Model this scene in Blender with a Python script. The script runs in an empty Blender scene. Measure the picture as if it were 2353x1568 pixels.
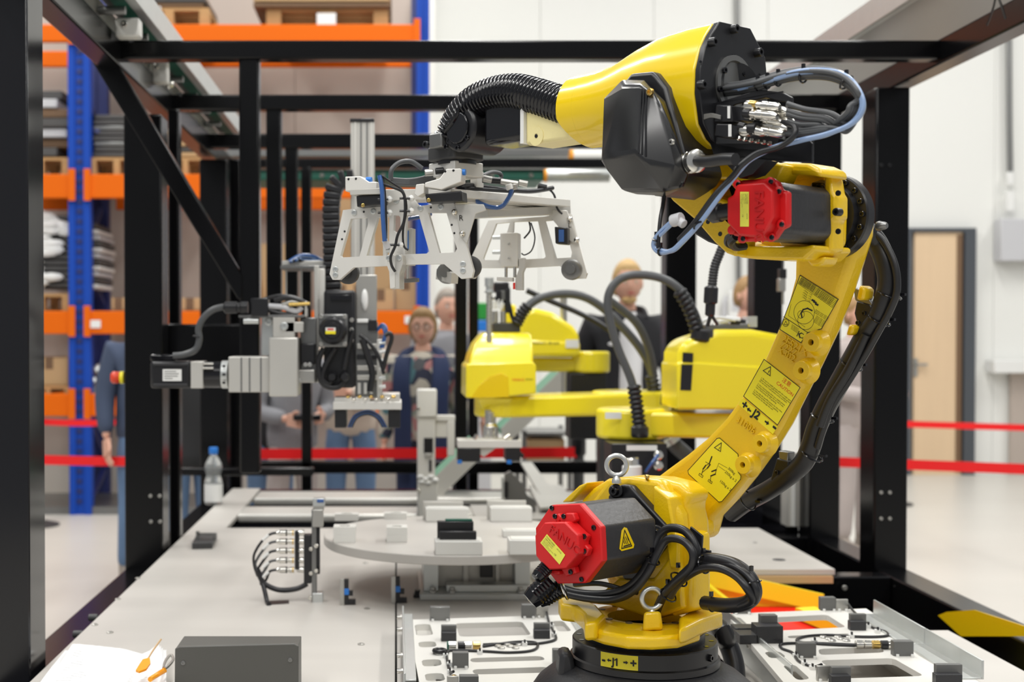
import bpy, bmesh, math, random
from mathutils import Vector, Matrix
from mathutils.geometry import tessellate_polygon
V = Vector
PI = math.pi
R = math.radians
random.seed(7)
S = bpy.context.scene
COL = S.collection

# ------------------------------------------------------------------ camera
F = 3000.0                      # focal length in pixels of the 2353 px frame
HX, HY = 910.0, 765.0           # vanishing point of the machine's length direction
ZC = 1.4                        # eye height
TH = R(1.0)                     # slight downward pitch
PY0 = HY + F * math.tan(TH)
cam_d = bpy.data.cameras.new('camera')
cam = bpy.data.objects.new('camera', cam_d)
COL.objects.link(cam)
S.camera = cam
cam.location = (0, 0, ZC)
cam.rotation_euler = (PI / 2 - TH, 0, 0)
cam_d.sensor_width = 36.0
cam_d.lens = F / 2353.0 * 36.0
cam_d.shift_x = (1176.5 - HX) / 2353.0
cam_d.shift_y = (PY0 - 784.0) / 2353.0
cam_d.clip_start = 0.05
cam_d.clip_end = 100
cam_d.dof.use_dof = True
cam_d.dof.focus_distance = 2.12
cam_d.dof.aperture_fstop = 4.6

# ------------------------------------------------------------------ light
S.view_settings.view_transform = 'Standard'
S.view_settings.look = 'None'
S.view_settings.gamma = 1.0
S.view_settings.use_curve_mapping = False
S.view_settings.exposure = 0.0
w = bpy.data.worlds.new('hall_light')
S.world = w
w.use_nodes = True
w.node_tree.nodes['Background'].inputs[0].default_value = (0.93, 0.96, 1.0, 1)
w.node_tree.nodes['Background'].inputs[1].default_value = 0.33

def area(loc, sx, sy, power, rot=(0, 0, 0), col=(1, 0.985, 0.95)):
    l = bpy.data.lights.new('ceiling_lamp', 'AREA')
    l.shape = 'RECTANGLE'
    l.size = sx
    l.size_y = sy
    l.energy = power
    l.color = col
    o = bpy.data.objects.new('ceiling_lamp', l)
    o.location = loc
    o.rotation_euler = rot
    COL.objects.link(o)

for lx in (-3.4, 0.4, 4.2):
    for ly in (-2.2, 1.8, 5.6):
        area((lx, ly, 6.4), 0.5, 3.0, 110)
for lx in (-3.4, 0.4, 4.2, 8.0):
    area((lx, 9.3, 6.4), 0.5, 3.0, 130)
area((-1.5, -1.0, 5.2), 3.0, 2.0, 60, (R(28), 0, R(-20)))

# ------------------------------------------------------------------ projection helpers (pixel -> real point at a real depth)
def ray(px, py):
    x = (px - HX) / F
    y = (PY0 - py) / F
    c, s = math.cos(TH), math.sin(TH)
    return V((x, c + y * s, -s + y * c))

def P(px, py, Y):
    d = ray(px, py)
    return V((0, 0, ZC)) + d * (Y / d.y)

def PZ(px, py, Z):
    d = ray(px, py)
    return V((0, 0, ZC)) + d * ((Z - ZC) / d.z)

class Plane:
    def __init__(s, px, py, Y, n, off=0.0):
        s.n = V(n).normalized()
        s.o = P(px, py, Y) + s.n * off
    def at(s, px, py, off=0.0):
        d = ray(px, py)
        o = s.o + s.n * off
        c = V((0, 0, ZC))
        return c + d * ((o - c).dot(s.n) / d.dot(s.n))
    def poly(s, pts, off=0.0):
        return [s.at(x, y, off) for x, y in pts]
    def moved(s, off):
        q = Plane.__new__(Plane)
        q.n = s.n
        q.o = s.o + s.n * off
        return q

# ------------------------------------------------------------------ materials
MATS = {}
def mat(name, col, rough=0.5, metal=0.0, coat=0.0, bump=0.0, bscale=200.0, spec=0.5, var=0.0, vscale=3.0,
        stretch=None, trans=0.0, emit=None, alpha=1.0):
    m = bpy.data.materials.new(name)
    m.use_nodes = True
    nt = m.node_tree
    b = nt.nodes['Principled BSDF']
    b.inputs['Base Color'].default_value = (*col, 1)
    b.inputs['Roughness'].default_value = rough
    b.inputs['Metallic'].default_value = metal
    b.inputs['Specular IOR Level'].default_value = spec
    if coat:
        b.inputs['Coat Weight'].default_value = coat
        b.inputs['Coat Roughness'].default_value = 0.08
    if trans:
        b.inputs['Transmission Weight'].default_value = trans
        b.inputs['IOR'].default_value = 1.35
    if alpha < 1:
        b.inputs['Alpha'].default_value = alpha
    if emit:
        b.inputs['Emission Color'].default_value = (*emit[0], 1)
        b.inputs['Emission Strength'].default_value = emit[1]
    def mapped(scale, st):
        tc = nt.nodes.new('ShaderNodeTexCoord')
        mp = nt.nodes.new('ShaderNodeMapping')
        if st:
            mp.inputs['Scale'].default_value = st
        nz = nt.nodes.new('ShaderNodeTexNoise')
        nz.inputs['Scale'].default_value = scale
        nz.inputs['Detail'].default_value = 4
        nt.links.new(tc.outputs['Object'], mp.inputs['Vector'])
        nt.links.new(mp.outputs['Vector'], nz.inputs['Vector'])
        return nz
    if var:
        nz = mapped(vscale, stretch)
        mx = nt.nodes.new('ShaderNodeMixRGB')
        mx.inputs[1].default_value = (*[c * (1 - var) for c in col], 1)
        mx.inputs[2].default_value = (*[min(1, c * (1 + var)) for c in col], 1)
        nt.links.new(nz.outputs['Fac'], mx.inputs[0])
        nt.links.new(mx.outputs[0], b.inputs['Base Color'])
    if bump:
        nz = mapped(bscale, stretch if not var else None)
        bp = nt.nodes.new('ShaderNodeBump')
        bp.inputs['Strength'].default_value = bump
        bp.inputs['Distance'].default_value = 0.002
        nt.links.new(nz.outputs['Fac'], bp.inputs['Height'])
        nt.links.new(bp.outputs['Normal'], b.inputs['Normal'])
    MATS[name] = m
    return m

yellow = mat('yellow_cast', (0.84, 0.54, 0.003), 0.34, coat=0.3, bump=0.25, bscale=260)
yellow_smooth = mat('reflection_yellow', (0.86, 0.60, 0.005), 0.25, coat=0.5)
yellow_lemon = mat('yellow_scara', (0.95, 0.78, 0.02), 0.28, coat=0.5)
yellow_label = mat('yellow_label', (0.93, 0.80, 0.02), 0.4)
cream_film = mat('cream_film', (0.86, 0.76, 0.38), 0.35, bump=0.5, bscale=60)
black_satin = mat('black_satin', (0.012, 0.012, 0.014), 0.34, spec=0.5)
black_gloss = mat('black_gloss', (0.006, 0.006, 0.008), 0.14, spec=0.5)
cover_black = mat('cover_black', (0.011, 0.011, 0.012), 0.24, spec=0.7)
frame_black = mat('frame_black', (0.003, 0.003, 0.0035), 0.20, spec=0.26)
black_cast = mat('black_cast', (0.030, 0.030, 0.033), 0.42, bump=0.35, bscale=120)
rubber = mat('black_rubber', (0.013, 0.013, 0.015), 0.38)
rubber_grey = mat('grey_rubber', (0.075, 0.078, 0.082), 0.42)
dark_grey = mat('dark_grey', (0.045, 0.045, 0.046), 0.5)
box_grey = mat('box_grey', (0.085, 0.083, 0.075), 0.45)
red_plastic = mat('red_plastic', (0.62, 0.006, 0.008), 0.42, bump=0.1, bscale=700)
red_deep = mat('red_emboss', (0.50, 0.006, 0.008), 0.45)
alu = mat('aluminium', (0.60, 0.585, 0.545), 0.38, metal=0.35, var=0.03, vscale=6)
alu_white = mat('bead_aluminium', (0.72, 0.705, 0.665), 0.42, metal=0.2, bump=0.06, bscale=500)
alu_dark = mat('steel_grey', (0.22, 0.22, 0.215), 0.32, metal=0.7)
steel = mat('bright_steel', (0.75, 0.73, 0.68), 0.2, metal=1.0, var=0.05, vscale=80)
steel_dull = mat('dull_steel', (0.50, 0.49, 0.46), 0.38, metal=0.9)
zinc = mat('zinc', (0.62, 0.64, 0.63), 0.35, metal=0.75, var=0.06, vscale=25)
brass = mat('brass', (0.72, 0.50, 0.16), 0.25, metal=1.0)
table_grey = mat('table_plate', (0.50, 0.475, 0.44), 0.45, var=0.12, vscale=2.2, stretch=(0.35, 3.0, 1))
plate_white = mat('fixture_plate', (0.76, 0.745, 0.70), 0.42, var=0.02, vscale=4)
white_block = mat('white_block', (0.70, 0.69, 0.65), 0.45)
block_grey = mat('clamp_grey', (0.14, 0.14, 0.135), 0.5)
clear = mat('clear_plastic', (0.75, 0.78, 0.78), 0.08, trans=0.75)
clear_thin = mat('clear_film', (0.8, 0.82, 0.82), 0.15, alpha=0.35)
blue_hose = mat('blue_hose', (0.035, 0.10, 0.30), 0.15, coat=0.5)
blue_clear = mat('pale_blue_hose', (0.24, 0.34, 0.54), 0.12, coat=0.6)
blue_plastic = mat('blue_plastic', (0.02, 0.18, 0.60), 0.35)
white_plastic = mat('white_plastic', (0.80, 0.80, 0.78), 0.4)
paper = mat('paper', (0.80, 0.80, 0.80), 0.7, bump=0.1, bscale=30)
print_grey = mat('print_grey', (0.35, 0.36, 0.38), 0.7)
black_ink = mat('black_ink', (0.012, 0.012, 0.010), 0.5)
red_ink = mat('red_ink', (0.72, 0.02, 0.01), 0.5)
orange_tie = mat('orange_plastic', (0.85, 0.33, 0.01), 0.4)
rack_blue = mat('rack_blue', (0.006, 0.06, 0.40), 0.55, spec=0.25)
rack_blue_dark = mat('rack_blue_dark', (0.012, 0.022, 0.13), 0.5)
rack_orange = mat('rack_orange', (0.76, 0.135, 0.0), 0.6, spec=0.2)
wood = mat('pallet_wood', (0.46, 0.27, 0.11), 0.7, var=0.25, vscale=8, stretch=(0.6, 6, 6))
card = mat('cardboard', (0.50, 0.33, 0.17), 0.8, var=0.06)
card_dark = mat('dark_cardboard', (0.17, 0.10, 0.055), 0.8)
sheet_grey = mat('packed_grey', (0.075, 0.072, 0.07), 0.6)
green_belt = mat('green_belt', (0.004, 0.10, 0.065), 0.5)
green_pale = mat('pale_green_belt', (0.22, 0.48, 0.33), 0.5)
tape_red = mat('barrier_red', (0.85, 0.004, 0.006), 0.5)
wall_white = mat('wall_panel_white', (0.80, 0.80, 0.765), 0.5, var=0.015, vscale=0.5)
wall_taupe = mat('wall_panel_taupe', (0.46, 0.39, 0.34), 0.6, var=0.04, vscale=0.4)
wall_low = mat('wall_low_grey', (0.62, 0.58, 0.52), 0.6)
floor_m = mat('hall_floor', (0.60, 0.575, 0.525), 0.34, var=0.06, vscale=1.3, stretch=(0.5, 1.6, 1))
door_wood = mat('door_wood', (0.72, 0.53, 0.34), 0.5, var=0.07, vscale=3, stretch=(5, 1, 0.35))
door_frame_m = mat('door_frame_grey', (0.07, 0.078, 0.09), 0.45)
grey_box = mat('switch_grey', (0.56, 0.56, 0.58), 0.4)
skin_m = mat('skin', (0.72, 0.40, 0.29), 0.5)
hair_blond = mat('hair_blond', (0.58, 0.38, 0.16), 0.6, bump=0.6, bscale=40)
hair_brown = mat('hair_light_brown', (0.34, 0.20, 0.08), 0.6, bump=0.6, bscale=40)
hair_grey = mat('hair_grey', (0.30, 0.26, 0.22), 0.6, bump=0.6, bscale=40)
jeans = mat('denim', (0.12, 0.20, 0.34), 0.85, var=0.25, vscale=5)
navy = mat('navy_cloth', (0.018, 0.030, 0.085), 0.85, var=0.2, vscale=7)
slate = mat('slate_blue_cloth', (0.055, 0.075, 0.13), 0.85, var=0.15, vscale=6)
black_cloth = mat('black_cloth', (0.012, 0.012, 0.015), 0.8)
charcoal = mat('charcoal_cloth', (0.028, 0.028, 0.030), 0.8)
white_cloth = mat('white_cloth', (0.74, 0.73, 0.74), 0.85)
grey_cloth = mat('grey_cloth', (0.27, 0.27, 0.29), 0.9, var=0.2, vscale=9)
beige_cloth = mat('beige_cloth', (0.60, 0.50, 0.42), 0.9, var=0.08, vscale=6)
taupe_cloth = mat('taupe_cloth', (0.47, 0.41, 0.39), 0.9, var=0.12, vscale=5)
shoe_m = mat('shoe_taupe', (0.33, 0.28, 0.24), 0.7)
shoe_dark = mat('shoe_dark', (0.03, 0.03, 0.03), 0.6)
lip_m = mat('lips', (0.50, 0.13, 0.11), 0.5)

def floral_mat():
    m = bpy.data.materials.new('floral_blouse')
    m.use_nodes = True
    nt = m.node_tree
    b = nt.nodes['Principled BSDF']
    tc = nt.nodes.new('ShaderNodeTexCoord')
    vo = nt.nodes.new('ShaderNodeTexVoronoi')
    vo.inputs['Scale'].default_value = 16
    rp = nt.nodes.new('ShaderNodeValToRGB')
    rp.color_ramp.interpolation = 'CONSTANT'
    cols = [(0.035, 0.04, 0.07), (0.33, 0.36, 0.30), (0.55, 0.25, 0.24), (0.12, 0.12, 0.13), (0.55, 0.50, 0.42), (0.10, 0.22, 0.25)]
    e = rp.color_ramp.elements
    e[0].color = (*cols[0], 1)
    e[1].position = 0.95
    e[1].color = (*cols[5], 1)
    for i in range(1, 5):
        k = e.new(i * 0.17)
        k.color = (*cols[i], 1)
    sp = nt.nodes.new('ShaderNodeSeparateColor')
    nt.links.new(tc.outputs['Object'], vo.inputs['Vector'])
    nt.links.new(vo.outputs['Color'], sp.inputs[0])
    nt.links.new(sp.outputs[0], rp.inputs[0])
    nt.links.new(rp.outputs[0], b.inputs['Base Color'])
    b.inputs['Roughness'].default_value = 0.8
    return m
floral = floral_mat()

# ------------------------------------------------------------------ mesh builder
def basis(axis):
    z = V(axis).normalized()
    t = V((0, 0, 1)) if abs(z.z) < 0.9 else V((1, 0, 0))
    x = t.cross(z).normalized()
    return x, z.cross(x), z

def smooth_path(pts, k=6):
    pts = [V(p) for p in pts]
    if len(pts) < 3:
        return pts
    out = []
    for i in range(len(pts) - 1):
        p0 = pts[max(i - 1, 0)]
        p1 = pts[i]
        p2 = pts[i + 1]
        p3 = pts[min(i + 2, len(pts) - 1)]
        for j in range(k):
            t = j / k
            out.append(0.5 * ((2 * p1) + (p2 - p0) * t + (2 * p0 - 5 * p1 + 4 * p2 - p3) * t * t + (3 * p1 - p0 - 3 * p2 + p3) * t ** 3))
    out.append(pts[-1])
    return out

WL = {}      # world location of each thing's origin

class MB:
    def __init__(s):
        s.v = []
        s.f = []
        s.m = []
    def add(s, vs, fs, mi=0):
        n = len(s.v)
        s.v += [V(p) for p in vs]
        s.f += [[i + n for i in f] for f in fs]
        s.m += [mi] * len(fs)
        return s
    def hexa(s, p, mi=0):            # 8 points: bottom ring 0-3, top ring 4-7
        return s.add(p, [(3, 2, 1, 0), (4, 5, 6, 7), (0, 1, 5, 4), (1, 2, 6, 5), (2, 3, 7, 6), (3, 0, 4, 7)], mi)
    def box(s, lo, hi, mi=0):
        x0, y0, z0 = lo
        x1, y1, z1 = hi
        return s.hexa([(x0, y0, z0), (x1, y0, z0), (x1, y1, z0), (x0, y1, z0), (x0, y0, z1), (x1, y0, z1), (x1, y1, z1), (x0, y1, z1)], mi)
    def obox(s, c, hx, hy, hz, mi=0):    # oriented box: centre and three half vectors
        c = V(c)
        pts = []
        for k in (-1, 1):
            for i, j in ((-1, -1), (1, -1), (1, 1), (-1, 1)):
                pts.append(c + hx * i + hy * j + hz * k)
        return s.hexa(pts, mi)
    def beam(s, a, b, w, h, up=(0, 0, 1), mi=0):
        a, b = V(a), V(b)
        d = (b - a)
        x = d.cross(V(up)).normalized()
        y = x.cross(d).normalized()
        return s.obox((a + b) / 2, x * w / 2, y * h / 2, d / 2, mi)
    def pbox(s, x0, y0, x1, y1, Y, dep, mi=0):
        a = P(x0, y1, Y)
        b = P(x1, y0, Y)
        return s.box((a.x, Y, a.z), (b.x, Y + dep, b.z), mi)
    def prism(s, poly, vec, holes=(), mi=0):
        poly = [V(p) for p in poly]
        vec = V(vec)
        loops = [poly] + [[V(p) for p in h] for h in holes]
        flat = [p for l in loops for p in l]
        tris = tessellate_polygon(loops)
        n = len(flat)
        nrm = V((0, 0, 0))
        for i in range(len(poly)):
            nrm += poly[i].cross(poly[(i + 1) % len(poly)])
        fs = []
        if not holes:
            # one n-gon per cap
            fs.append(list(range(len(poly))))
            fs.append([i + n for i in reversed(range(len(poly)))])
        else:
            for t in tris:
                a, b, c = (flat[i] for i in t)
                t = list(t)
                if (b - a).cross(c - a).dot(nrm) < 0:
                    t.reverse()
                fs.append(t)
                fs.append([i + n for i in reversed(t)])
        k = 0
        for l in loops:
            m = len(l)
            for i in range(m):
                a, b = k + i, k + (i + 1) % m
                fs.append([b, a, a + n, b + n])
            k += m
        s.add(flat + [p + vec for p in flat], fs, mi)
        return s
    def cyl(s, a, b, r, r2=None, n=20, mi=0, cap=True):
        a, b = V(a), V(b)
        r2 = r if r2 is None else r2
        x, y, z = basis(b - a)
        vs = []
        for q, rr in ((a, r), (b, r2)):
            for i in range(n):
                t = 2 * PI * i / n
                vs.append(q + x * (rr * math.cos(t)) + y * (rr * math.sin(t)))
        fs = [(i, (i + 1) % n, (i + 1) % n + n, i + n) for i in range(n)]
        if cap:
            fs += [list(reversed(range(n))), [i + n for i in range(n)]]
        return s.add(vs, fs, mi)
    def lathe(s, prof, o, axis, n=32, mi=0, xs=1.0):
        x, y, z = basis(axis)
        o = V(o)
        vs = []
        for r, h in prof:
            for i in range(n):
                t = 2 * PI * i / n
                vs.append(o + z * h + x * (r * math.cos(t) * xs) + y * (r * math.sin(t)))
        fs = []
        for k in range(len(prof) - 1):
            for i in range(n):
                j = (i + 1) % n
                fs.append((k * n + i, k * n + j, (k + 1) * n + j, (k + 1) * n + i))
        if prof[0][0] > 1e-6:
            fs.append(list(reversed(range(n))))
        if prof[-1][0] > 1e-6:
            m = (len(prof) - 1) * n
            fs.append([m + i for i in range(n)])
        return s.add(vs, fs, mi)
    def tube(s, pts, r, n=8, k=6, mi=0, rf=None, smooth=True):
        pts = smooth_path(pts, k) if smooth else [V(p) for p in pts]
        pts = [p for i, p in enumerate(pts) if i == 0 or (p - pts[i - 1]).length > 1e-6]
        rings = []
        t0 = (pts[1] - pts[0]).normalized()
        x, _, _ = basis(t0)
        L = len(pts)
        vs = []
        for i, p in enumerate(pts):
            t = (pts[min(i + 1, L - 1)] - pts[max(i - 1, 0)]).normalized()
            x = (x - t * x.dot(t)).normalized()
            y = t.cross(x)
            rr = rf(i / (L - 1)) if rf else r
            for j in range(n):
                a = 2 * PI * j / n
                vs.append(p + x * (rr * math.cos(a)) + y * (rr * math.sin(a)))
        fs = []
        for i in range(L - 1):
            for j in range(n):
                q = (j + 1) % n
                fs.append((i * n + j, i * n + q, (i + 1) * n + q, (i + 1) * n + j))
        fs.append(list(reversed(range(n))))
        fs.append([(L - 1) * n + j for j in range(n)])
        return s.add(vs, fs, mi)
    def corrugated(s, pts, r, pitch, depth=0.12, n=14, mi=0, k=14):
        q = smooth_path(pts, k)
        # resample by length with alternating radii
        cum = [0]
        for i in range(1, len(q)):
            cum.append(cum[-1] + (q[i] - q[i - 1]).length)
        L = cum[-1]
        m = max(8, int(L / pitch) * 3)
        out = []
        i = 0
        for j in range(m + 1):
            t = L * j / m
            while i < len(cum) - 2 and cum[i + 1] < t:
                i += 1
            u = (t - cum[i]) / max(1e-9, cum[i + 1] - cum[i])
            out.append(q[i].lerp(q[i + 1], min(1, max(0, u))))
        rr = [r * (1 - depth) if j % 3 == 0 else r for j in range(m + 1)]
        return s.tube(out, r, n=n, mi=mi, rf=lambda t: rr[min(m, int(round(t * m)))], smooth=False)
    def ball(s, c, r, sc=(1, 1, 1), n=14, mi=0, M=None):
        c = V(c)
        vs, fs = [], []
        h = n // 2
        for i in range(h + 1):
            ph = PI * i / h
            for j in range(n):
                t = 2 * PI * j / n
                p = V((r * sc[0] * math.sin(ph) * math.cos(t), r * sc[1] * math.sin(ph) * math.sin(t), r * sc[2] * math.cos(ph)))
                vs.append(c + (M @ p if M else p))
        for i in range(h):
            for j in range(n):
                q = (j + 1) % n
                fs.append((i * n + j, (i + 1) * n + j, (i + 1) * n + q, i * n + q))
        return s.add(vs, fs, mi)
    def hull(s, pts, mi=0):
        bm = bmesh.new()
        for p in pts:
            bm.verts.new(V(p))
        r = bmesh.ops.convex_hull(bm, input=bm.verts)
        bmesh.ops.delete(bm, geom=[g for g in r['geom_interior'] if isinstance(g, bmesh.types.BMVert)], context='VERTS')
        bmesh.ops.dissolve_limit(bm, angle_limit=R(4), verts=bm.verts, edges=bm.edges)
        bm.verts.index_update()
        s.add([v.co.copy() for v in bm.verts], [[v.index for v in f.verts] for f in bm.faces], mi)
        bm.free()
        return s
    def loft(s, rings, cap=True, mi=0):
        n = len(rings[0])
        vs = [p for r in rings for p in r]
        fs = []
        for k in range(len(rings) - 1):
            for i in range(n):
                j = (i + 1) % n
                fs.append((k * n + i, k * n + j, (k + 1) * n + j, (k + 1) * n + i))
        if cap:
            fs.append(list(reversed(range(n))))
            m = (len(rings) - 1) * n
            fs.append([m + i for i in range(n)])
        return s.add(vs, fs, mi)
    def torus(s, c, axis, Rr, r, n=28, m=10, mi=0):
        x, y, z = basis(axis)
        c = V(c)
        vs, fs = [], []
        for i in range(n):
            a = 2 * PI * i / n
            e = x * math.cos(a) + y * math.sin(a)
            for j in range(m):
                b = 2 * PI * j / m
                vs.append(c + e * (Rr + r * math.cos(b)) + z * (r * math.sin(b)))
        for i in range(n):
            for j in range(m):
                fs.append((i * m + j, ((i + 1) % n) * m + j, ((i + 1) % n) * m + (j + 1) % m, i * m + (j + 1) % m))
        return s.add(vs, fs, mi)
    def bolt(s, c, axis, r, h=None, mi=0, mi2=None):     # socket head screw
        h = h or r * 0.9
        z = V(axis).normalized()
        c = V(c)
        s.lathe([(r, 0), (r, h * 0.85), (r * 0.88, h), (r * 0.5, h), (r * 0.45, h * 0.45), (0.0, h * 0.45)], c, z, 12, mi)
        return s
    def text(s, body, o, xd, yd, size, depth=0.0004, mi=0, align='LEFT'):
        vs, fs = text_geo(body, align)
        xd = V(xd).normalized() * size
        yd = V(yd).normalized() * size
        z = xd.cross(yd).normalized()
        o = V(o)
        n = len(vs)
        front = [o + xd * p[0] + yd * p[1] + z * depth for p in vs]
        s.add(front, fs, mi)
        if depth > 0.0006:
            back = [o + xd * p[0] + yd * p[1] - z * 0.0002 for p in vs]
            edges = {}
            for f in fs:
                for i in range(len(f)):
                    a, b = f[i], f[(i + 1) % len(f)]
                    if (b, a) in edges:
                        del edges[(b, a)]
                    else:
                        edges[(a, b)] = 1
            s.add(front + back, [[b, a, a + n, b + n] for a, b in edges], mi)
        return s
    def line(s, a, b, w, nrm, lift=0.0004, mi=0):        # thin printed line lying on a surface
        a, b, nrm = V(a), V(b), V(nrm).normalized()
        d = (b - a).normalized()
        x = d.cross(nrm) * (w / 2)
        o = nrm * lift
        a, b = a - d * w / 2, b + d * w / 2
        return s.add([a - x + o, a + x + o, b + x + o, b - x + o], [(0, 1, 2, 3)], mi)
    def build(s, name, mats, parent=None, label=None, cat=None, group=None, kind=None, bevel=0.0, smooth=38, seg=2, fix=True):
        if not isinstance(mats, (list, tuple)):
            mats = [mats]
        if parent is None:
            xs = [p.x for p in s.v]
            ys = [p.y for p in s.v]
            zs = [p.z for p in s.v]
            org = V(((min(xs) + max(xs)) / 2, (min(ys) + max(ys)) / 2, min(zs)))
        else:
            org = WL[parent.name]
        me = bpy.data.meshes.new(name)
        me.from_pydata([p - org for p in s.v], [], s.f)
        for m_ in mats:
            me.materials.append(m_)
        me.polygons.foreach_set('material_index', s.m)
        if fix:
            bm = bmesh.new()
            bm.from_mesh(me)
            bmesh.ops.recalc_face_normals(bm, faces=bm.faces)
            bm.to_mesh(me)
            bm.free()
        me.update()
        if smooth:
            me.shade_smooth()
            me.set_sharp_from_angle(angle=R(smooth))
        o = bpy.data.objects.new(name, me)
        COL.objects.link(o)
        if parent is None:
            o.location = org
        else:
            o.parent = parent
        WL[o.name] = org
        if bevel:
            md = o.modifiers.new('bevel', 'BEVEL')
            md.width = bevel
            md.segments = seg
            md.limit_method = 'ANGLE'
            md.angle_limit = R(32)
            md.use_clamp_overlap = True
        if label:
            o['label'] = label
        if cat:
            o['category'] = cat
        if group:
            o['group'] = group
        if kind:
            o['kind'] = kind
        return o

_TG = {}
def text_geo(body, align='LEFT'):
    k = (body, align)
    if k not in _TG:
        cu = bpy.data.curves.new('t', 'FONT')
        cu.body = body
        cu.align_x = align
        cu.resolution_u = 2
        o = bpy.data.objects.new('t', cu)
        COL.objects.link(o)
        bpy.context.view_layer.update()
        me = o.evaluated_get(bpy.context.evaluated_depsgraph_get()).to_mesh()
        vs = [(v.co.x, v.co.y) for v in me.vertices]
        fs = [list(p.vertices) for p in me.polygons]
        _TG[k] = (vs, fs)
        bpy.data.objects.remove(o)
        bpy.data.curves.remove(cu)
    return _TG[k]

def thing(name, label, cat, loc, group=None, kind=None):
    o = bpy.data.objects.new(name, None)
    o.empty_display_size = 0.05
    COL.objects.link(o)
    o.location = loc
    WL[o.name] = V(loc)
    o['label'] = label
    o['category'] = cat
    if group:
        o['group'] = group
    if kind:
        o['kind'] = kind
    return o

def copy_tree(o, off=None, label=None, parent=None):
    c = o.copy()
    COL.objects.link(c)
    if parent is not None:
        c.parent = parent
    elif off is not None:
        c.location = V(o.location) + V(off)
    if label:
        c['label'] = label
    WL[c.name] = WL[o.name] + (V(off) if off is not None else V((0, 0, 0)))
    for ch in [x for x in COL.objects if x.parent == o]:
        copy_tree(ch, None, None, c)
    return c

# ================================================================== SETTING
def slab(name, lo, hi, m, **k):
    return MB().box(lo, hi).build(name, m, kind='structure', smooth=0, **k)

slab('floor', (-9, -4, -0.1), (13, 13.4, 0), floor_m)
# white sandwich panel wall, each panel a piece
wl = slab('wall_back', (0.28, 12.96, 0), (13, 13.1, 6.5), wall_white)
px_ = 0.30
first = None
while px_ < 12.8:
    if first is None:
        first = MB().box((px_, 12.90, 0.0), (px_ + 1.117, 12.96, 6.5)).build('wall_panel', wall_white, wl, bevel=0.003, smooth=0)
        fx = px_
    else:
        c = first.copy()
        COL.objects.link(c)
        c.location.x = px_ - fx
    px_ += 1.12
wt = slab('wall_left', (-9, 11.22, 0), (0.28, 11.4, 6.5), wall_taupe)
first = None
for i in range(8):
    if first is None:
        first = MB().box((-0.86, 11.17, 0.0), (0.257, 11.22, 6.5)).build('wall_panel', wall_taupe, wt, bevel=0.003, smooth=0)
    else:
        c = first.copy()
        COL.objects.link(c)
        c.location.x = -1.12 * i
slab('wall_side', (0.28, 11.4, 0), (0.34, 12.9, 6.5), wall_white)
slab('trim_1', (-9, 11.10, 0), (0.26, 11.17, 0.28), wall_low)

# door in the white wall
dY = 12.84
d1 = MB().pbox(2098, 528, 2212, 1092, dY, 0.05).build('door_1', door_wood, kind='structure', smooth=0)
fr = MB()
fr.pbox(2068, 524, 2244, 533, dY - 0.03, 0.09)
fr.pbox(2214, 533, 2244, 1098, dY - 0.03, 0.09)
fr.pbox(2068, 533, 2096, 1094, dY - 0.03, 0.09)
fr.build('door_frame', door_frame_m, d1, smooth=0)
hb = MB()
a = P(2103, 838, dY)
hb.box((a.x - 0.02, dY - 0.01, a.z - 0.12), (a.x + 0.02, dY, a.z + 0.06))
hb.cyl((a.x, dY, a.z), (a.x, dY - 0.05, a.z), 0.012)
hb.box((a.x - 0.01, dY - 0.06, a.z - 0.012), (a.x + 0.10, dY - 0.04, a.z + 0.012))
hb.build('door_handle', steel_dull, d1)
MB().pbox(2196, 540, 2212, 1085, dY - 0.012, 0.012).build('door_edge', card_dark, d1, smooth=0)

# wall services
cY = 12.84
t = MB().tube([P(2318, 60, cY), P(2319, 250, cY), P(2321, 400, cY)], 0.028, n=10)
t.build('wall_conduit', alu_dark, label='grey conduit on the white wall above the door side', cat='conduit')
t = thing('wall_switch', 'grey switch box on the wall at the right edge with conduit above', 'electrical box', P(2330, 600, cY))
MB().pbox(2300, 503, 2420, 600, cY - 0.12, 0.16).build('housing', grey_box, t, bevel=0.01)
MB().pbox(2316, 395, 2330, 425, cY - 0.05, 0.05).pbox(2314, 440, 2332, 485, cY - 0.07, 0.07).build('cable_gland', white_plastic, t, bevel=0.006)
t = MB().tube([P(1694, -60, cY), P(1695, 62, cY), P(1695, 300, cY), P(1697, 620, cY), P(1697, 650, cY)], 0.024, n=10)
t.build('wall_conduit', alu_dark, label='thin grey conduit on the back wall behind the robot head', cat='conduit')
t = MB().tube([P(1696, 650, cY), P(1690, 668, cY), P(1668, 690, cY), P(1665, 720, cY), P(1665, 840, cY)], 0.03, n=10)
t.build('wall_conduit', grey_box, label='bent pale pipe low on the wall left of the upper arm', cat='conduit')
t = thing('junction_box', 'white junction box on the back wall beside the bent pipe', 'electrical box', P(1690, 740, cY))
MB().pbox(1676, 668, 1705, 748, cY - 0.10, 0.10).build('housing', white_plastic, t, bevel=0.008)
MB().pbox(1681, 685, 1700, 715, cY - 0.106, 0.01).build('cover', grey_box, t, bevel=0.003)
sl = MB().pbox(2285, 828, 2500, 858, cY - 0.16, 0.2)
sl.build('wall_ledge', white_plastic, label='white ledge projecting from the wall right of the door', cat='ledge', bevel=0.008)
MB().pbox(2322, 858, 2500, 1094, cY - 0.02, 0.05).build('trim_2', wall_taupe, kind='structure')

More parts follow.
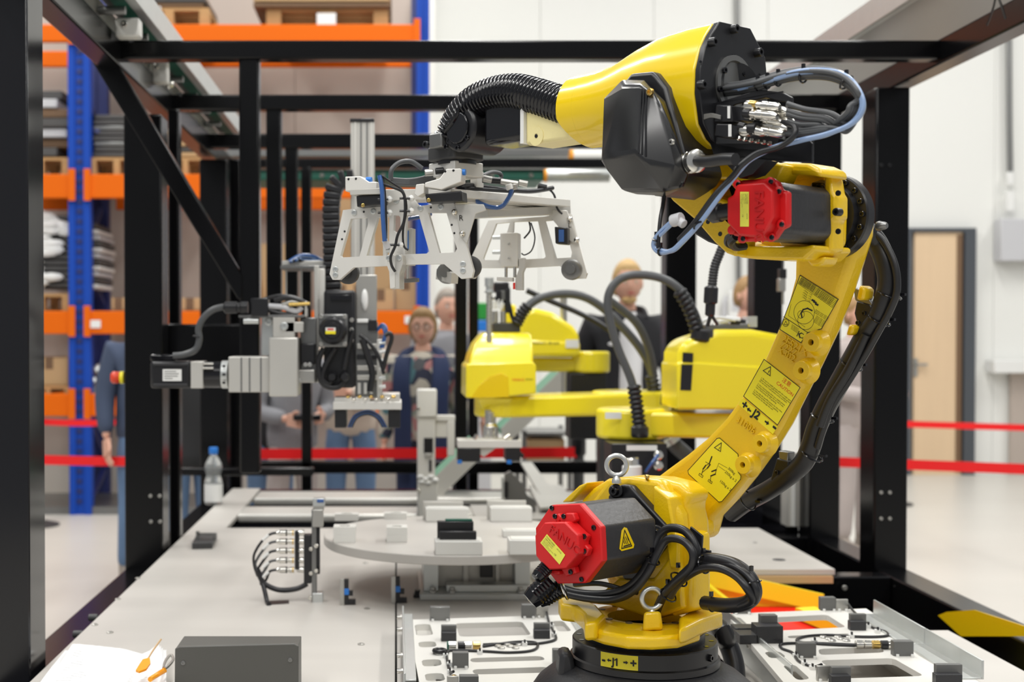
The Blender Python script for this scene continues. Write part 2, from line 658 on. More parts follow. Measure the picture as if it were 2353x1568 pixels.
# ------------------------------------------------------------------ pallet racks
RY = 10.0
def zy(y, Y=RY):
    return P(HX, y, Y).z
def upright(mb, x0, x1, y0, y1, Y, holes=True):
    a, b = P(x0, y1, Y), P(x1, y0, Y)
    w = (b.x - a.x)
    # C profile with a row of slots
    mb.box((a.x, Y, a.z), (a.x + w * 0.30, Y + 0.09, b.z))
    mb.box((b.x - w * 0.30, Y, a.z), (b.x, Y + 0.09, b.z))
    mb.box((a.x + w * 0.30, Y + 0.015, a.z), (b.x - w * 0.30, Y + 0.09, b.z))
rk = thing('pallet_rack', 'blue and orange pallet rack on the left with four beam levels', 'rack', (-1.2, RY, 0))
m = MB(); upright(m, 160, 205, -60, 1185, RY)
z_ = P(180, 1185, RY).z
m.build('upright', rack_blue, rk)
m = MB()
for k in range(52):
    y = -20 + k * 23
    a = P(176, y, RY); b = P(188, y, RY)
    m.box((a.x, RY + 0.006, a.z - 0.018), (b.x, RY + 0.016, a.z + 0.018))
m.build('slot_row', rack_blue_dark, rk, kind='stuff')
m = MB(); upright(m, 957, 987, -60, 1150, RY); m.build('upright', rack_blue, rk)
m = MB(); upright(m, 214, 246, -60, 1150, 10.9); m.build('upright', rack_blue_dark, rk)
m = MB(); upright(m, 945, 968, -60, 1150, 10.9); m.build('upright', rack_blue_dark, rk)
for (x0, y0, x1, y1) in ((186, 185, 224, 300), (224, 300, 190, 420), (190, 590, 232, 480), (190, 590, 236, 700), (198, 940, 236, 820), (200, 960, 238, 1060), (200, 1170, 240, 1080)):
    MB().beam(P(x0, y0, RY + 0.1), P(x1, y1, 10.85), 0.04, 0.04).build('brace', rack_blue_dark, rk)
for (yt, yb) in ((57, 97), (401, 456), (715, 768), (905, 957)):
    zt, zb = zy(yt), zy(yb)
    for (xa, xb) in ((-3.4, P(160, 0, RY).x - 0.0), (P(205, 0, RY).x, P(960, 0, RY).x)):
        MB().box((xa, RY - 0.02, zb), (xb, RY + 0.04, zt)).build('beam', rack_orange, rk, bevel=0.008)
        MB().box((xa, 10.92, zb), (xb, 10.97, zt)).build('beam', rack_orange, rk, bevel=0.008)
    for xx in (161, 196, 952):
        a = P(xx, yt - 14, RY)
        MB().box((a.x - 0.005, RY - 0.035, zb - 0.02), (a.x + 0.045, RY - 0.02, zt + 0.04)).build('beam_bracket', rack_orange, rk)
MB().box((-3.0, RY + 0.02, 0.0), (0.2, RY + 0.9, 0.06)).build('floor_strip', alu_dark, rk)
for (x, y) in ((216, 745), (945, 735)):
    MB().pbox(x - 15, y - 9, x + 15, y + 9, RY - 0.03, 0.004).build('label_plate', white_plastic, rk, label='white shelf label')

def pallet(x0, x1, yb, Y0, dep, label, group=None, h=0.13):
    a, b = P(x0, yb, Y0), P(x1, yb, Y0)
    t = thing('pallet', label, 'pallet', ((a.x + b.x) / 2, Y0, a.z), group)
    n = 5
    for i in range(n):
        y = Y0 + dep * i / n
        MB().box((a.x, y, a.z + h - 0.022), (b.x, y + dep / n * 0.72, a.z + h)).build('deck_board', wood, t)
    wdt = b.x - a.x
    for k in (0, 0.44, 0.88):
        for j in (0, 0.45, 0.88):
            MB().box((a.x + wdt * k, Y0 + dep * j, a.z + 0.02), (a.x + wdt * (k + 0.12), Y0 + dep * (j + 0.12), a.z + h - 0.022)).build('block', wood, t)
        MB().box((a.x + wdt * k, Y0, a.z), (a.x + wdt * (k + 0.12), Y0 + dep, a.z + 0.02)).build('runner', wood, t)
    return a.z + h
def sheets(x0, x1, yb, yt, Y0, dep, mats_, label, n=7, cat='stack', jit=0.03, name='sheet_stack', part='sheet'):
    a, b = P(x0, yb, Y0), P(x1, yt, Y0)
    t = thing(name, label, cat, ((a.x + b.x) / 2, Y0, a.z))
    h = (b.z - a.z) / n
    for i in range(n):
        j = random.uniform(-jit, jit)
        k = random.uniform(-jit, jit) * 0.5
        MB().box((a.x + j, Y0 + k, a.z + h * i + 0.004), (b.x + j, Y0 + dep + k, a.z + h * (i + 1) - 0.006)).build(part, mats_[i % len(mats_)], t, bevel=0.006)
def carton(x0, y0, x1, y1, Y, dep, m_, label, tape=True, cat='box', name='carton'):
    a, b = P(x0, y1, Y), P(x1, y0, Y)
    t = thing(name, label, cat, ((a.x + b.x) / 2, Y + dep / 2, a.z))
    MB().box((a.x, Y, a.z), (b.x, Y + dep, b.z - 0.004)).build('body', m_, t, bevel=0.006)
    for s_ in (0, 1):
        yy = Y + dep * 0.5 * s_
        MB().box((a.x, yy + 0.003, b.z - 0.004), (b.x, yy + dep * 0.5 - 0.003, b.z)).build('flap', m_, t)
    if tape:
        MB().box(((a.x + b.x) / 2 - 0.03, Y - 0.002, b.z - 0.09), ((a.x + b.x) / 2 + 0.03, Y + dep, b.z + 0.001)).build('tape', card_dark if m_ is card else card, t)
    return t

pallet(296, 480, 57, RY + 0.05, 0.8, 'wooden pallet on the top rack beam carrying dark sheets')
sheets(300, 470, 17, -25, RY + 0.08, 0.7, [card_dark, sheet_grey], 'dark sheets on the top left pallet of the rack', 4)
MB().pbox(325, 15, 369, 48, RY - 0.0, 0.01).build('pallet_label', paper, label='white paper label on the top left pallet', cat='label')
pallet(612, 892, 57, RY + 0.05, 0.8, 'wooden pallet on the top rack beam right of centre')
sheets(586, 900, 17, -20, RY + 0.0, 0.9, [card_dark, card], 'wide brown cardboard sheets on the top right pallet', 3, jit=0.015)
MB().pbox(728, 30, 772, 58, RY - 0.0, 0.01).build('pallet_label', paper, label='white paper label on the top right pallet', cat='label')
sheets(30, 150, 361, 205, RY + 0.1, 0.7, [sheet_grey, card_dark, grey_box], 'slanting pile of grey wrapped parts left of the blue upright', 7, jit=0.08)
pallet(30, 157, 401, RY + 0.05, 0.8, 'wooden pallet on the second level left of the blue upright')
sheets(216, 330, 361, 262, RY + 0.1, 0.7, [sheet_grey, sheet_grey, alu_dark], 'neat dark sheet stack right of the blue upright', 8, jit=0.012)
pallet(206, 330, 401, RY + 0.05, 0.8, 'wooden pallet under the neat dark sheet stack')
sheets(385, 470, 361, 300, RY + 0.1, 0.7, [card, sheet_grey], 'brown and grey sheet stack behind the diagonal brace', 5, jit=0.02)
pallet(372, 480, 401, RY + 0.05, 0.8, 'wooden pallet behind the diagonal brace on the second level')
# white and black bundle on the third level
t = thing('wrapped_bundle', 'bundle of black sheets in crumpled white wrapping on the third level', 'bundle', P(150, 690, RY + 0.3))
for i in range(13):
    y = 660 - i * 13
    a, b = P(78 - 30 + random.uniform(-3, 3), y, RY + 0.15), P(158 + random.uniform(-3, 3), y - 9, RY + 0.15)
    MB().box((a.x, RY + 0.15, a.z), (b.x, RY + 0.8, b.z)).build('sheet', sheet_grey, t)
m = MB()
for i in range(26):
    c = P(random.uniform(62, 118), 490 + i * 7.0, RY + 0.12)
    m.ball(c, 0.07, (random.uniform(0.9, 2.0), 0.5, random.uniform(0.35, 0.7)), 8)
for i in range(14):
    c = P(80 + i * 5.5, 488 + 3 * math.sin(i) + i * 3.2, RY + 0.14)
    m.ball(c, 0.065, (1.2, 0.6, 0.7), 8)
m.build('wrapping', white_plastic, t)
pallet(30, 158, 714, RY + 0.05, 0.8, 'wooden pallet under the white wrapped bundle')
t = thing('wrapped_bundle', 'white film bundle just right of the blue upright on the third level', 'bundle', P(220, 690, RY + 0.3))
for i in range(11):
    y = 664 - i * 14
    a, b = P(196 + random.uniform(-4, 4), y, RY + 0.25), P(222 + 8 * math.sin(i * 0.3) + random.uniform(-3, 3), y - 11, RY + 0.25)
    MB().box((a.x, RY + 0.25, a.z), (b.x, RY + 0.8, b.z)).build('layer', [white_plastic, sheet_grey, grey_box][i % 3], t, bevel=0.012)
carton(412, 685, 460, 713, RY + 0.1, 0.4, card, 'small carton on the third level between the black posts')
carton(256, 684, 288, 713, RY + 0.1, 0.3, card, 'small orange brown carton left of the big black post')
carton(780, 452, 900, 714, RY + 0.48, 0.38, card, 'tall tan carton on the rack behind the gripper')
carton(600, 560, 660, 714, RY + 0.3, 0.4, card, 'tan carton behind the thin black posts')
carton(768, 655, 840, 714, RY + 0.1, 0.4, card_dark, 'dark brown carton under the tall tan carton')
carton(845, 665, 905, 714, RY + 0.1, 0.3, card, 'tan carton on the third level left of the woman')
carton(908, 640, 956, 714, RY + 0.15, 0.4, card, 'upright tan carton beside the right blue upright')
carton(540, 640, 590, 714, RY + 0.15, 0.4, card, 'tan carton behind the diagonal brace foot')
carton(70, 822, 156, 886, RY + 0.1, 0.5, card, 'long tan carton on the lowest beam level')
pallet(60, 160, 905, RY + 0.05, 0.7, 'wooden pallet under the long tan carton', h=0.06)
m = MB()
t = thing('metal_fittings', 'pile of shiny metal fittings on the lowest beam level', 'fittings', P(225, 905, RY + 0.1))
for i, (x, y) in enumerate(((208, 898), (232, 897), (252, 898), (212, 876), (236, 874), (226, 850), (248, 880))):
    c = P(x, y, RY + 0.15)
    MB().lathe([(0.02, -0.04), (0.038, -0.03), (0.038, 0.03), (0.02, 0.04)], c, (0.3 * i - 1, -1, 0.4), 12).build('fitting', zinc, t)

# ------------------------------------------------------------------ machine frame (welded black tubes)
fm = thing('machine_frame', 'black powder coated welded steel frame enclosing the robot cell', 'frame', (0.4, 4.2, 0))
def fbox(x0, y0, x1, y1, Y, dep, name='post', m_=None, bev=0.006):
    return MB().pbox(x0, y0, x1, y1, Y, dep).build(name, m_ or frame_black, fm, bevel=bev)
def fpost(x0, x1, ytop, Y, dep, zbot=0.0, name='post'):
    a, b = P(x0, 765, Y), P(x1, ytop, Y)
    return MB().box((a.x, Y, zbot), (b.x, Y + dep, b.z)).build(name, frame_black, fm, bevel=0.006)
ZR = 0.637                                   # top of the lower frame
a_, b_ = P(-69, 765, 2.68), P(66, 765, 2.68)
MB().box((a_.x, 2.68, 0), (b_.x, 2.80, 2.19)).build('post', black_gloss, fm, bevel=0.004)
fpost(285, 371, 262, 4.2, 0.12)
fpost(387, 411, 250, 4.45, 0.06)
fpost(459, 521, 366, 5.83, 0.12)
fpost(527, 552, 366, 6.05, 0.08)
fpost(550, 595, 127, 3.89, 0.06, P(560, 1088, 3.9).z, 'hanging_post')
fpost(612, 646, 249, 4.78, 0.06, P(560, 860, 4.78).z, 'hanging_post')
fpost(655, 684, 336, 5.72, 0.06, P(560, 860, 5.72).z, 'hanging_post')
fpost(692, 715, 384, 6.5, 0.06, 0.2, 'hanging_post')
fpost(1046, 1074, 400, 6.55, 0.1)
fpost(1078, 1100, 400, 6.65, 0.1)
fpost(2010, 2092, 200, 4.2, 0.13)
fpost(1862, 1936, 216, 4.83, 0.13)
fpost(1733, 1801, 300, 5.6, 0.12)
fpost(1530, 1602, 360, 5.95, 0.12)
# cross rails
fbox(229, 92, 2211, 135, 3.88, 0.06, 'cross_rail')
fbox(341, 217, 2012, 252, 4.77, 0.06, 'cross_rail')
fbox(430, 307, 1790, 340, 5.71, 0.06, 'cross_rail')
fbox(500, 364, 1560, 386, 6.5, 0.06, 'cross_rail')
# side rails along the machine
zt = 2.273
MB().box((-0.885, 0.9, zt - 0.085), (-0.815, 7.0, zt)).build('side_rail', frame_black, fm, bevel=0.006)
MB().box((1.612, 0.9, zt - 0.075), (1.682, 7.0, zt)).build('side_rail', frame_black, fm, bevel=0.006)
# diagonal brace and big portal beam
m = MB()
bp = [P(x, y, 3.885) for x, y in ((203, 128), (264, 136), (557, 634), (557, 690), (545, 686))]
m.prism(bp, (0, 0.05, 0)).build('diagonal_brace', frame_black, fm, bevel=0.004)
fbox(371, 745, 595, 872, 4.34, 0.1, 'portal_beam')
fbox(371, 1076, 720, 1094, 5.3, 0.06, 'portal_beam')
for (x, y) in ((346, 1140), (367, 1140), (347, 1199), (368, 1199)):
    m = MB().bolt(P(x, y, 4.2), (0, -1, 0), 0.006)
    m.build('bolt', steel_dull, fm)
for (x, y) in ((2024, 1132), (2044, 1132), (2024, 1192), (2044, 1192), (2025, 380), (2044, 380)):
    MB().bolt(P(x, y, 4.2), (0, -1, 0), 0.006).build('bolt', black_satin if y < 400 else steel_dull, fm)
# welds at tube corners
for (x, y, Y) in ((240, 96, 3.878), (366, 222, 4.768), (2208, 100, 3.878)):
    c = P(x, y, Y)
    m = MB()
    for i in range(6):
        m.ball(c + V((0, 0, -0.007 * i)), 0.0045, n=8)
    m.build('weld_bead', black_satin, fm)
# lower frame
MB().box((1.55, 1.4, ZR - 0.12), (1.65, 6.6, ZR)).build('lower_rail', frame_black, fm, bevel=0.006)
MB().box((-0.875, 1.4, ZR - 0.12), (-0.78, 6.6, ZR)).build('lower_rail', frame_black, fm, bevel=0.006)
MB().box((0.0, 4.07, ZR - 0.10), (1.55, 4.15, ZR)).build('lower_rail', frame_black, fm, bevel=0.006)
MB().box((0.0, 4.86, ZR - 0.10), (1.55, 4.94, ZR)).build('lower_rail', frame_black, fm, bevel=0.006)
MB().box((0.6, 5.85, ZR - 0.10), (1.55, 5.93, ZR)).build('lower_rail', frame_black, fm, bevel=0.006)
MB().box((1.18, 4.15, ZR - 0.10), (1.24, 5.9, ZR)).build('lower_rail', frame_black, fm, bevel=0.006)
MB().box((0.6, 5.2, ZR - 0.14), (1.55, 5.26, ZR - 0.05)).build('lower_rail', frame_black, fm, bevel=0.006)
MB().box((-0.78, 6.30, ZR - 0.06), (1.55, 6.36, ZR + 0.0)).build('lower_rail', frame_black, fm, bevel=0.006)
MB().box((-0.78, 6.50, ZR + 0.06), (1.55, 6.56, ZR + 0.12)).build('lower_rail', frame_black, fm, bevel=0.006)
MB().box((-0.78, 6.1, ZR - 0.13), (1.55, 6.16, ZR - 0.05)).build('lower_rail', frame_black, fm, bevel=0.006)
# black trough panels under the tables
MB().box((-0.77, 1.5, 0.30), (1.54, 6.4, 0.32)).build('bottom_pan', black_gloss, fm)
MB().box((0.60, 4.16, 0.32), (1.54, 4.18, ZR - 0.1)).build('inner_panel', black_gloss, fm)
MB().box((1.535, 1.5, 0.32), (1.548, 6.4, ZR - 0.1)).build('inner_panel', black_gloss, fm)
MB().box((-0.772, 1.5, 0.32), (-0.765, 6.4, ZR - 0.1)).build('inner_panel', black_gloss, fm)
for (x, y, Y) in ((1820, 1355, 4.05), (1940, 1351, 4.05), (2060, 1347, 4.05)):
    MB().bolt(P(x, y, Y), (0, -1, 0), 0.008).build('bolt', steel_dull, fm)

# ------------------------------------------------------------------ tables
ZT = 0.70
wt_ = thing('work_table', 'long grey machined table plates bolted across the black frame', 'table', (0.2, 3.4, 0.66))
def tplate(x0, x1, y0, y1, m_=table_grey, th=0.018):
    return MB().box((x0, y0, ZT - th), (x1, y1, ZT)).build('table_plate', m_, wt_, bevel=0.002)
tplate(-0.735, -0.002, 1.5, 4.67)
tplate(0.002, 0.70, 2.46, 3.85)
tplate(0.002, 1.30, 3.853, 4.67)
tplate(0.62, 1.30, 1.6, 3.06)
tplate(-0.735, -0.61, 4.673, 5.86)
tplate(0.30, 1.0, 4.9, 5.3)
MB().box((-0.61, 4.99, ZT - 0.03), (0.30, 5.22, ZT + 0.005)).build('cross_bar', alu, wt_, bevel=0.012, seg=4)
MB().box((-0.60, 5.48, ZT - 0.03), (1.3, 5.72, ZT + 0.005)).build('cross_bar', alu, wt_, bevel=0.012, seg=4)
MB().box((0.62, 3.84, ZT - 0.04), (1.29, 3.856, ZT - 0.019)).build('edge_strip', card, wt_, label='tan edge under the raised right table')
for (x, y) in ((317, 1330), (271, 1378), (218, 1437), (830, 1482), (253, 1455), (843, 1400), (840, 1295), (1735, 1248), (910, 1335)):
    c = PZ(x, y, ZT)
    MB().lathe([(0.008, 0), (0.008, 0.002), (0.005, 0.003), (0.005, 0.001), (0, 0.001)], c, (0, 0, 1), 12).build('screw', steel_dull, wt_)
c = PZ(1790, 1287, ZT)
MB().lathe([(0.020, 0), (0.020, 0.0008), (0, 0.0008)], c, (0, 0, 1), 20).build('grommet', dark_grey, wt_)
for (x, y) in ((213, 1420), (178, 1458)):
    c = PZ(x, y, ZT - 0.01)
    MB().bolt(c + V((0.012, 0, 0)), (-1, 0, 0), 0.009, 0.022).build('edge_bolt', dark_grey, wt_)

# yellow welded stand with red cradle in the well beside the robot
ys = thing('yellow_stand', 'yellow welded steel stand with red inner faces in the pit behind the right fixture', 'stand', (0.9, 3.3, 0.32))
def pq(pts, Y, vec, name, m_, parent, **k):
    return MB().prism([P(x, y, Y) for x, y in pts], vec).build(name, m_, parent, **k)
MB().prism([P(x, y, 3.80) for x, y in ((1600, 1318), (1888, 1383), (1888, 1402), (1735, 1394), (1600, 1394))], (0, 0.012, 0)).build('side_plate', yellow_label, ys, bevel=0.001)
MB().beam(P(1600, 1320, 3.78), P(1888, 1385, 3.78), 0.05, 0.012, (0, -1, 0)).build('flange', yellow_label, ys)
MB().beam(P(1612, 1340, 3.76), P(1685, 1398, 3.70), 0.02, 0.02).build('rib', yellow_label, ys)
MB().box((0.80, 3.30, 0.58), (1.30, 3.80, 0.60)).build('base_plate', tape_red, ys)
MB().beam(PZ(1850, 1408, 0.62), PZ(1985, 1462, 0.62), 0.06, 0.03).build('rib', yellow_label, ys)
for x in (0.82, 1.24):
    for y in (3.32, 3.70):
        MB().box((x, y, 0.32), (x + 0.04, y + 0.04, 0.55)).build('leg', yellow_label, ys)
yc = Plane(2240, 1440, 3.4, (-1, 0, 0))  # yellow reflection in the glossy inner panel, modelled as a thin coloured sheet
MB().prism(yc.poly([(2155, 1415), (2175, 1407), (2238, 1402), (2380, 1448), (2380, 1463), (2208, 1463)]), (0.004, 0, 0)).build('yellow_reflection', yellow_smooth, label='thin yellow sheet standing in for a reflection in the black inner panel at the lower right', cat='cover')
MB().box((-0.77, 4.985, 0.32), (1.54, 4.99, 0.665)).build('inner_panel', black_gloss, fm)
MB().box((-0.77, 5.475, 0.32), (1.54, 5.48, 0.665)).build('inner_panel', black_gloss, fm)
MB().box((-0.77, 5.9, 0.32), (1.54, 5.905, 0.62)).build('inner_panel', black_gloss, fm)

# ------------------------------------------------------------------ overhead conveyors
cl = thing('overhead_conveyor', 'grey sided belt conveyor running along the top left rail', 'conveyor', (-0.7, 3.8, 2.28))
MB().box((-0.865, 0.9, 2.275), (-0.835, 6.2, 2.34)).build('side_plate', alu, cl, bevel=0.003)
MB().box((-0.80, 0.9, 2.33), (-0.755, 6.2, 2.345)).build('belt', green_belt, cl)
MB().box((-0.835, 0.9, 2.345), (-0.755, 6.2, 2.352)).build('slide_bed', dark_grey, cl)
MB().box((-0.755, 0.9, 2.325), (-0.725, 6.2, 2.40)).build('side_plate', zinc, cl, bevel=0.003)
for i in range(9):
    y = 3.0 + i * 0.33
    MB().cyl((-0.83, y, 2.30), (-0.755, y, 2.30), 0.012).build('support_rod', alu_dark, cl)
for (x0, y0, x1, y1, Y) in ((264, 40, 320, 84, 3.75), (348, 137, 384, 190, 4.4)):
    m = MB().pbox(x0, y0, x1, y1, Y, 0.05)
    m.build('bearing_block', white_block, cl, bevel=0.006)
    MB().bolt(P((x0 + x1) / 2 - 6, y0 + 16, Y), (0, -1, 0), 0.009).build('bolt', steel, cl)
MB().lathe([(0.012, 0), (0.015, 0.01), (0.008, 0.02)], P(391, 195, 4.5), (0, -1, 0)).build('knob', steel, cl)

cc = thing('cross_conveyor', 'green belt conveyor crossing behind the machine at the back', 'conveyor', P(880, 420, 6.8))
m = MB().pbox(500, 391, 1252, 414, 6.8, 0.4)
m.build('belt', green_belt, cc, bevel=0.01)
m = MB().pbox(500, 398, 1250, 404, 6.79, 0.012).build('belt_edge', green_pale, cc) if False else None
MB().pbox(520, 335, 1312, 360, 6.9, 0.3).build('frame_profile', alu_dark, cc, bevel=0.004)
MB().pbox(540, 381, 1250, 390, 6.78, 0.05).build('guide_strip', rack_orange if False else alu_dark, cc)
a_, b_ = P(1254, 403, 6.82), P(1400, 403, 6.82)
MB().lathe([(0.034, 0), (0.036, 0.004), (0.036, (b_ - a_).length)], a_, b_ - a_, 20).build('roller_motor', zinc, cc)
MB().cyl(a_ - V((0.012, 0, 0)), a_ + V((0.004, 0, 0)), 0.037).build('motor_ring', orange_tie, cc)
a_, b_ = P(1314, 362, 6.7), P(1402, 362, 6.7)
MB().cyl(a_, b_, 0.042).build('roller_motor', alu_white, cc)
MB().cyl(a_ - V((0.012, 0, 0)), a_ + V((0.004, 0, 0)), 0.044).build('motor_ring', orange_tie, cc)
for x in (740, 880, 1130, 1220):
    MB().bolt(P(x, 403, 6.8), (0, -1, 0), 0.012).build('bolt', steel, cc)

cr = thing('side_conveyor', 'dark grey underside of the belt conveyor along the top right rail', 'conveyor', (1.72, 3.5, 2.36))
MB().box((1.545, 1.0, 2.392), (1.88, 6.6, 2.402)).build('slide_bed', alu_dark, cr)
MB().box((1.52, 1.0, 2.385), (1.545, 6.6, 2.47)).build('side_plate', zinc, cr, bevel=0.003)
MB().box((1.88, 1.0, 2.38), (1.905, 6.6, 2.46)).build('side_plate', alu_dark, cr, bevel=0.003)
MB().tube([P(2268, 58, 3.4), P(2282, 20, 3.35), P(2290, -8, 3.3), P(2300, 10, 3.35), P(2310, 42, 3.4)], 0.003, k=8).build('hanging_cable', rubber, cr)

# slanting pale green belt conveyors far behind the table
def slant(p0, p1, Y, w, label):
    t = thing('incline_conveyor', label, 'conveyor', P(*p0, Y))
    a, b = P(*p0, Y), P(*p1, Y)
    MB().hexa([a, a + V((0, w, 0)), a + V((0, w, -0.03)), a + V((0, 0, -0.03)), b, b + V((0, w, 0)), b + V((0, w, -0.03)), b + V((0, 0, -0.03))]).build('belt', green_pale, t)
    c = V((0.02, -0.02, -0.06))
    MB().hexa([a + c * 0.2, a + V((0, -0.02, 0)), a + V((0, 0, 0)), a + V((0, 0, -0.12)), b + c * 0.2, b + V((0, -0.02, 0)), b, b + V((0, 0, -0.12))]).build('side_plate', alu, t) if False else None
    e = V((0, -0.012, 0))
    dn = V((0.02, 0, -0.09))
    MB().hexa([a + e, a, a + dn, a + dn + e, b + e, b, b + dn, b + dn + e]).build('side_plate', alu, t)
slant((998, 1098), (1085, 1012), 5.6, 0.25, 'pale green inclined belt conveyor behind the sensor column')
slant((1150, 985), (1290, 850), 6.4, 0.3, 'pale green inclined belt conveyor under the left yellow arm')
fb = thing('parts_chute', 'bright steel chute sloping down right behind the round table', 'chute', P(1240, 1130, 5.2))
MB().prism([PZ(1196, 1067, 0.76), PZ(1222, 1067, 0.76), PZ(1290, 1160, 0.71), PZ(1252, 1160, 0.71)], (0, 0, 0.01)).build('strip', alu, fb)
MB().prism([PZ(1215, 1121, 0.715), PZ(1290, 1121, 0.715), PZ(1330, 1170, 0.715), PZ(1240, 1172, 0.715)], (0, 0, 0.012)).build('plate', alu, fb, bevel=0.002)

# ------------------------------------------------------------------ barrier belts
def belt(x0, x1, y, Y, h, label):
    a, b = P(x0, y, Y), P(x1, y, Y)
    m = MB()
    n = 10
    pts = [a.lerp(b, i / n) + V((0, 0, -0.012 * math.sin(PI * i / n))) for i in range(n + 1)]
    vs = []
    for p in pts:
        vs += [p + V((0, 0, h / 2)), p - V((0, 0, h / 2)), p + V((0, 0.003, -h / 2)), p + V((0, 0.003, h / 2))]
    fs = []
    for i in range(n):
        for j in range(4):
            fs.append((i * 4 + j, i * 4 + (j + 1) % 4, i * 4 + 4 + (j + 1) % 4, i * 4 + 4 + j))
    fs += [(3, 2, 1, 0), (n * 4, n * 4 + 1, n * 4 + 2, n * 4 + 3)]
    m.add(vs, fs)
    return m.build('barrier_belt', tape_red, label=label, cat='belt')
def belt2(p0, p1, Y0, Y1, h, label):
    a, b = P(*p0, Y0), P(*p1, Y1)
    return MB().beam(a, b, 0.003, h).build('barrier_belt', tape_red, label=label, cat='belt')
belt(85, 298, 969, 9.5, 0.045, 'upper red barrier belt in front of the rack on the left')
belt(60, 590, 1056, 7.15, 0.052, 'lower red barrier belt left of the big black post')
belt2((590, 1044), (1325, 1040), 7.0, 7.0, 0.056, 'red barrier belt in front of the woman and the visitors')
belt2((2052, 974), (2500, 988), 10.6, 10.3, 0.052, 'upper red barrier belt crossing the wooden door')
belt2((1896, 1061), (2500, 1084), 7.3, 7.0, 0.056, 'lower red barrier belt across the foot of the door')
def stanchion(px, Y, label, top):
    c = P(px, 765, Y)
    t = thing('barrier_post', label, 'barrier post', (c.x, Y, 0))
    MB().lathe([(0.17, 0), (0.17, 0.012), (0.10, 0.03), (0.03, 0.04)], (c.x, Y, 0), (0, 0, 1), 28).build('base', dark_grey, t)
    MB().cyl((c.x, Y, 0.04), (c.x, Y, top), 0.03).build('pole', dark_grey, t)
    MB().lathe([(0.035, 0), (0.04, 0.01), (0.04, 0.09), (0.03, 0.1)], (c.x, Y, top), (0, 0, 1)).build('belt_head', black_satin, t)
stanchion(80, 9.45, 'barrier post with round dark base at the left behind the near post', 0.72)
stanchion(2540, 10.25, 'barrier post beyond the right edge holding the upper belt', 0.62)
stanchion(1330, 7.03, 'barrier post behind the yellow arms holding the middle belt', 0.74)
stanchion(1894, 7.32, 'barrier post hidden behind the second right black post', 0.66)
stanchion(2050, 10.62, 'barrier post hidden behind the big right black post', 0.62)
stanchion(2505, 7.05, 'barrier post beyond the right edge holding the lower belt', 0.62)

# ================================================================== THE BIG YELLOW ROBOT
A = V((-0.766, -0.643, 0.0)).normalized()     # joint axis, pointing to the camera's left
D = V((-0.643, 0.766, 0.0)).normalized()      # direction of the forearm
UPV = V((0, 0, 1))
K = 0.898
rb = thing('robot_arm', 'large yellow six axis robot arm with red capped motors in the foreground', 'robot', (0.418, 2.2, 0.32))
def part(mb, name, m_, **k):
    return mb.build(name, m_, rb, **k)
def sub(mb, name, m_, par, **k):
    WL[par.name] = WL['robot_arm']
    return mb.build(name, m_, par, **k)

PLA = Plane(1560, 1190, 2.263, A)             # front face of the upper arm casting
# ---- upper arm casting (wide, slightly domed edge)
arm_out = [(1822, 640), (1806, 700), (1778, 770), (1745, 845), (1706, 905), (1664, 962), (1620, 1008), (1575, 1045), (1530, 1078),
           (1500, 1100), (1500, 1200), (1600, 1240), (1655, 1240), (1668, 1190), (1706, 1150), (1748, 1098), (1790, 1040), (1828, 978), (1862, 910), (1898, 838),
           (1935, 760), (1966, 680), (1990, 610), (2012, 540), (2014, 500), (2004, 455), (1980, 415), (1945, 398), (1900, 395), (1850, 440), (1825, 520)]
arm_out = [(x - (35 if (k >= 11 and k <= 28) else 0), y) for k, (x, y) in enumerate(arm_out)]
m = MB().prism(PLA.poly(arm_out), -A * 0.045)
arm = part(m, 'upper_arm', yellow, bevel=0.012, seg=3, smooth=50)
# raised bosses with a bore
for (x, y) in ((1863, 787), (1840, 852), (1745, 1020), (1706, 1069)):
    c = PLA.at(x, y, 0.016) - A * 0.016
    m = MB().lathe([(0.0225, -0.004), (0.0185, 0.003), (0.0158, 0.007), (0.0155, 0.0145), (0.0145, 0.016), (0.0050, 0.016), (0.0046, 0.004), (0, 0.004)], c, A, 28)
    sub(m, 'boss', yellow, arm, smooth=30)
    sub(MB().cyl(c + A * 0.003, c + A * 0.0055, 0.005, n=16), 'bore', black_satin, arm)
for (x, y, r) in ((1588, 1142, 0.016), (1614, 1212, 0.012)):
    c = PLA.at(x, y)
    m = MB().cyl(c - A * 0.01, c + A * 0.028, r * 1.6, r * 1.25, n=24)
    sub(m, 'stop_lug', yellow, arm, bevel=0.003)
    m = MB().cyl(c + A * 0.02 - UPV * 0.0, c + A * 0.034, r * 0.8, n=20)
    sub(m, 'rubber_stop', black_satin, arm, bevel=0.002)
# label stickers: outline + printed content, thin sheets glued on the casting
XD = (PLA.at(1925, 700) - PLA.at(1825, 640)).normalized()
def sticker(pts, name, border=True, fill=True, w=0.0013, par=arm, pl=PLA, off=0.0004, m_=None):
    q = pl.poly(pts, off)
    if fill:
        mm = MB().prism(q, A * 0.0005)
        o = sub(mm, name, m_ or yellow_label, par)
    mk = MB()
    if border:
        for i in range(len(q)):
            mk.line(q[i], q[(i + 1) % len(q)], w, pl.n, 0.0006)
    return mk
def lerp2(a, b, t):
    return (a[0] + (b[0] - a[0]) * t, a[1] + (b[1] - a[1]) * t)
mk = sticker([(1839, 633), (1927, 688), (1888, 756), (1856, 765), (1841, 788), (1792, 757)], 'range_label', w=0.0012)
q = lambda x, y: PLA.at(x, y, 0.0008)
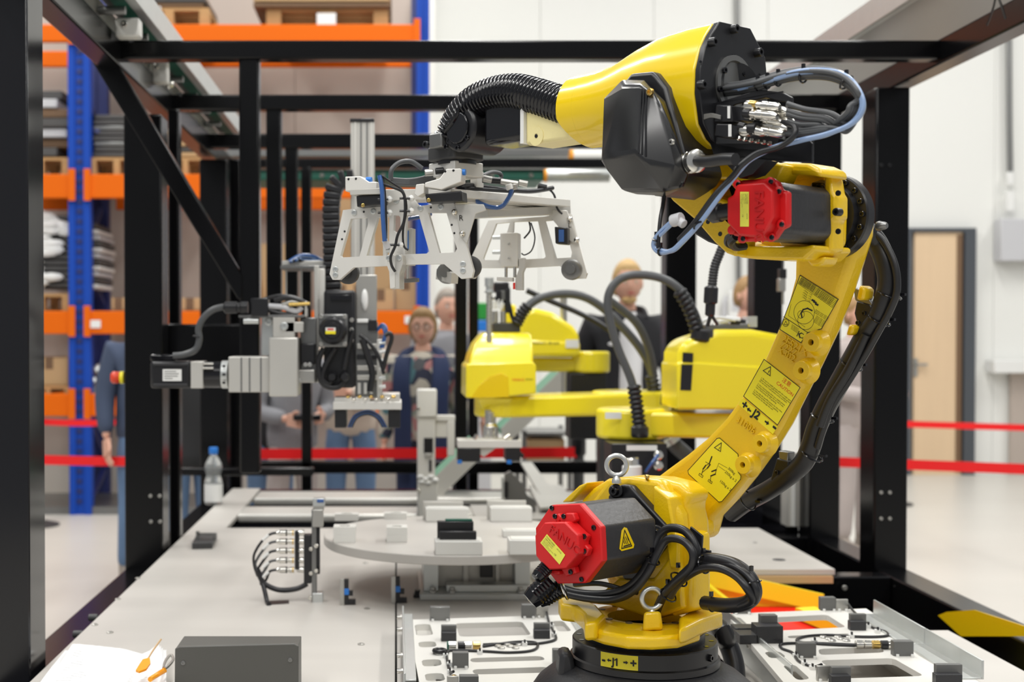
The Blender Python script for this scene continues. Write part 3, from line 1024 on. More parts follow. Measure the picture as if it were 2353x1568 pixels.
# table grid on the label
c0, c1, c2, c3 = (1842, 638), (1925, 689), (1913, 707), (1834, 652)
for i in range(7):
    t = i / 6
    mk.line(q(*lerp2(c0, c3, t)), q(*lerp2(c1, c2, t)), 0.0005, A, 0.0006)
for i in (0, 0.48, 0.58, 0.66, 0.74, 0.83, 0.91, 1.0):
    mk.line(q(*lerp2(c0, c1, i)), q(*lerp2(c3, c2, i)), 0.0005, A, 0.0006)
YD = A.cross(XD) if A.cross(XD).z > 0 else -A.cross(XD)
for r_ in range(6):
    a = lerp2(c0, c3, (r_ + 0.85) / 6.0)
    mk.text('MAX PAYLOAD ON J%d' % (r_ + 1), q(a[0] + 1, a[1] + 0.5), XD, YD, 0.0030)
    for i in (0.50, 0.60, 0.68, 0.76, 0.85):
        b = lerp2(a, lerp2(c1, c2, (r_ + 0.85) / 6.0), i)
        mk.text(str(12 + 7 * r_), q(*b), XD, YD, 0.0026)
mk.line(q(1801, 728), q(1857, 765), 0.0009, A, 0.0006)
def circle(cx, cy, r, w=0.0007, n=28, a0=0, a1=2 * PI, mb=None, pl=PLA):
    c = pl.at(cx, cy, 0.0004)
    e1 = XD
    e2 = A.cross(XD)
    pts = [c + e1 * r * math.cos(a0 + (a1 - a0) * i / n) + e2 * r * math.sin(a0 + (a1 - a0) * i / n) for i in range(n + 1)]
    for i in range(n):
        mb.line(pts[i], pts[i + 1], w, A, 0.0006)
circle(1848, 718, 0.0185, mb=mk)
circle(1852, 737, 0.0145, mb=mk)
circle(1841, 723, 0.006, mb=mk)
circle(1806, 742, 0.0062, w=0.0006, mb=mk)
circle(1806, 742, 0.0052, w=0.0004, mb=mk)
for s_ in ((1802, 746, 1806, 738), (1806, 738, 1810, 747), (1810, 747, 1802, 746)):
    mk.line(q(s_[0], s_[1]), q(s_[2], s_[3]), 0.0007, A, 0.0006)
# small robot drawing on the label
rp = [(1843, 729), (1841, 720), (1846, 712), (1856, 709), (1866, 714)]
for i in range(len(rp) - 1):
    mk.line(q(*rp[i]), q(*rp[i + 1]), 0.0022, A, 0.0006)
for (x, y) in ((1867, 690), (1871, 694), (1875, 699)):
    mk.line(q(x, y), q(x + 4, y + 2), 0.003, A, 0.0006)
mk.line(q(1818, 700), q(1812, 726), 0.0004, A, 0.0006)
mk.line(q(1812, 726), q(1850, 752), 0.0004, A, 0.0006)
for k, (x, y) in enumerate(((1846, 668), (1844, 673), (1843, 678), (1842, 683))):
    mk.text('-170deg  +170', q(x, y), XD, YD, 0.0030)
for k in range(3):
    mk.text('Rotation center of J5 axis', q(1874 - 1.4 * k, 713 + 3.0 * k), XD, YD, 0.0026)
for k in range(6):
    mk.text('Motion range of J5', q(1876 - 1.4 * k, 727 + 2.6 * k), XD, YD, 0.0024)
for k in range(4):
    mk.text('TUV Rheinland', q(1819 - 0.8 * k, 747 + 3 * k), XD, YD, 0.0024)
mk.text('K', q(1829, 772), XD, YD, 0.014)
mk.text('C', q(1834, 773), XD, YD, 0.012)
mk.text('s', q(1842, 778), XD, YD, 0.007)
sub(mk, 'range_print', black_ink, arm, fix=False, smooth=0)
# cast numbers
mk = MB()
mk.text('2F521X', q(1795, 783), XD, YD, 0.0165, 0.0016)
mk.text('7227', q(1791, 797), XD, YD, 0.0165, 0.0016)
mk.text('X302', q(1785, 808), XD, YD, 0.0165, 0.0016)
mk.text('31006', q(1690, 968), XD, YD, 0.0165, 0.0014)
sub(mk, 'cast_numbers', yellow, arm, smooth=0, kind='stuff')
# caution label
mk = sticker([(1756, 826), (1839, 891), (1787, 977), (1709, 911)], 'caution_label', w=0.0012)
XC = (PLA.at(1839, 891) - PLA.at(1756, 826)).normalized()
YC = A.cross(XC)
YC = YC if YC.z > 0 else -YC
tri = [(1754, 852), (1771, 843), (1770, 864)]
for i in range(3):
    mk.line(q(*tri[i]), q(*tri[(i + 1) % 3]), 0.0011, A, 0.0007)
mk.text('!', q(1763, 861), XC, YC, 0.012, align='CENTER')
lines = ['1. Be sure to supply grease with the outlet open.', 'Open the grease outlet before you supply grease.', 'Do not close it until grease comes out there.',
         '2. Use a hand pump when you supply grease.', 'Pressing hard will damage the oil seal in use.', 'Use a hand pump for the greasing.',
         '3. Use only the specified grease for this robot.', 'Use specified grease only when supplying.', 'Other grease can damage the unit.']
for k, tx in enumerate(lines):
    o_ = lerp2((1749, 869), (1727, 907), (k + (k // 3) * 0.7) / 10.0)
    mk.text(tx, q(*o_), XC, YC, 0.0034)
for ox, oy, oz in ((0, 0, 0), (.0005, .0004, .0001), (-.0005, -.0004, .0002), (.0004, -.0007, .0003), (-.0004, .0007, .0004)):
    oo = XC * ox + YC * oy + A * oz
    mk.text('+', q(1701, 934) + oo, XC, YC, 0.021)
    mk.text('J2', q(1727, 954) + oo, XC, YC, 0.0190)
    mk.text('-', q(1772, 986) + oo, XC, YC, 0.026)
for (x0, y0, sg) in ((1720, 941, -1), (1762, 971, 1)):
    c = q(x0 + 1, y0 + 1)
    e = XC * sg
    mk.line(c - e * 0.0035, c, 0.0028, A, 0.0006)
    mk.add([c + e * 0.0042 + A * 0.0006, c + YC * 0.0040 + A * 0.0006, c - YC * 0.0040 + A * 0.0006], [(0, 1, 2)])
sub(mk, 'caution_print', black_ink, arm, fix=False, smooth=0)
mk = MB()
mk.text('CAUTION', q(1783, 882), XC, YC, 0.0082)
mk.text('\u6ce8\u610f', q(1796, 875), XC, YC, 0.0092)
sub(mk, 'caution_title', red_ink, arm, fix=False, smooth=0)
sub(MB().prism(PLA.poly([(1706, 915), (1787, 981), (1776, 998), (1697, 930)], 0.0002), A * 0.0004), 'axis_label', yellow_label, arm)
# lifting label
lp = [(1654, 1007), (1696, 1044), (1697, 1052), (1692, 1062), (1692, 1074), (1697, 1086), (1703, 1094), (1702, 1102), (1659, 1153), (1652, 1154), (1583, 1090), (1581, 1082), (1648, 1008)]
mk = sticker(lp, 'lifting_label', w=0.0012)
tri = [(1642, 1029), (1658, 1018), (1656, 1038)]
for i in range(3):
    mk.line(q(*tri[i]), q(*tri[(i + 1) % 3]), 0.0011, A, 0.0007)
mk.text('!', q(1650, 1036), XC, YC, 0.011, align='CENTER')
for pth in (((1612, 1092), (1616, 1078), (1622, 1070), (1630, 1066), (1636, 1050)), ((1632, 1108), (1634, 1094), (1644, 1090), (1646, 1080), (1636, 1084)), ((1622, 1062), (1632, 1068), (1626, 1076), (1614, 1086))):
    for i in range(len(pth) - 1):
        mk.line(q(*pth[i]), q(*pth[i + 1]), 0.0009 + 0.0012 * (i % 2), A, 0.0006)
for (x, y) in ((1612, 1090), (1633, 1104)):
    for (dx, dy, ex, ey) in ((-4, -2, 4, 4), (4, 4, 2, 8), (2, 8, -6, 2), (-6, 2, -4, -2)):
        mk.line(q(x + dx, y + dy), q(x + ex, y + ey), 0.0008, A, 0.0006)
mk.line(q(1646, 1080), q(1652, 1065), 0.0005, A, 0.0006)
mk.line(q(1652, 1065), q(1672, 1076), 0.0005, A, 0.0006)
mk.line(q(1652, 1072), q(1666, 1082), 0.0005, A, 0.0006)
mk.text('300kg', q(1672, 1078), XC, YC, 0.0068)
mk.text('250kg x 2', q(1665, 1086), XC, YC, 0.0068)
mk.text('150kg x 2', q(1653, 1107), XC, YC, 0.0068)
sub(mk, 'lifting_print', black_ink, arm, fix=False, smooth=0)

# ---- black reducer ring at the elbow
PLR = PLA.moved(0.022)
rc = PLR.at(1905, 498)
RR = 0.063
m = MB().lathe([(RR + 0.002, -0.020), (RR + 0.002, -0.003), (RR, 0.0), (RR * 0.80, 0.0), (RR * 0.78, 0.012), (RR * 0.60, 0.012)], rc, A, 56)
ring = part(m, 'elbow_reducer', black_satin, smooth=30)
ax, ay, _ = basis(A)
for i in range(18):
    t = 2 * PI * i / 18
    sub(MB().bolt(rc + ax * (RR * 0.9 * math.cos(t)) + ay * (RR * 0.9 * math.sin(t)), A, 0.0045, 0.004), 'bolt', black_gloss, ring)

# ---- elbow housing, motor 3
PH0 = PLR.moved(0.018)      # back plane of housing
PH1 = PLR.moved(0.10)
back = [(1740, 385), (1780, 376), (1890, 380), (1935, 404), (1946, 470), (1942, 560), (1900, 604), (1800, 600), (1706, 590), (1660, 560),
        (1600, 500), (1545, 452), (1530, 440), (1610, 380), (1650, 350), (1700, 360)]
PB = PLA.moved(0.082)
hs = MB().prism(PB.poly([(1744, 388), (1780, 378), (1870, 380), (1902, 402), (1914, 470), (1911, 560), (1875, 602), (1800, 598), (1742, 560)]), -A * 0.045)
house = part(hs, 'elbow_housing', yellow, bevel=0.008, seg=3)
# right rim, top bar, bottom tray standing proud
PF = PB.moved(0.035)
m = MB().prism(PF.poly([(1893, 408), (1905, 398), (1912, 440), (1920, 452), (1920, 500), (1912, 508), (1910, 575), (1893, 590)]), -A * 0.035)
sub(m, 'mounting_rim', yellow, house, bevel=0.006)
PF2 = PB.moved(0.075)
m = MB().prism(PF2.poly([(1742, 398), (1748, 379), (1800, 373), (1856, 375), (1884, 388), (1886, 408), (1866, 402), (1800, 400), (1744, 410)]), -A * 0.075)
sub(m, 'top_web', yellow, house, bevel=0.006)
m = MB().prism(PF2.poly([(1640, 545), (1700, 560), (1722, 566), (1850, 566), (1868, 562), (1872, 574), (1846, 598), (1738, 596), (1700, 592), (1664, 572)]), -A * 0.10)
sub(m, 'bottom_tray', yellow, house, bevel=0.008, seg=3)
m = MB().prism(PF2.moved(-0.03).poly([(1848, 594), (1896, 590), (1888, 606), (1880, 612), (1862, 612)]), -A * 0.04)
sub(m, 'drain_lug', yellow, house, bevel=0.004)
# left wing carrying the forearm, with the dark cast opening
PW = PLA.moved(0.185)
m = MB().prism(PW.poly([(1528, 440), (1560, 405), (1600, 375), (1640, 345), (1700, 350), (1760, 372), (1800, 378), (1780, 420), (1700, 470), (1690, 590), (1668, 582), (1640, 556), (1596, 505), (1545, 462)]), -A * 0.05,
               holes=[list(reversed(PW.poly([(1628, 412), (1668, 412), (1692, 440), (1690, 470), (1672, 462), (1640, 450)])))])
wing = part(m, 'forearm_bracket', yellow, bevel=0.006, seg=3)
m = MB().prism(PW.poly([(1600, 400), (1720, 400), (1720, 480), (1600, 480)], -0.051), -A * 0.004)
sub(m, 'recess_back', black_satin, wing)
for (x, y, Y_) in ((1627, 473, 0), (1627, 510, 0), (1655, 538, 0)):
    c = PW.at(x, y)
    sub(MB().cyl(c - A * 0.001, c + A * 0.0006, 0.0035, n=14), 'tapped_hole', black_satin, wing)
for (x, y) in ((1797, 389), (1926, 444), (1926, 532)):
    c = (PF2 if x < 1850 else PF).at(x, y)
    sub(MB().cyl(c - A * 0.001, c + A * 0.0008, 0.0042, n=14), 'tapped_hole', black_satin, house)
sub(MB().bolt(PF.at(1930, 488), A, 0.006, 0.012), 'plug', rubber, house)
m = MB().prism(PW.moved(-0.055).poly([(1592, 500), (1640, 545), (1654, 566), (1625, 556), (1590, 535)]), -A * 0.03)
part(m, 'under_cover', black_satin, bevel=0.003)
# steel motor mounting plate
PM = PB.moved(0.008)
m = MB().prism(PM.poly([(1890, 414), (1906, 416), (1912, 556), (1905, 562), (1800, 566), (1795, 558), (1870, 420)]), A * 0.006)
part(m, 'motor_plate', steel_dull, bevel=0.002)

def servo(pl, body, length, face, redth, name, yaw, cap_off):
    """motor: body polygon drawn on the plane pl (red cap's back), red cap stands towards A"""
    mb = MB().prism(pl.poly(body), -A * length)
    bd = part(mb, 'servo_motor', black_cast, bevel=0.006, seg=3)
    rc_ = sub(MB().prism(pl.poly(face, redth), -A * redth), 'red_cap', red_plastic, bd, bevel=0.0035, seg=2)
    return bd, rc_

# ---- motor 3 (elbow)
PC3 = Plane(1770, 482, 1.845, A)
body3 = [(1728, 418), (1758, 412), (1782, 424), (1790, 440), (1790, 520), (1782, 540), (1758, 554), (1722, 552), (1706, 530), (1706, 438)]
mot3, cap3 = servo(PC3, [(1722, 420), (1780, 416), (1796, 432), (1797, 530), (1778, 551), (1718, 553), (1708, 540), (1708, 436)], 0.158,
                   [(1700, 414), (1772, 409), (1786, 418), (1794, 436), (1810, 440), (1810, 520), (1794, 528), (1778, 552), (1706, 556), (1698, 545), (1680, 540), (1690, 530), (1690, 440), (1694, 428)], 0.012, 'elbow', 0, 0)
PC3f = PC3.moved(0.030)
m = MB().prism(PC3f.poly([(1692, 424), (1756, 418), (1776, 438), (1776, 498), (1760, 532), (1746, 546), (1698, 542), (1680, 524), (1670, 512), (1670, 455), (1684, 448)]), -A * 0.022)
sub(m, 'encoder_cap', red_plastic, mot3, bevel=0.003)
e_x = -D
m = MB()
for (x, y) in ((1772, 418), (1791, 440), (1797, 516), (1774, 546), (1708, 549), (1697, 424), (1684, 529)):
    c = PC3.at(x, y, 0.012)
    m.lathe([(0.0065, 0), (0.0065, 0.004), (0.0045, 0.005)], c, A, 14)
sub(m, 'screw_bosses', red_plastic, mot3)
for (x, y) in ((1772, 418), (1791, 440), (1797, 516), (1774, 546), (1708, 549), (1697, 424)):
    sub(MB().bolt(PC3.at(x, y, 0.0165), A, 0.0036, 0.002), 'cap_screw', black_gloss, mot3)
# yellow type label and embossed maker's name on the cap
def type_label(pl, pts, xd, yd, par, off=0.0004):
    q_ = pl.poly(pts, off)
    sub(MB().prism(q_, A * 0.0004), 'type_label', mat_label, par)
    mk_ = MB()
    o = q_[0]
    ex = (q_[1] - q_[0])
    ey = (q_[3] - q_[0])
    w_, h_ = ex.length, ey.length
    ex.normalize(); ey.normalize()
    def tx(s_, u, v_, size):
        mk_.text(s_, o + ex * (u * w_) + ey * (v_ * h_) + A * 0.001, ex, -ey, size)
    tx('PULSECODER', 0.05, 0.2, h_ * 0.17)
    tx('\u03b1iA R128', 0.62, 0.2, h_ * 0.14)
    tx('A860-2090-T321', 0.05, 0.38, h_ * 0.15)
    tx('NO.  11771170 2210516', 0.05, 0.52, h_ * 0.10)
    tx('MADE IN JAPAN', 0.05, 0.64, h_ * 0.09)
    tx('FANUC CORPORATION YAMANASHI', 0.05, 0.75, h_ * 0.08)
    tx('SHIBOKUSA OSHINO-MURA', 0.05, 0.86, h_ * 0.08)
    tx('CE', 0.66, 0.72, h_ * 0.2)
    sub(mk_, 'type_print', black_ink, par, fix=False, smooth=0)
mat_label = mat('label_yellow_green', (0.83, 0.80, 0.10), 0.4)
type_label(PC3f, [(1721, 441), (1721, 521), (1701, 521), (1701, 441)], None, None, cap3, 0.0005)
EX3 = (PC3f.at(1740, 520) - PC3f.at(1740, 440)).normalized()
EY3 = (PC3f.at(1760, 480) - PC3f.at(1730, 480)).normalized()
mk = MB().text('FANUC', PC3f.at(1735, 438, 0.0), EX3, EY3, 0.022, 0.0016)
sub(mk, 'embossed_name', red_deep, mot3, smooth=0)
# connector on the left of motor 3 and cable stub below
c = PC3.at(1672, 486, 0.004)
m = MB().lathe([(0.011, -0.012), (0.012, 0.0), (0.012, 0.01), (0.014, 0.012), (0.014, 0.026), (0.010, 0.032), (0.0, 0.032)], c, D * 0.8 - V((0, 0, 0.05)), 20)
sub(m, 'connector', black_satin, mot3)
m = MB().tube([PC3.at(1690, 545, -0.005), PC3.at(1680, 556, -0.01), PC3.at(1690, 568, -0.03), PC3.at(1712, 566, -0.05)], 0.006, n=8)
m.tube([PC3.at(1684, 540, -0.015), PC3.at(1672, 548, -0.02), PC3.at(1674, 562, -0.03), PC3.at(1700, 570, -0.05)], 0.005, n=8)
sub(m, 'motor_lead', rubber, mot3)
# corner blocks of the motor flange
PK3 = PB.moved(0.016)
for pts in ([(1873, 420), (1897, 421), (1900, 440), (1874, 446)], [(1873, 536), (1900, 538), (1900, 558), (1873, 560)]):
    sub(MB().prism(PK3.poly(pts), A * 0.012), 'flange_corner', black_gloss, mot3, bevel=0.003)
for (x, y) in ((1886, 432), (1888, 548)):
    sub(MB().bolt(PK3.at(x, y, 0.012), A, 0.0062, 0.006), 'flange_bolt', black_gloss, mot3)
# flat side panels on the motor body
# ---- J4 housing and forearm
PR = Plane(1676, 205, 1.93, -D)               # rear plate plane
plate = [(1640, 52), (1712, 68), (1746, 135), (1752, 205), (1748, 275), (1735, 325), (1712, 348), (1640, 340), (1622, 322), (1604, 285), (1595, 215), (1597, 160), (1608, 110), (1620, 84)]
pc = PR.at(1676, 210)
pp = PR.poly(plate)
def on_circle(c, r, n_):
    return [c + A * (r * math.cos(t)) + UPV * (r * math.sin(t)) for t in [2 * PI * i / n_ for i in range(n_)]]
def resample(poly, c, n_):
    out = []
    uv = [((p - c).dot(A), (p - c).z) for p in poly]
    for i in range(n_):
        t = 2 * PI * i / n_
        dx, dy = math.cos(t), math.sin(t)
        best = 0
        for k in range(len(uv)):
            (x1, y1), (x2, y2) = uv[k], uv[(k + 1) % len(uv)]
            ex, ey = x2 - x1, y2 - y1
            den = dx * ey - dy * ex
            if abs(den) < 1e-9:
                continue
            s_ = (x1 * ey - y1 * ex) / den
            u_ = (x1 * dy - y1 * dx) / den
            if s_ > 0 and -1e-6 <= u_ <= 1 + 1e-6:
                best = max(best, s_)
        out.append(c + A * (best * dx) + UPV * (best * dy))
    return out
N = 48
r0 = resample(pp, pc, N)
FA = P(1340, 259, 0.898 * 2.394)               # a point on the forearm centre line
FA = FA
r1 = [p + D * 0.045 for p in r0]
def mixring(ra, rb_, t):
    return [a.lerp(b, t) for a, b in zip(ra, rb_)]
def fc(L):                                     # forearm centre line by distance along D from FA
    return FA + D * L
circ = lambda L, r: on_circle(fc(L), r, N)
dFA = (FA - pc).dot(D)
rings = [r0, r1,
         mixring([p + D * 0.10 for p in r0], circ(-dFA + 0.10, 0.085), 0.35),
         mixring([p + D * 0.15 for p in r0], circ(-dFA + 0.15, 0.075), 0.72),
         mixring([p + D * 0.20 for p in r0], circ(-dFA + 0.20, 0.064), 0.95),
         circ(-dFA + 0.235, 0.061), circ(-dFA + 0.262, 0.0602)]
m = MB().loft(rings)
fh = part(m, 'forearm_housing', yellow_smooth, bevel=0.004, smooth=45)
# rear closing plate, black, with centre bore
m = MB()
outer = [p - D * 0.001 for p in r0]
hc = PR.at(1686, 197)
hole = [hc + A * (0.036 * math.cos(-2 * PI * i / 28)) + UPV * (0.036 * math.sin(-2 * PI * i / 28)) for i in range(28)]
m.prism([PR.at(x, y) for x, y in plate], -D * 0.010, holes=[hole])
rp = part(m, 'rear_plate', black_satin, bevel=0.0015)
m = MB().lathe([(0.044, 0.0), (0.044, 0.004), (0.036, 0.004), (0.034, 0.0), (0.034, -0.012), (0.030, -0.014)], PR.at(1686, 197, 0.010), -D, 36)
sub(m, 'bore_ring', alu_dark, rp, smooth=30)
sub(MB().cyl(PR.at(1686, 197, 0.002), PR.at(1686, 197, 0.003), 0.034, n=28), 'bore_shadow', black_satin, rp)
for (x, y) in ((1682, 68), (1632, 98), (1737, 122), (1607, 196)):
    sub(MB().bolt(PR.at(x, y, 0.010), -D, 0.0068, 0.010), 'bolt', black_satin, rp)
for (x, y) in ((1663, 162), (1709, 170), (1652, 205)):
    sub(MB().bolt(PR.at(x, y, 0.014), -D, 0.0048, 0.004), 'bolt', black_gloss, rp)
for (x, y) in ((1610, 142), (1683, 128), (1687, 128), (1745, 172)):
    sub(MB().cyl(PR.at(x, y, 0.0095), PR.at(x, y, 0.0105), 0.002, n=10), 'pin_hole', black_gloss, rp)

# forearm tube with its cut away end, wrist and tool flange
dE = 0.30 - dFA
Lend = -dFA + 0.292
nn = 40
ring_a = circ(-dFA + 0.25, 0.0600)
# ragged end: the side towards the camera stops earlier, the lower rear side runs on
endr = []
for i in range(N):
    t = 2 * PI * i / N
    facing = math.cos(t)                        # +1 towards A (camera)
    low = -math.sin(t)
    Lx = Lend + 0.02 * max(0, -facing) + (0.0 if low < 0.3 else -0.035 * (low - 0.3))
    endr.append(fc(Lx) + A * (0.060 * math.cos(t)) + UPV * (0.060 * math.sin(t)))
inner = [p.lerp(fc((p - FA).dot(D)), 0.10) for p in endr]
inner2 = [fc(-dFA + 0.28) + (p - fc((p - FA).dot(D))) for p in inner]
m = MB().loft([ring_a, endr, inner, inner2], cap=False)
ft = part(m, 'forearm_sleeve', yellow_smooth, smooth=50)
# inner forearm beam
c_in = fc(Lend - 0.03)
LW = 0.26
def fbx(L0, L1, a0, a1, z0, z1):
    o = FA
    pts = []
    for z in (z0, z1):
        for (L, a) in ((L0, a0), (L1, a0), (L1, a1), (L0, a1)):
            pts.append(o + D * L + A * a + UPV * z)
    return pts
# calibrate lengths by pixel: find L where the axis projects on given px
def L_at(px, a=0.0):
    lo, hi = -0.5, 1.5
    for _ in range(50):
        mid = (lo + hi) / 2
        p = FA + D * mid + A * a
        x = HX + F * p.x / p.y
        if x > px: lo = mid
        else: hi = mid
    return (lo + hi) / 2
L1210, L1110, L1050 = L_at(1208, 0.03), L_at(1112, 0.03), L_at(1040)
def zrel(px, py, L, a=0.0):
    p = FA + D * L + A * a
    return P(px, py, p.y).z - FA.z
za, zb = zrel(1250, 345, L_at(1250)), zrel(1250, 240, L_at(1250))
m = MB().hexa(fbx(Lend - 0.05, L1210, -0.035, 0.032, za + 0.006, zb))
sub(m, 'film_wrapped_cover', cream_film, ft, bevel=0.006)
c = FA + D * L_at(1232, 0.032) + A * 0.032
c.z = P(1232, 313, c.y).z
sub(MB().lathe([(0.016, 0), (0.016, 0.0012), (0.0045, 0.0012), (0.0035, 0.0002), (0, 0.0002)], c, A, 28), 'cover_boss', cream_film, ft)
sub(MB().cyl(c, c + A * 0.0016, 0.003), 'cover_hole', black_satin, ft)
zc, zd = zrel(1160, 340, L1110), zrel(1160, 222, L1110)
m = MB().hexa(fbx(L1210 + 0.002, L1110, -0.04, 0.034, zc, zd))
wr = part(m, 'wrist_body', black_gloss, bevel=0.01, seg=3)
sub(MB().hexa(fbx(L1210, L1210 + 0.008, -0.036, 0.036, za + 0.01, zb + 0.01)), 'label_strip', white_plastic, wr)
c5 = FA + D * (L_at(1095, 0.0))
c5.z = P(1095, 300, c5.y).z
m = MB().cyl(c5 - A * 0.045, c5 + A * 0.045, 0.042, n=32)
sub(m, 'wrist_hub', black_satin, wr, bevel=0.006)
sub(MB().cyl(c5 + A * 0.045, c5 + A * 0.05, 0.028, n=28), 'hub_cap', black_gloss, wr, bevel=0.002)
m = MB().tube([c5 + A * 0.046 + UPV * 0.05 - D * 0.01, c5 + A * 0.05 + UPV * 0.02 + D * 0.0, c5 + A * 0.05 + D * 0.03 - UPV * 0.005], 0.0035)
sub(m, 'grease_tube', black_gloss, wr)
for (dx, dz) in ((-0.03, 0.02), (-0.03, -0.03), (0.0, -0.035), (0.025, -0.02)):
    sub(MB().bolt(c5 + A * 0.045 - D * dx + UPV * dz, A, 0.0048), 'bolt', black_gloss, wr)
# tool flange block under the wrist
YF = (FA + D * L1050).y
t5 = P(1050, 335, YF)
def ybox(x0, y0, x1, y1, off=0.0, dep=0.09):     # box aligned with the arm, front edge near plane YF
    a_, b_ = P(x0, y1, YF), P(x1, y0, YF)
    return a_, b_
def wblock(mb, x0, y0, x1, y1, hw=0.05, Y=None):
    """block whose corner faces the camera: axes A and D"""
    Y = Y or YF
    cx = (x0 + x1) / 2
    c = P(cx, (y0 + y1) / 2, Y)
    h = (P(cx, y0, Y) - P(cx, y1, Y)).z / 2
    wpx = (P(x1, y0, Y) - P(x0, y0, Y)).x / 2
    return mb.obox(c, A * (wpx * 0.71), D * (wpx * 0.71), UPV * h)
m = MB(); wblock(m, 982, 338, 1112, 372)
tf = part(m, 'tool_flange', dark_grey, bevel=0.004)
m = MB(); wblock(m, 985, 308, 1046, 342, Y=YF - 0.03); sub(m, 'sensor_block', alu_dark, tf, bevel=0.003)
for (x, y) in ((1036, 325), (981, 333)):
    sub(MB().bolt(P(x, y, YF - 0.055), (A - D * 0.1), 0.0065, 0.006), 'bolt', black_satin, tf)
m = MB(); wblock(m, 1046, 322, 1112, 342, Y=YF); sub(m, 'hinge_block', black_gloss, tf, bevel=0.004)
sub(MB().cyl(P(1050, 372, YF), P(1050, 380, YF), 0.036, n=24), 'collar', black_satin, tf)
m = MB()
for i in range(5):
    m.ball(P(1002 + i * 9, 306, YF - 0.03), 0.004, n=8)
sub(m, 'fitting_row', zinc, tf)

# corrugated dress hose from the wrist into the sleeve
hp = [(1282, 238, 0.30), (1240, 224, 0.31), (1190, 212, 0.33), (1140, 216, 0.36), (1096, 234, 0.385), (1066, 262, 0.40), (1048, 292, 0.415), (1040, 318, 0.42)]
pts = []
for (x, y, L) in hp:
    Lx = L_at(x, 0.02)
    yy = (FA + D * Lx + A * 0.02).y
    pts.append(P(x, y, yy))
pts = [pts[0] - D * 0.03 - UPV * 0.012] + pts
m = MB().corrugated(pts, 0.0315, 0.0085, 0.16, 18)
part(m, 'dress_hose', black_gloss, smooth=60)

# ---- black faceted cover of the J4 drive
PV = Plane(1530, 300, 1.955, A).moved(0.045)
base = [(1397, 232), (1448, 168), (1500, 163), (1530, 172), (1552, 200), (1604, 395), (1588, 420), (1566, 436), (1540, 452), (1500, 450), (1400, 378), (1390, 360)]
m = MB().prism(PV.poly([(x - (22 if x > 1520 else 0), y) for x, y in base]), -A * 0.085)
cvb = part(m, 'drive_cover_base', black_satin, bevel=0.006, seg=3)
PVf = PV.moved(0.0)
front = [(x, y, o) for x, y, o in (
    (1386, 226, 0.012), (1382, 372, 0.012), (1384, 330, 0.03), (1432, 196, 0.044), (1470, 194, 0.044), (1384, 362, 0.052), (1458, 350, 0.072),
    (1480, 372, 0.068), (1430, 440, 0.03), (1460, 448, 0.02), (1530, 452, 0.012), (1528, 440, 0.04), (1396, 392, 0.04), (1412, 408, 0.02),
    (1502, 212, 0.044), (1520, 240, 0.04), (1566, 350, 0.026), (1586, 404, 0.012), (1530, 232, 0.012), (1480, 182, 0.012), (1430, 182, 0.014), (1576, 430, 0.012), (1545, 385, 0.044))]
m = MB().hull([PV.at(x, y, o) for x, y, o in front])
cv = part(m, 'drive_cover', cover_black, bevel=0.005, seg=3, smooth=20)
m = MB()
for k in range(3):
    a_, b_ = PV.at(1474 + 6 * k, 205 + 2 * k, 0.047), PV.at(1468 + 8 * k, 352 + 4 * k, 0.069 - 0.002 * k)
    m.beam(a_, b_, 0.003, 0.003, A)
sub(m, 'cover_rib', black_satin, cv)
sub(MB().bolt(PV.at(1496, 212, 0.046), A, 0.0055), 'cover_screw', brass, cv)
sub(MB().bolt(PV.at(1545, 327, 0.036), A, 0.0045), 'cover_screw', steel_dull, cv)
sub(MB().bolt(PV.at(1566, 424, 0.016), A, 0.0055), 'cover_screw', black_satin, cv)
# round metal connector with hose on the cover
a_, b_ = PV.at(1584, 374, 0.008), PV.at(1614, 373, 0.004)
m = MB().lathe([(0.016, 0), (0.016, 0.006), (0.0145, 0.008), (0.0165, 0.010), (0.0165, 0.020), (0.013, 0.022)], a_, -D + A * 0.4, 24)
cn = part(m, 'round_connector', steel, smooth=30)
c0_ = a_ + (-D + A * 0.4).normalized() * 0.02
m = MB().tube([c0_, PV.at(1630, 371, 0.02), PV.at(1662, 366, 0.025), PV.at(1690, 366, 0.03)], 0.0085, n=10)
sub(m, 'sleeve', rubber, cn)

# ---- cable bracket behind the plate (black sheet metal)
PBk = Plane(1700, 330, 1.86, A)
m = MB().prism(PBk.poly([(1632, 246), (1660, 232), (1740, 206), (1796, 212), (1820, 224), (1820, 236), (1786, 232), (1760, 224), (1690, 240), (1650, 262), (1648, 330), (1700, 340), (1760, 345), (1840, 300), (1866, 330), (1866, 372), (1700, 366), (1640, 352), (1632, 330)]), -A * 0.004)
br = part(m, 'cable_bracket', black_satin, bevel=0.001)
m = MB().prism(PBk.poly([(1632, 330), (1866, 330), (1866, 374), (1700, 366), (1640, 356)]), -A * 0.004,
               )
sub(m, 'bracket_web', black_satin, br)
m = MB().hexa([PBk.at(1700, 366), PBk.at(1866, 372), PBk.at(1866, 372, -0.07), PBk.at(1720, 366, -0.07), PBk.at(1700, 362), PBk.at(1866, 368), PBk.at(1866, 368, -0.07), PBk.at(1720, 362, -0.07)])
sub(m, 'bracket_foot', black_satin, br)
m = MB().hexa([PBk.at(1640, 240), PBk.at(1800, 212), PBk.at(1812, 222, -0.05), PBk.at(1660, 240, -0.05), PBk.at(1640, 237), PBk.at(1800, 209), PBk.at(1812, 219, -0.05), PBk.at(1660, 237, -0.05)])
sub(m, 'bracket_lip', black_satin, br)
m = MB().prism(PBk.poly([(1672, 380), (1705, 362), (1760, 368), (1730, 400), (1700, 410)], 0.002), -A * 0.03)
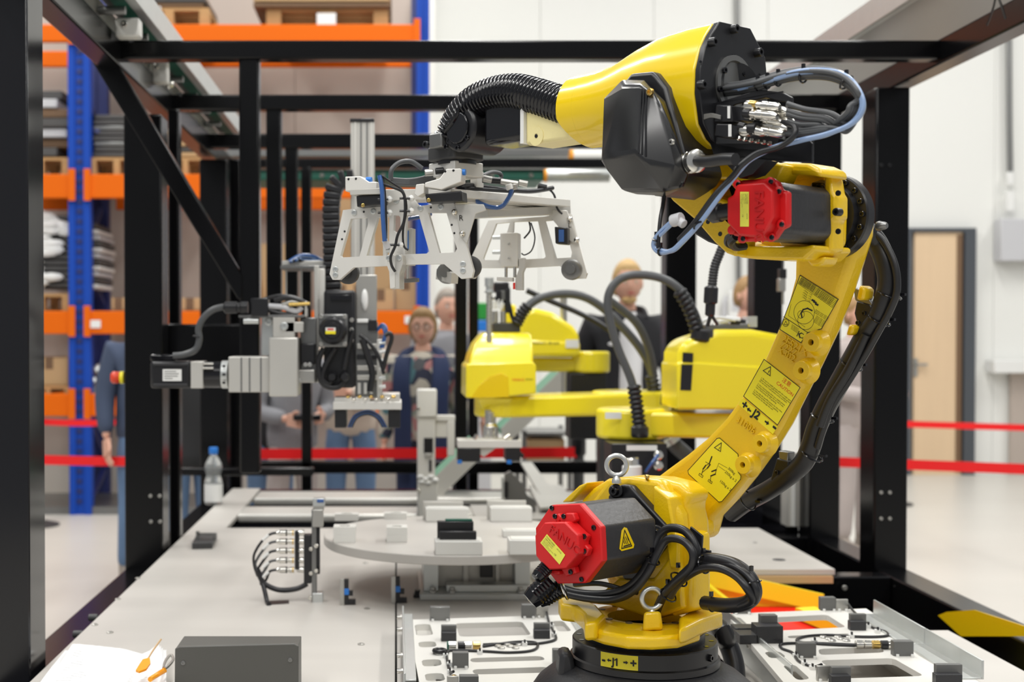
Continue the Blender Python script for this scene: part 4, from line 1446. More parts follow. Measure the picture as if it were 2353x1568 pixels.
sub(m, 'bracket_rib', black_satin, br)
for (x, y) in ((1797, 361), (1837, 365)):
    c = PBk.at(x, y + 3, -0.02)
    sub(MB().cyl(c, c + UPV * 0.009, 0.0075, n=6 if False else 18), 'foot_bolt', steel, br)
# two plug blocks with rows of knurled metal connectors
pb = MB().prism(PBk.poly([(1645, 240), (1678, 242), (1684, 280), (1640, 282)], 0.03), -A * 0.03)
b1 = part(pb, 'plug_block', black_satin, bevel=0.002)
pb = MB().prism(PBk.poly([(1645, 284), (1680, 284), (1684, 318), (1640, 314)], 0.03), -A * 0.03)
b2 = part(pb, 'plug_block', black_satin, bevel=0.002)
m = MB().prism(PBk.poly([(1672, 244), (1678, 244), (1678, 272), (1672, 272)], 0.0305), A * 0.0006); sub(m, 'plug_label', white_plastic, b1)
m = MB().prism(PBk.poly([(1674, 286), (1681, 286), (1681, 314), (1674, 314)], 0.0305), A * 0.0006); sub(m, 'plug_label', white_plastic, b2)
m = MB().prism(PBk.poly([(1684, 244), (1700, 246), (1702, 276), (1686, 280)], 0.02), -A * 0.03); sub(m, 'plug_socket', black_satin, b1)
m = MB().prism(PBk.poly([(1690, 300), (1790, 318), (1786, 330), (1690, 318)], 0.01), -A * 0.02); sub(m, 'terminal_strip', black_satin, b2)
m = MB()
for i in range(6):
    x = 1700 + i * 14
    m.lathe([(0.004, 0), (0.004, 0.004), (0.002, 0.005)], PBk.at(x, 316 + i * 2.3, 0.012), A * 0.4 - UPV, 10)
sub(m, 'terminal_screws', steel, b2)
m = MB()
for k in range(7):
    m.tube([PBk.at(1618, 268 + k * 1.6 - 4, 0.028), PBk.at(1636, 266 + k * 1.2 - 4, 0.03), PBk.at(1656, 270 + k - 3, 0.032)], 0.0012, n=5)
sub(m, 'braided_strap', steel_dull, b1)
for (x0, y0, x1, y1, off, bas) in ((1752, 243, 1792, 247, 0.030, 1), (1738, 263, 1786, 268, 0.035, 0), (1752, 274, 1796, 282, 0.022, 0), (1726, 297, 1760, 306, 0.03, 0), (1752, 300, 1800, 308, 0.028, 0),
                              (1770, 250, 1812, 258, 0.015, 0), (1790, 272, 1824, 284, 0.012, 0), (1766, 288, 1812, 296, 0.02, 0)):
    a_, b_ = PBk.at(x0, y0, off), PBk.at(x1, y1, off)
    d_ = (b_ - a_)
    L_ = d_.length
    m = MB().lathe([(0.0045, -0.012), (0.0045, 0), (0.0068, 0.001), (0.0068, L_ * 0.35), (0.0052, L_ * 0.38), (0.0066, L_ * 0.42), (0.0066, L_ * 0.8), (0.004, L_)], a_, d_, 16)
    c_ = part(m, 'cable_plug', steel, smooth=30)
    sub(MB().cyl(a_ - d_.normalized() * 0.02, a_ - d_.normalized() * 0.010, 0.0062, n=14), 'plug_nut', brass if bas else black_satin, c_)
for (x, y) in ((1716, 244), (1716, 262), (1706, 300)):
    c = PBk.at(x, y, 0.028)
    m = MB().lathe([(0.008, 0), (0.0085, 0.004), (0.0085, 0.012), (0.007, 0.016)], c, (PBk.at(x + 30, y + 3, 0.028) - c), 18)
    part(m, 'cable_plug', steel, smooth=30)
m = MB().cyl(PBk.at(1722, 296, 0.03), PBk.at(1740, 296, 0.03), 0.0085, n=16)
part(m, 'cable_boot', rubber, bevel=0.001)

# ---- cable loops
def loop(pts, r, m_, name='cable', n=8, k=8):
    q_ = [PBk.at(x, y, o) for x, y, o in pts]
    return part(MB().tube(q_, r, n=n, k=k), name, m_, smooth=60)
bundle = [(1656, 208, -0.03), (1700, 202, -0.01), (1744, 192, 0.0), (1790, 178, 0.0), (1850, 168, 0.0), (1905, 170, 0.0), (1945, 186, 0.0), (1972, 218, 0.0)]
for j in range(7):
    o = (j - 3)
    jx = random.uniform(-2, 2)
    tail = [(1984 - j * 5, 236 + j, 0.004 * o), (1980 - j * 6, 262, 0.004 * o), (1950 - j * 8, 285 + j * 1.5, 0.0), (1910 - j * 6, 284 + o * 5 - 8, 0.01), (1850 - j * 2, 272 + o * 7, 0.014), (1808, 262 + o * 8, 0.02)]
    head = [(x, y + 2.8 * o + jx, z + 0.004 * ((j * 7) % 5 - 2)) for x, y, z in bundle]
    if j in (1, 4, 6):
        tail = tail[:3] + [(1952 - 9 * j, 300 - j * 2, 0.0), (1900, 292 + j, 0.01), (1840, 296 + j * 2, 0.012), (1780, 300 + j, 0.025)]
    loop(head + tail, 0.0036, rubber_grey)
for j in range(3):
    loop([(1652, 210 + j, -0.035), (1700, 204 + j, -0.005), (1756, 188 + j, 0.006), (1830, 165 + j * 2, 0.008), (1900, 162 + j * 2, 0.006), (1948, 178 + j, 0.004), (1978 - j, 216, 0.004),
          (1982 - j * 2, 252, 0.006), (1958 - j * 2, 284, 0.01), (1900, 308 + j, 0.018), (1840, 322 + j, 0.022), (1780, 338 + j * 1.5, 0.03), (1728, 364 + j, 0.04), (1700, 392 + j, 0.045),
          (1660, 440 + j * 2, 0.06), (1610, 508 + j * 2, 0.07), (1570, 552 + j * 2, 0.075), (1545, 575 + j, 0.075), (1515, 580 - j * 3, 0.075), (1502, 564, 0.075), (1512, 540 + j * 3, 0.075), (1545, 508 + j * 3, 0.07)],
         0.0031 if j else 0.0036, blue_clear if j != 1 else blue_hose, 'air_hose')
for j in range(3):
    loop([(1800, 282 + 2 * j, 0.02), (1826, 292, 0.03), (1822, 316, 0.035), (1790, 338, 0.035), (1740, 352 + 2 * j, 0.04), (1706, 376 + 2 * j, 0.05), (1684, 404, 0.055), (1640, 452 + 2 * j, 0.066), (1596, 512 + 2 * j, 0.073), (1560, 552 + 2 * j, 0.075)], 0.004 if j == 0 else 0.003, rubber)
loop([(1527, 440, 0.05), (1524, 470, 0.06), (1518, 500, 0.07), (1514, 540, 0.075), (1512, 572, 0.075)], 0.003, rubber)
# small dangling loops right
loop([(1976, 240, 0.0), (1972, 268, 0.0), (1960, 290, 0.002), (1946, 304, 0.004), (1932, 300, 0.004), (1940, 292, 0.0), (1962, 276, -0.004)], 0.0026, rubber_grey)
loop([(1970, 250, 0.0), (1956, 284, 0.002), (1946, 296, 0.004), (1930, 294, 0.004)], 0.0026, rubber_grey)
# Y fitting
c = PBk.at(1545, 508, 0.075)
m = MB().cyl(c, PBk.at(1566, 502, 0.075), 0.009, n=14)
m.cyl(PBk.at(1556, 505, 0.075), PBk.at(1572, 516, 0.075), 0.0065, n=12)
part(m, 'hose_fitting', grey_box, bevel=0.001)
def tie(pl, x, y, off, axis, r):
    c = pl.at(x, y, off)
    r = r * 0.62
    mm = MB().torus(c, axis, r, 0.0016, 18, 6)
    mm.obox(c + UPV * (r + 0.003), A * 0.002, D * 0.002, UPV * 0.004)
    part(mm, 'cable_tie', black_gloss)
for (x, y, o, ang, r) in ((1741, 196, 0.0, (1, -0.15), 0.011), (1763, 191, 0.0, (1, -0.15), 0.012), (1788, 184, 0.0, (1, -0.1), 0.013), (1846, 174, 0.0, (1, 0), 0.015), (1945, 190, 0.0, (1, 0.9), 0.016),
                       (1604, 518, 0.072, (1, 1.2), 0.011), (1518, 578, 0.075, (1, 0.1), 0.009), (1508, 552, 0.075, (0.3, -1), 0.008), (1696, 388, 0.05, (1, 1.2), 0.011)):
    c = PBk.at(x, y, o); e = PBk.at(x + ang[0] * 10, y + ang[1] * 10, o)
    tie(PBk, x, y, o, e - c, r)

# ---- right side umbilical behind the arm
PU = PLA.moved(-0.09)
def ucable(pts, r, m_=rubber, name='umbilical'):
    return part(MB().tube([PU.at(x, y, o) for x, y, o in pts], r, n=12, k=8), name, m_, smooth=60)
ucable([(1990, 530, 0.02), (2016, 560, 0.0), (2036, 610, 0.0), (2040, 660, 0.0), (2020, 722, 0.0), (1992, 766, 0), (1962, 820, 0), (1930, 878, 0), (1898, 936, 0), (1876, 985, 0), (1862, 1030, 0), (1844, 1066, 0), (1808, 1098, 0), (1764, 1128, -0.01), (1716, 1154, -0.03), (1680, 1180, -0.05)], 0.0165)
ucable([(1996, 526, 0.02), (2030, 556, 0.01), (2056, 610, 0.01), (2061, 668, 0.01), (2044, 716, 0.01), (2022, 756, 0.01), (1990, 812, 0.01), (1950, 876, 0.01), (1915, 930, 0.012), (1892, 985, 0.012), (1878, 1030, 0.01)], 0.0058)
ucable([(1990, 770, 0.015), (1950, 850, 0.02), (1908, 920, 0.02), (1884, 980, 0.02)], 0.0075, rubber)
for (x, y, dx, dy) in ((2044, 678, -4, 10), (2020, 735, -6, 10), (1956, 838, -6, 10), (1890, 960, -4, 10), (1866, 1046, -5, 8), (1718, 1150, -10, 6)):
    c = PU.at(x, y); e = PU.at(x + dx, y + dy)
    mm = MB().torus(c, e - c, 0.0185, 0.0015, 22, 6)
    mm.obox(c - D * 0.022, A * 0.003, D * 0.005, UPV * 0.002)
    part(mm, 'cable_tie', black_gloss)
m = MB().prism(PU.poly([(1968, 690), (2000, 700), (2018, 728), (1996, 764), (1972, 758), (1962, 720)], 0.012), -A * 0.03)
cb = part(m, 'umbilical_clamp', black_satin, bevel=0.003)
sub(MB().prism(PU.poly([(1960, 660), (1986, 670), (2010, 706), (1990, 712), (1964, 690)], 0.01), -A * 0.02), 'clamp_bracket', alu_dark, cb, bevel=0.002)
sub(MB().prism(PU.poly([(1974, 654), (1988, 664), (1984, 690), (1966, 690)], 0.03), -A * 0.03), 'clamp_lug', yellow, cb, bevel=0.004)
sub(MB().prism(PU.poly([(1950, 744), (1962, 750), (1958, 768), (1942, 772)], 0.03), -A * 0.03), 'clamp_lug', yellow, cb, bevel=0.004)
for (x, y) in ((1986, 720), (1972, 742)):
    sub(MB().bolt(PU.at(x, y, 0.012), A, 0.0035), 'bolt', black_gloss, cb)
m = MB().prism(PU.poly([(1784, 1052), (1812, 1060), (1814, 1092), (1790, 1112), (1768, 1106)], 0.012), -A * 0.03)
cb = part(m, 'umbilical_clamp', black_satin, bevel=0.003)
sub(MB().prism(PU.poly([(1788, 1036), (1812, 1040), (1810, 1062), (1790, 1060)], 0.01), -A * 0.02), 'clamp_bracket', alu_dark, cb, bevel=0.002)
sub(MB().bolt(PU.at(1786, 1086, 0.013), A, 0.0035), 'bolt', black_gloss, cb)
c = PLA.at(2016, 520, -0.02)
part(MB().lathe([(0.007, 0), (0.008, 0.004), (0.006, 0.012), (0.004, 0.016)], c, -D, 14), 'grease_nipple', alu_dark)

# ---- J2 turret and motor
PT = Plane(1440, 1230, 2.20, A)                # motor flange plane
# round shoulder disc
sh = MB().prism(PT.moved(-0.02).poly([(1330, 1152), (1360, 1122), (1392, 1101), (1440, 1096), (1512, 1100), (1560, 1112), (1590, 1135), (1578, 1165), (1586, 1205), (1588, 1260), (1588, 1400), (1480, 1400), (1400, 1360), (1360, 1250)]), -A * 0.055)
tur = part(sh, 'shoulder_casting', yellow, bevel=0.010, seg=3, smooth=45)
m = MB().prism(PT.moved(0.004).poly([(1396, 1100), (1440, 1096), (1516, 1104), (1560, 1182), (1566, 1240), (1540, 1330), (1500, 1390), (1442, 1366), (1380, 1300), (1350, 1160)]), -A * 0.03)
sub(m, 'motor_pad', yellow, tur, bevel=0.010, seg=3)
m = MB().prism(PT.moved(-0.03).poly([(1540, 1112), (1576, 1140), (1590, 1222), (1598, 1226), (1598, 1300), (1578, 1300), (1570, 1240), (1540, 1200)]), A * 0.045)
sub(m, 'side_web', yellow, tur, bevel=0.010, seg=3)
m = MB().prism(PT.moved(0.0).poly([(1560, 1222), (1592, 1228), (1592, 1404), (1540, 1420), (1540, 1300)]), -A * 0.05)
sub(m, 'rear_column', yellow, tur, bevel=0.008, seg=3)
m = MB().prism(PT.moved(0.01).poly([(1420, 1330), (1500, 1330), (1560, 1250), (1570, 1400), (1500, 1425), (1400, 1392), (1300, 1386), (1300, 1372), (1370, 1370)]), -A * 0.06)
sub(m, 'lower_column', yellow, tur, bevel=0.010, seg=3)
m = MB().prism(PT.moved(-0.06).poly([(1332, 1150), (1372, 1112), (1392, 1104), (1386, 1116), (1356, 1150)]), A * 0.05)
sub(m, 'left_web', yellow, tur, bevel=0.006)
part(MB().pbox(1484, 1092, 1493, 1103, 2.16, 0.012), 'breather', brass, bevel=0.002)
# flange plate of motor 2
m = MB().prism(PT.moved(0.02).poly([(1396, 1140), (1426, 1114), (1446, 1116), (1530, 1208), (1527, 1252), (1462, 1336), (1432, 1334), (1400, 1250)]), -A * 0.018)
fl = part(m, 'motor_flange', black_satin, bevel=0.004, seg=3)
PS = Plane(1308, 1250, 2.045, A)
oct2 = [(1266, 1161), (1332, 1158), (1380, 1212), (1384, 1290), (1345, 1341), (1281, 1342), (1234, 1283), (1230, 1214)]
def shrink(pts, k, dx=0, dy=0):
    cx = sum(p[0] for p in pts) / len(pts)
    cy = sum(p[1] for p in pts) / len(pts)
    return [(cx + (x - cx) * k + dx, cy + (y - cy) * k + dy) for x, y in pts]
LEN2 = (PS.o - PT.o).dot(A) - 0.02
m = MB().prism(PS.poly(shrink(oct2, 0.985), -0.013), -A * (LEN2 * 0.80))
mot2 = part(m, 'servo_motor', black_cast, bevel=0.004, seg=3)
m = MB().prism(PS.poly(shrink(oct2, 0.90, 1, -1), -0.013 - LEN2 * 0.78), -A * (LEN2 * 0.24))
sub(m, 'motor_neck', black_cast, mot2, bevel=0.004)
cap2 = sub(MB().prism(PS.poly(oct2), -A * 0.013), 'red_cap', red_plastic, mot2, bevel=0.002)
PS2 = PS.moved(0.028)
in2 = [(1254, 1204), (1300, 1203), (1328, 1231), (1331, 1272), (1303, 1306), (1266, 1308), (1236, 1278), (1234, 1232)]
in2 = [(x - 3, y) for x, y in in2]
m = MB().prism(PS2.poly(shrink(in2, 1.05)), -A * 0.026)
sub(m, 'encoder_cap', red_plastic, mot2, bevel=0.0025)
PS3 = PS.moved(0.014)
for pts in ([(1284, 1192), (1300, 1180), (1316, 1180), (1322, 1196), (1310, 1208), (1290, 1206)], [(1318, 1256), (1344, 1252), (1352, 1262), (1346, 1280), (1324, 1278)], [(1270, 1190), (1282, 1180), (1290, 1190), (1282, 1204)],
            [(1334, 1222), (1348, 1232), (1342, 1248), (1330, 1244)], [(1288, 1308), (1318, 1302), (1322, 1318), (1300, 1326)], [(1262, 1310), (1284, 1312), (1284, 1322), (1268, 1320)]):
    sub(MB().prism(PS3.poly(pts), -A * 0.012), 'cap_lug', red_plastic, mot2, bevel=0.002)
for (x, y, pl_) in ((1269, 1168, PS), (1365, 1213, PS), (1337, 1332, PS), (1276, 1187, PS3), (1296, 1187, PS3), (1343, 1233, PS3), (1343, 1267, PS3), (1312, 1315, PS3)):
    sub(MB().bolt(pl_.at(x, y, 0.0), A, 0.0042, 0.0025), 'cap_screw', black_gloss, mot2)
type_label(PS2, [(1257, 1228), (1299, 1276), (1286, 1298), (1242, 1248)], None, None, cap2, 0.0005)
a_, b_ = PS2.at(1258, 1222), PS2.at(1306, 1262)
EX = (b_ - a_).normalized(); EY = A.cross(EX); EY = EY if EY.z > 0 else -EY
mk = MB().text('FANUC', PS2.at(1261, 1221, 0.0), EX, EY, 0.0205, 0.0014)
sub(mk, 'embossed_name', red_deep, mot2, smooth=0)
# hot surface triangle on the lower motor facet (facet normal derived from the octagon)
f0, f1 = PS.at(*shrink(oct2, 0.985)[2], -0.013), PS.at(*shrink(oct2, 0.985)[3], -0.013)
fe = (f1 - f0).normalized()
fn = fe.cross(A).normalized()
if fn.dot(V((0, -1, 0))) < 0: fn = -fn
def facet(x, y, off=0.0005):
    d = ray(x, y); c = V((0, 0, ZC)); o = f0 + fn * off
    return c + d * ((o - c).dot(fn) / d.dot(fn))
trp = [(1434, 1212), (1440, 1214), (1457, 1252), (1455, 1260), (1428, 1267), (1423, 1262), (1428, 1220)]
sub(MB().prism([facet(x, y) for x, y in trp], fn * 0.0006), 'hot_label', yellow_smooth, mot2)
mk = MB()
it = [(1435, 1219), (1451, 1255), (1428, 1261)]
for i in range(3):
    mk.line(facet(*it[i], 0.001), facet(*it[(i + 1) % 3], 0.001), 0.0016, fn, 0.0006)
mk.line(facet(1433, 1256, 0.001), facet(1447, 1252, 0.001), 0.0018, fn, 0.0006)
for k in range(3):
    for (y0, y1, s_) in ((1234, 1240, 1), (1240, 1246, -1), (1246, 1250, 1)):
        mk.line(facet(1434 + 4 * k - s_, y0, 0.001), facet(1434 + 4 * k + s_, y1, 0.001), 0.0012, fn, 0.0006)
sub(mk, 'hot_print', black_ink, mot2, fix=False, smooth=0)
for (x, y) in ((1415, 1129), (1508, 1224)):
    sub(MB().cyl(PT.at(x, y, 0.02), PT.at(x, y, 0.03), 0.012, n=20), 'flange_pad', black_satin, fl, bevel=0.002)
    sub(MB().bolt(PT.at(x, y, 0.03), A, 0.0075), 'flange_bolt', black_gloss, fl)
# connectors hanging from motor 2
def con(p, d_, r, L, nm='motor_connector'):
    mm = MB()
    prof = [(r * 0.8, 0), (r * 0.95, L * 0.05)]
    for i in range(6):
        prof += [(r, L * (0.1 + i * 0.12)), (r * 0.93, L * (0.16 + i * 0.12))]
    prof += [(r * 0.8, L * 0.95), (0, L)]
    mm.lathe(prof, p, d_, 20)
    return part(mm, nm, black_gloss, smooth=25)
con(PS.at(1262, 1298, 0.01), PS.at(1238, 1322, 0.02) - PS.at(1262, 1296, 0.0), 0.012, 0.034)
con(PS.at(1268, 1335, -0.02), PS.at(1232, 1368, 0.0) - PS.at(1268, 1335, -0.02), 0.019, 0.050)
con(PS.at(1290, 1352, -0.03), PS.at(1262, 1366, -0.02) - PS.at(1290, 1350, -0.03), 0.015, 0.045)
part(MB().torus(PS.at(1296, 1356, -0.03), PS.at(1276, 1362, -0.02) - PS.at(1298, 1354, -0.03), 0.016, 0.002, 24, 6), 'cable_clip', steel)
# ---- cables around the turret
def tc(pts, r, m_=rubber, name='cable'):
    return part(MB().tube([PT.at(x, y, o - 0.018) for x, y, o in pts], r * 0.74, n=12, k=8), name, m_, smooth=60)
tc([(1290, 1352, 0.08), (1330, 1364, 0.08), (1390, 1366, 0.08), (1440, 1352, 0.08), (1476, 1318, 0.075), (1500, 1268, 0.065), (1516, 1230, 0.055), (1540, 1214, 0.05), (1575, 1222, 0.05), (1598, 1256, 0.05), (1598, 1290, 0.05), (1560, 1330, 0.055), (1530, 1360, 0.05), (1512, 1395, 0.04)], 0.0095)
tc([(1300, 1366, 0.09), (1350, 1376, 0.09), (1410, 1378, 0.09), (1456, 1358, 0.09), (1492, 1312, 0.085), (1512, 1270, 0.075), (1535, 1240, 0.07), (1570, 1244, 0.07), (1592, 1272, 0.07), (1586, 1306, 0.07), (1550, 1340, 0.07), (1522, 1376, 0.06), (1508, 1410, 0.045)], 0.0085)
tc([(1320, 1344, 0.05), (1380, 1342, 0.05), (1440, 1358, 0.06), (1464, 1362, 0.06)], 0.006)
tc([(1608, 1290, 0.04), (1640, 1288, 0.045), (1688, 1300, 0.05), (1722, 1328, 0.05), (1734, 1362, 0.05), (1716, 1386, 0.05), (1670, 1392, 0.045), (1620, 1386, 0.03)], 0.0155, name='umbilical')
tc([(1540, 1372, 0.06), (1560, 1340, 0.065), (1606, 1310, 0.065), (1650, 1306, 0.07), (1690, 1324, 0.07), (1716, 1352, 0.07), (1728, 1380, 0.06), (1700, 1394, 0.055)], 0.0085)
tc([(1545, 1360, 0.055), (1580, 1322, 0.05), (1620, 1298, 0.05), (1670, 1298, 0.055), (1714, 1320, 0.06), (1738, 1356, 0.06), (1734, 1384, 0.055)], 0.008)
for (x, y, ex, ey, o, r) in ((1536, 1368, 8, -10, 0.055, 0.022), (1560, 1332, 8, -10, 0.058, 0.023), (1618, 1298, 10, -2, 0.055, 0.022), (1728, 1340, 3, 10, 0.055, 0.022), (1636, 1390, -10, 0, 0.035, 0.017), (1500, 1290, 4, -10, 0.078, 0.018)):
    c = PT.at(x, y, o - 0.018); e = PT.at(x + ex, y + ey, o - 0.018)
    mm = MB().torus(c, e - c, r * 0.62, 0.0015, 22, 6)
    mm.obox(c + A * 0.002 + UPV * r, A * 0.003, D * 0.002, UPV * 0.004)
    part(mm, 'cable_tie', black_gloss)
m = MB().prism(PT.poly([(1586, 1210), (1614, 1232), (1612, 1262), (1632, 1266), (1632, 1300), (1600, 1292), (1580, 1240)], 0.02), -A * 0.004)
part(m, 'cable_plate', black_satin, bevel=0.001)

# ---- J1: rotating yellow ring casting with lugs and eyebolts
JC = PZ(1481, 1410, 0.0)
JY = 2.2
ZR1 = P(1481, 1418, JY).z                      # top of the yellow ring
jc = V((P(1481, 1418, JY).x, JY, ZR1))
rr = 0.100
m = MB().lathe([(0.062, -0.03), (0.062, 0.0), (0.070, 0.004), (rr - 0.012, 0.004), (rr - 0.004, 0.0), (rr, -0.006), (rr - 0.002, -0.020), (0.062, -0.020)], jc, (0, 0, 1), 56)
tb = part(m, 'turret_ring', yellow, smooth=35)
for i in range(12):
    t = 2 * PI * i / 12
    sub(MB().cyl(jc + V((0.076 * math.cos(t), 0.076 * math.sin(t), 0.003)), jc + V((0.076 * math.cos(t), 0.076 * math.sin(t), 0.0055)), 0.006, n=12), 'ring_screw', alu_dark, tb)
# raised front wall and lugs (polygons drawn in the horizontal plane of the ring)
def hp(pts, z, dz, name, m_=yellow, bev=0.006, **k):
    return sub(MB().prism([PZ(x, y, z) for x, y in pts], (0, 0, dz)), name, m_, tb, bevel=bev, seg=3, **k)
hp([(1345, 1428), (1352, 1440), (1386, 1452), (1440, 1462), (1500, 1464), (1560, 1460), (1610, 1444), (1600, 1432), (1550, 1444), (1500, 1449), (1440, 1446), (1396, 1432), (1372, 1412), (1352, 1414)], ZR1 + 0.006, -0.022, 'front_wall')
hp([(1283, 1376), (1296, 1368), (1336, 1374), (1372, 1390), (1392, 1412), (1372, 1430), (1344, 1432), (1340, 1410), (1320, 1392), (1288, 1388)], ZR1 + 0.020, -0.03, 'left_horn')
hp([(1560, 1418), (1590, 1400), (1640, 1394), (1658, 1398), (1660, 1408), (1612, 1424), (1580, 1440), (1560, 1446)], ZR1 + 0.022, -0.026, 'right_horn')
m = MB().hexa([P(1476, 1452, 2.07), P(1524, 1448, 2.07), P(1524, 1448, 2.12), P(1476, 1452, 2.12), P(1480, 1407, 2.075), P(1518, 1405, 2.075), P(1518, 1405, 2.115), P(1480, 1407, 2.115)])
sub(m, 'eyebolt_boss', yellow, tb, bevel=0.005, seg=3)
def eyebolt(c, Rr, r, yaw, name='eyebolt'):
    ax_ = V((math.sin(yaw), -math.cos(yaw), 0))
    mm = MB().torus(c, ax_, Rr, r, 40, 12)
    mm.lathe([(r * 1.9, -Rr - r * 3.2), (r * 1.9, -Rr - r * 1.8), (r * 1.3, -Rr - r * 0.9), (r * 0.9, -Rr)], c, (0, 0, 1), 20)
    part(mm, name, zinc)
eyebolt(P(1498, 1376, 2.092), 0.0165, 0.0040, 0.1)
eyebolt(P(1417, 1070, 2.18), 0.0165, 0.0042, -0.2)
# ---- black base rings
zb1 = P(1481, 1440, JY).z - 0.03
def zat(y): return P(1481, y, JY).z
rings_ = [(0.062, ZR1 - 0.020), (0.100, ZR1 - 0.020), (0.100, ZR1 - 0.035), (0.119, ZR1 - 0.035), (0.121, ZR1 - 0.037), (0.121, ZR1 - 0.062), (0.125, ZR1 - 0.064), (0.125, ZR1 - 0.074), (0.120, ZR1 - 0.078)]
m = MB().lathe([(r, z - jc.z) for r, z in rings_], jc, (0, 0, 1), 72)
bs = part(m, 'base_ring', black_satin, smooth=30)
for i in range(16):
    t = 2 * PI * (i + 0.4) / 16
    c = jc + V((0.110 * math.cos(t), 0.110 * math.sin(t), -0.0355))
    sub(MB().cyl(c, c + V((0, 0, 0.001)), 0.0045, n=12), 'ring_hole', black_gloss, bs)
sub(MB().bolt(jc + V((0.121 * math.sin(0.85), -0.121 * math.cos(0.85), -0.050)), (math.sin(0.85), -math.cos(0.85), 0), 0.006), 'ring_bolt', black_gloss, bs)
# J1 label curved on the ring
mk = MB(); ml = MB()
ang0, ang1 = -0.80, -0.27
zl0, zl1 = ZR1 - 0.0615, ZR1 - 0.0380
n_ = 10
R_ = 0.1216
vs = []
for i in range(n_ + 1):
    t = ang0 + (ang1 - ang0) * i / n_
    for z in (zl0, zl1):
        vs.append((jc.x + R_ * math.sin(t), jc.y - R_ * math.cos(t), z))
ml.add(vs, [(2 * i, 2 * i + 2, 2 * i + 3, 2 * i + 1) for i in range(n_)])
sub(ml, 'axis_label', yellow_label, bs, fix=False, smooth=0)
def curved_text(s_, u, size, rr_=R_ + 0.0006, mb=mk, zz=0.0):
    vs_, fs_ = text_geo(s_, 'LEFT')
    base_ = ang0 + (ang1 - ang0) * u
    for ox, oy, oz in ((0, 0, 0), (.0005, .0003, .0001), (-.0005, -.0003, .0002), (.0004, -.0006, .0003), (-.0004, .0006, .0004)):
        out = []
        for (x, y) in vs_:
            t = base_ + (x * size + ox) / rr_
            out.append((jc.x + (rr_ + oz) * math.sin(t), jc.y - (rr_ + oz) * math.cos(t), zl0 + 0.005 + zz + oy + y * size))
        mb.add(out, fs_)
curved_text('-', 0.04, 0.022)
curved_text('J1', 0.335, 0.0165)
curved_text('+', 0.80, 0.019)
xm = max(v_[0] for v_ in text_geo('J1')[0])
tl = lambda x, y: (lambda t: (jc.x + (R_ + .001) * math.sin(t), jc.y - (R_ + .001) * math.cos(t), zl0 + .005 + y * .0165))(ang0 + (ang1 - ang0) * 0.335 + x * .0165 / R_)
mk.add([tl(xm - .02, .72), tl(xm - .30, .56), tl(xm - .30, .44), tl(xm - .02, .58)], [(0, 1, 2, 3)])
for (u, sg) in ((0.25, -1), (0.70, 1)):
    t = ang0 + (ang1 - ang0) * u
    c = V((jc.x + (R_ + 0.0008) * math.sin(t), jc.y - (R_ + 0.0008) * math.cos(t), (zl0 + zl1) / 2))
    ex = V((math.cos(t), math.sin(t), 0)) * sg
    nn_ = V((math.sin(t), -math.cos(t), 0))
    mk.add([c + ex * 0.0035, c + UPV * 0.0032, c - UPV * 0.0032], [(0, 1, 2)])
    mk.line(c - ex * 0.003, c, 0.0024, nn_, 0.0003)
sub(mk, 'axis_print', black_ink, bs, fix=False, smooth=0)
# flared base casting down to its pedestal
zf = ZR1 - 0.074
prof = [(0.118, zf), (0.136, zf - 0.006), (0.158, zf - 0.018), (0.180, zf - 0.036), (0.200, zf - 0.066), (0.220, zf - 0.13), (0.225, 0.36), (0.24, 0.36), (0.24, 0.32)]
m = MB().lathe([(r, z - jc.z) for r, z in prof], jc, (0, 0, 1), 48)
part(m, 'base_casting', black_cast, smooth=50)
c = PZ(1300, 1500, 0.72)
m = MB().prism([P(1288, 1502, 2.16), P(1316, 1500, 2.16), P(1330, 1575, 2.16), P(1282, 1575, 2.16)], (0, 0.05, 0))
part(m, 'base_rib', black_cast, bevel=0.008)
# big black hose loop behind the base on the right
part(MB().tube([PZ(1620, 1490, 0.70) + V((0, 0.25, 0.02)), P(1645, 1440, 2.42), P(1672, 1480, 2.40), P(1688, 1530, 2.38), P(1690, 1590, 2.36)], 0.018, n=14), 'umbilical', rubber, smooth=60)

# ================================================================== GRIPPER TOOL UNDER THE WRIST
GY = 2.40
gt = thing('gripper_tool', 'bead blasted aluminium gripper with two slotted side plates hanging from the robot wrist', 'gripper', P(1045, 470, 2.38))
def gp(mb, name, m_, **k):
    return mb.build(name, m_, gt, **k)
# flange adapter
m = MB(); wblock(m, 985, 376, 1110, 410, Y=2.40); gp(m, 'adapter_block', alu_white, bevel=0.002)
m = MB(); wblock(m, 1080, 395, 1112, 432, Y=2.44); gp(m, 'adapter_leg', alu_white, bevel=0.002)
PG = Plane(930, 550, 2.36, (-0.30, -0.954, 0))          # near side plate
GN = PG.n
outer = [(788, 483), (868, 474), (874, 452), (896, 449), (946, 452), (962, 474), (1036, 464), (1044, 468), (1088, 622), (1084, 638), (1060, 641), (1020, 607), (948, 608), (892, 611), (812, 615), (780, 643), (764, 643), (757, 630)]
h1 = [(806, 503), (843, 500), (848, 505), (826, 590), (784, 592), (782, 588)]
h2 = [(868, 500), (894, 498), (894, 588), (842, 588)]
h3 = [(905, 495), (916, 495), (920, 500), (920, 530), (912, 537), (904, 530)]
h4 = [(934, 495), (962, 493), (986, 578), (980, 583), (930, 585)]
h5 = [(984, 489), (1026, 489), (1050, 572), (1046, 580), (1010, 582)]
m = MB().prism(PG.poly(outer), -GN * 0.012, holes=[PG.poly(h) for h in (h1, h2, h3, h4, h5)])
gp(m, 'side_plate', alu_white, bevel=0.001)
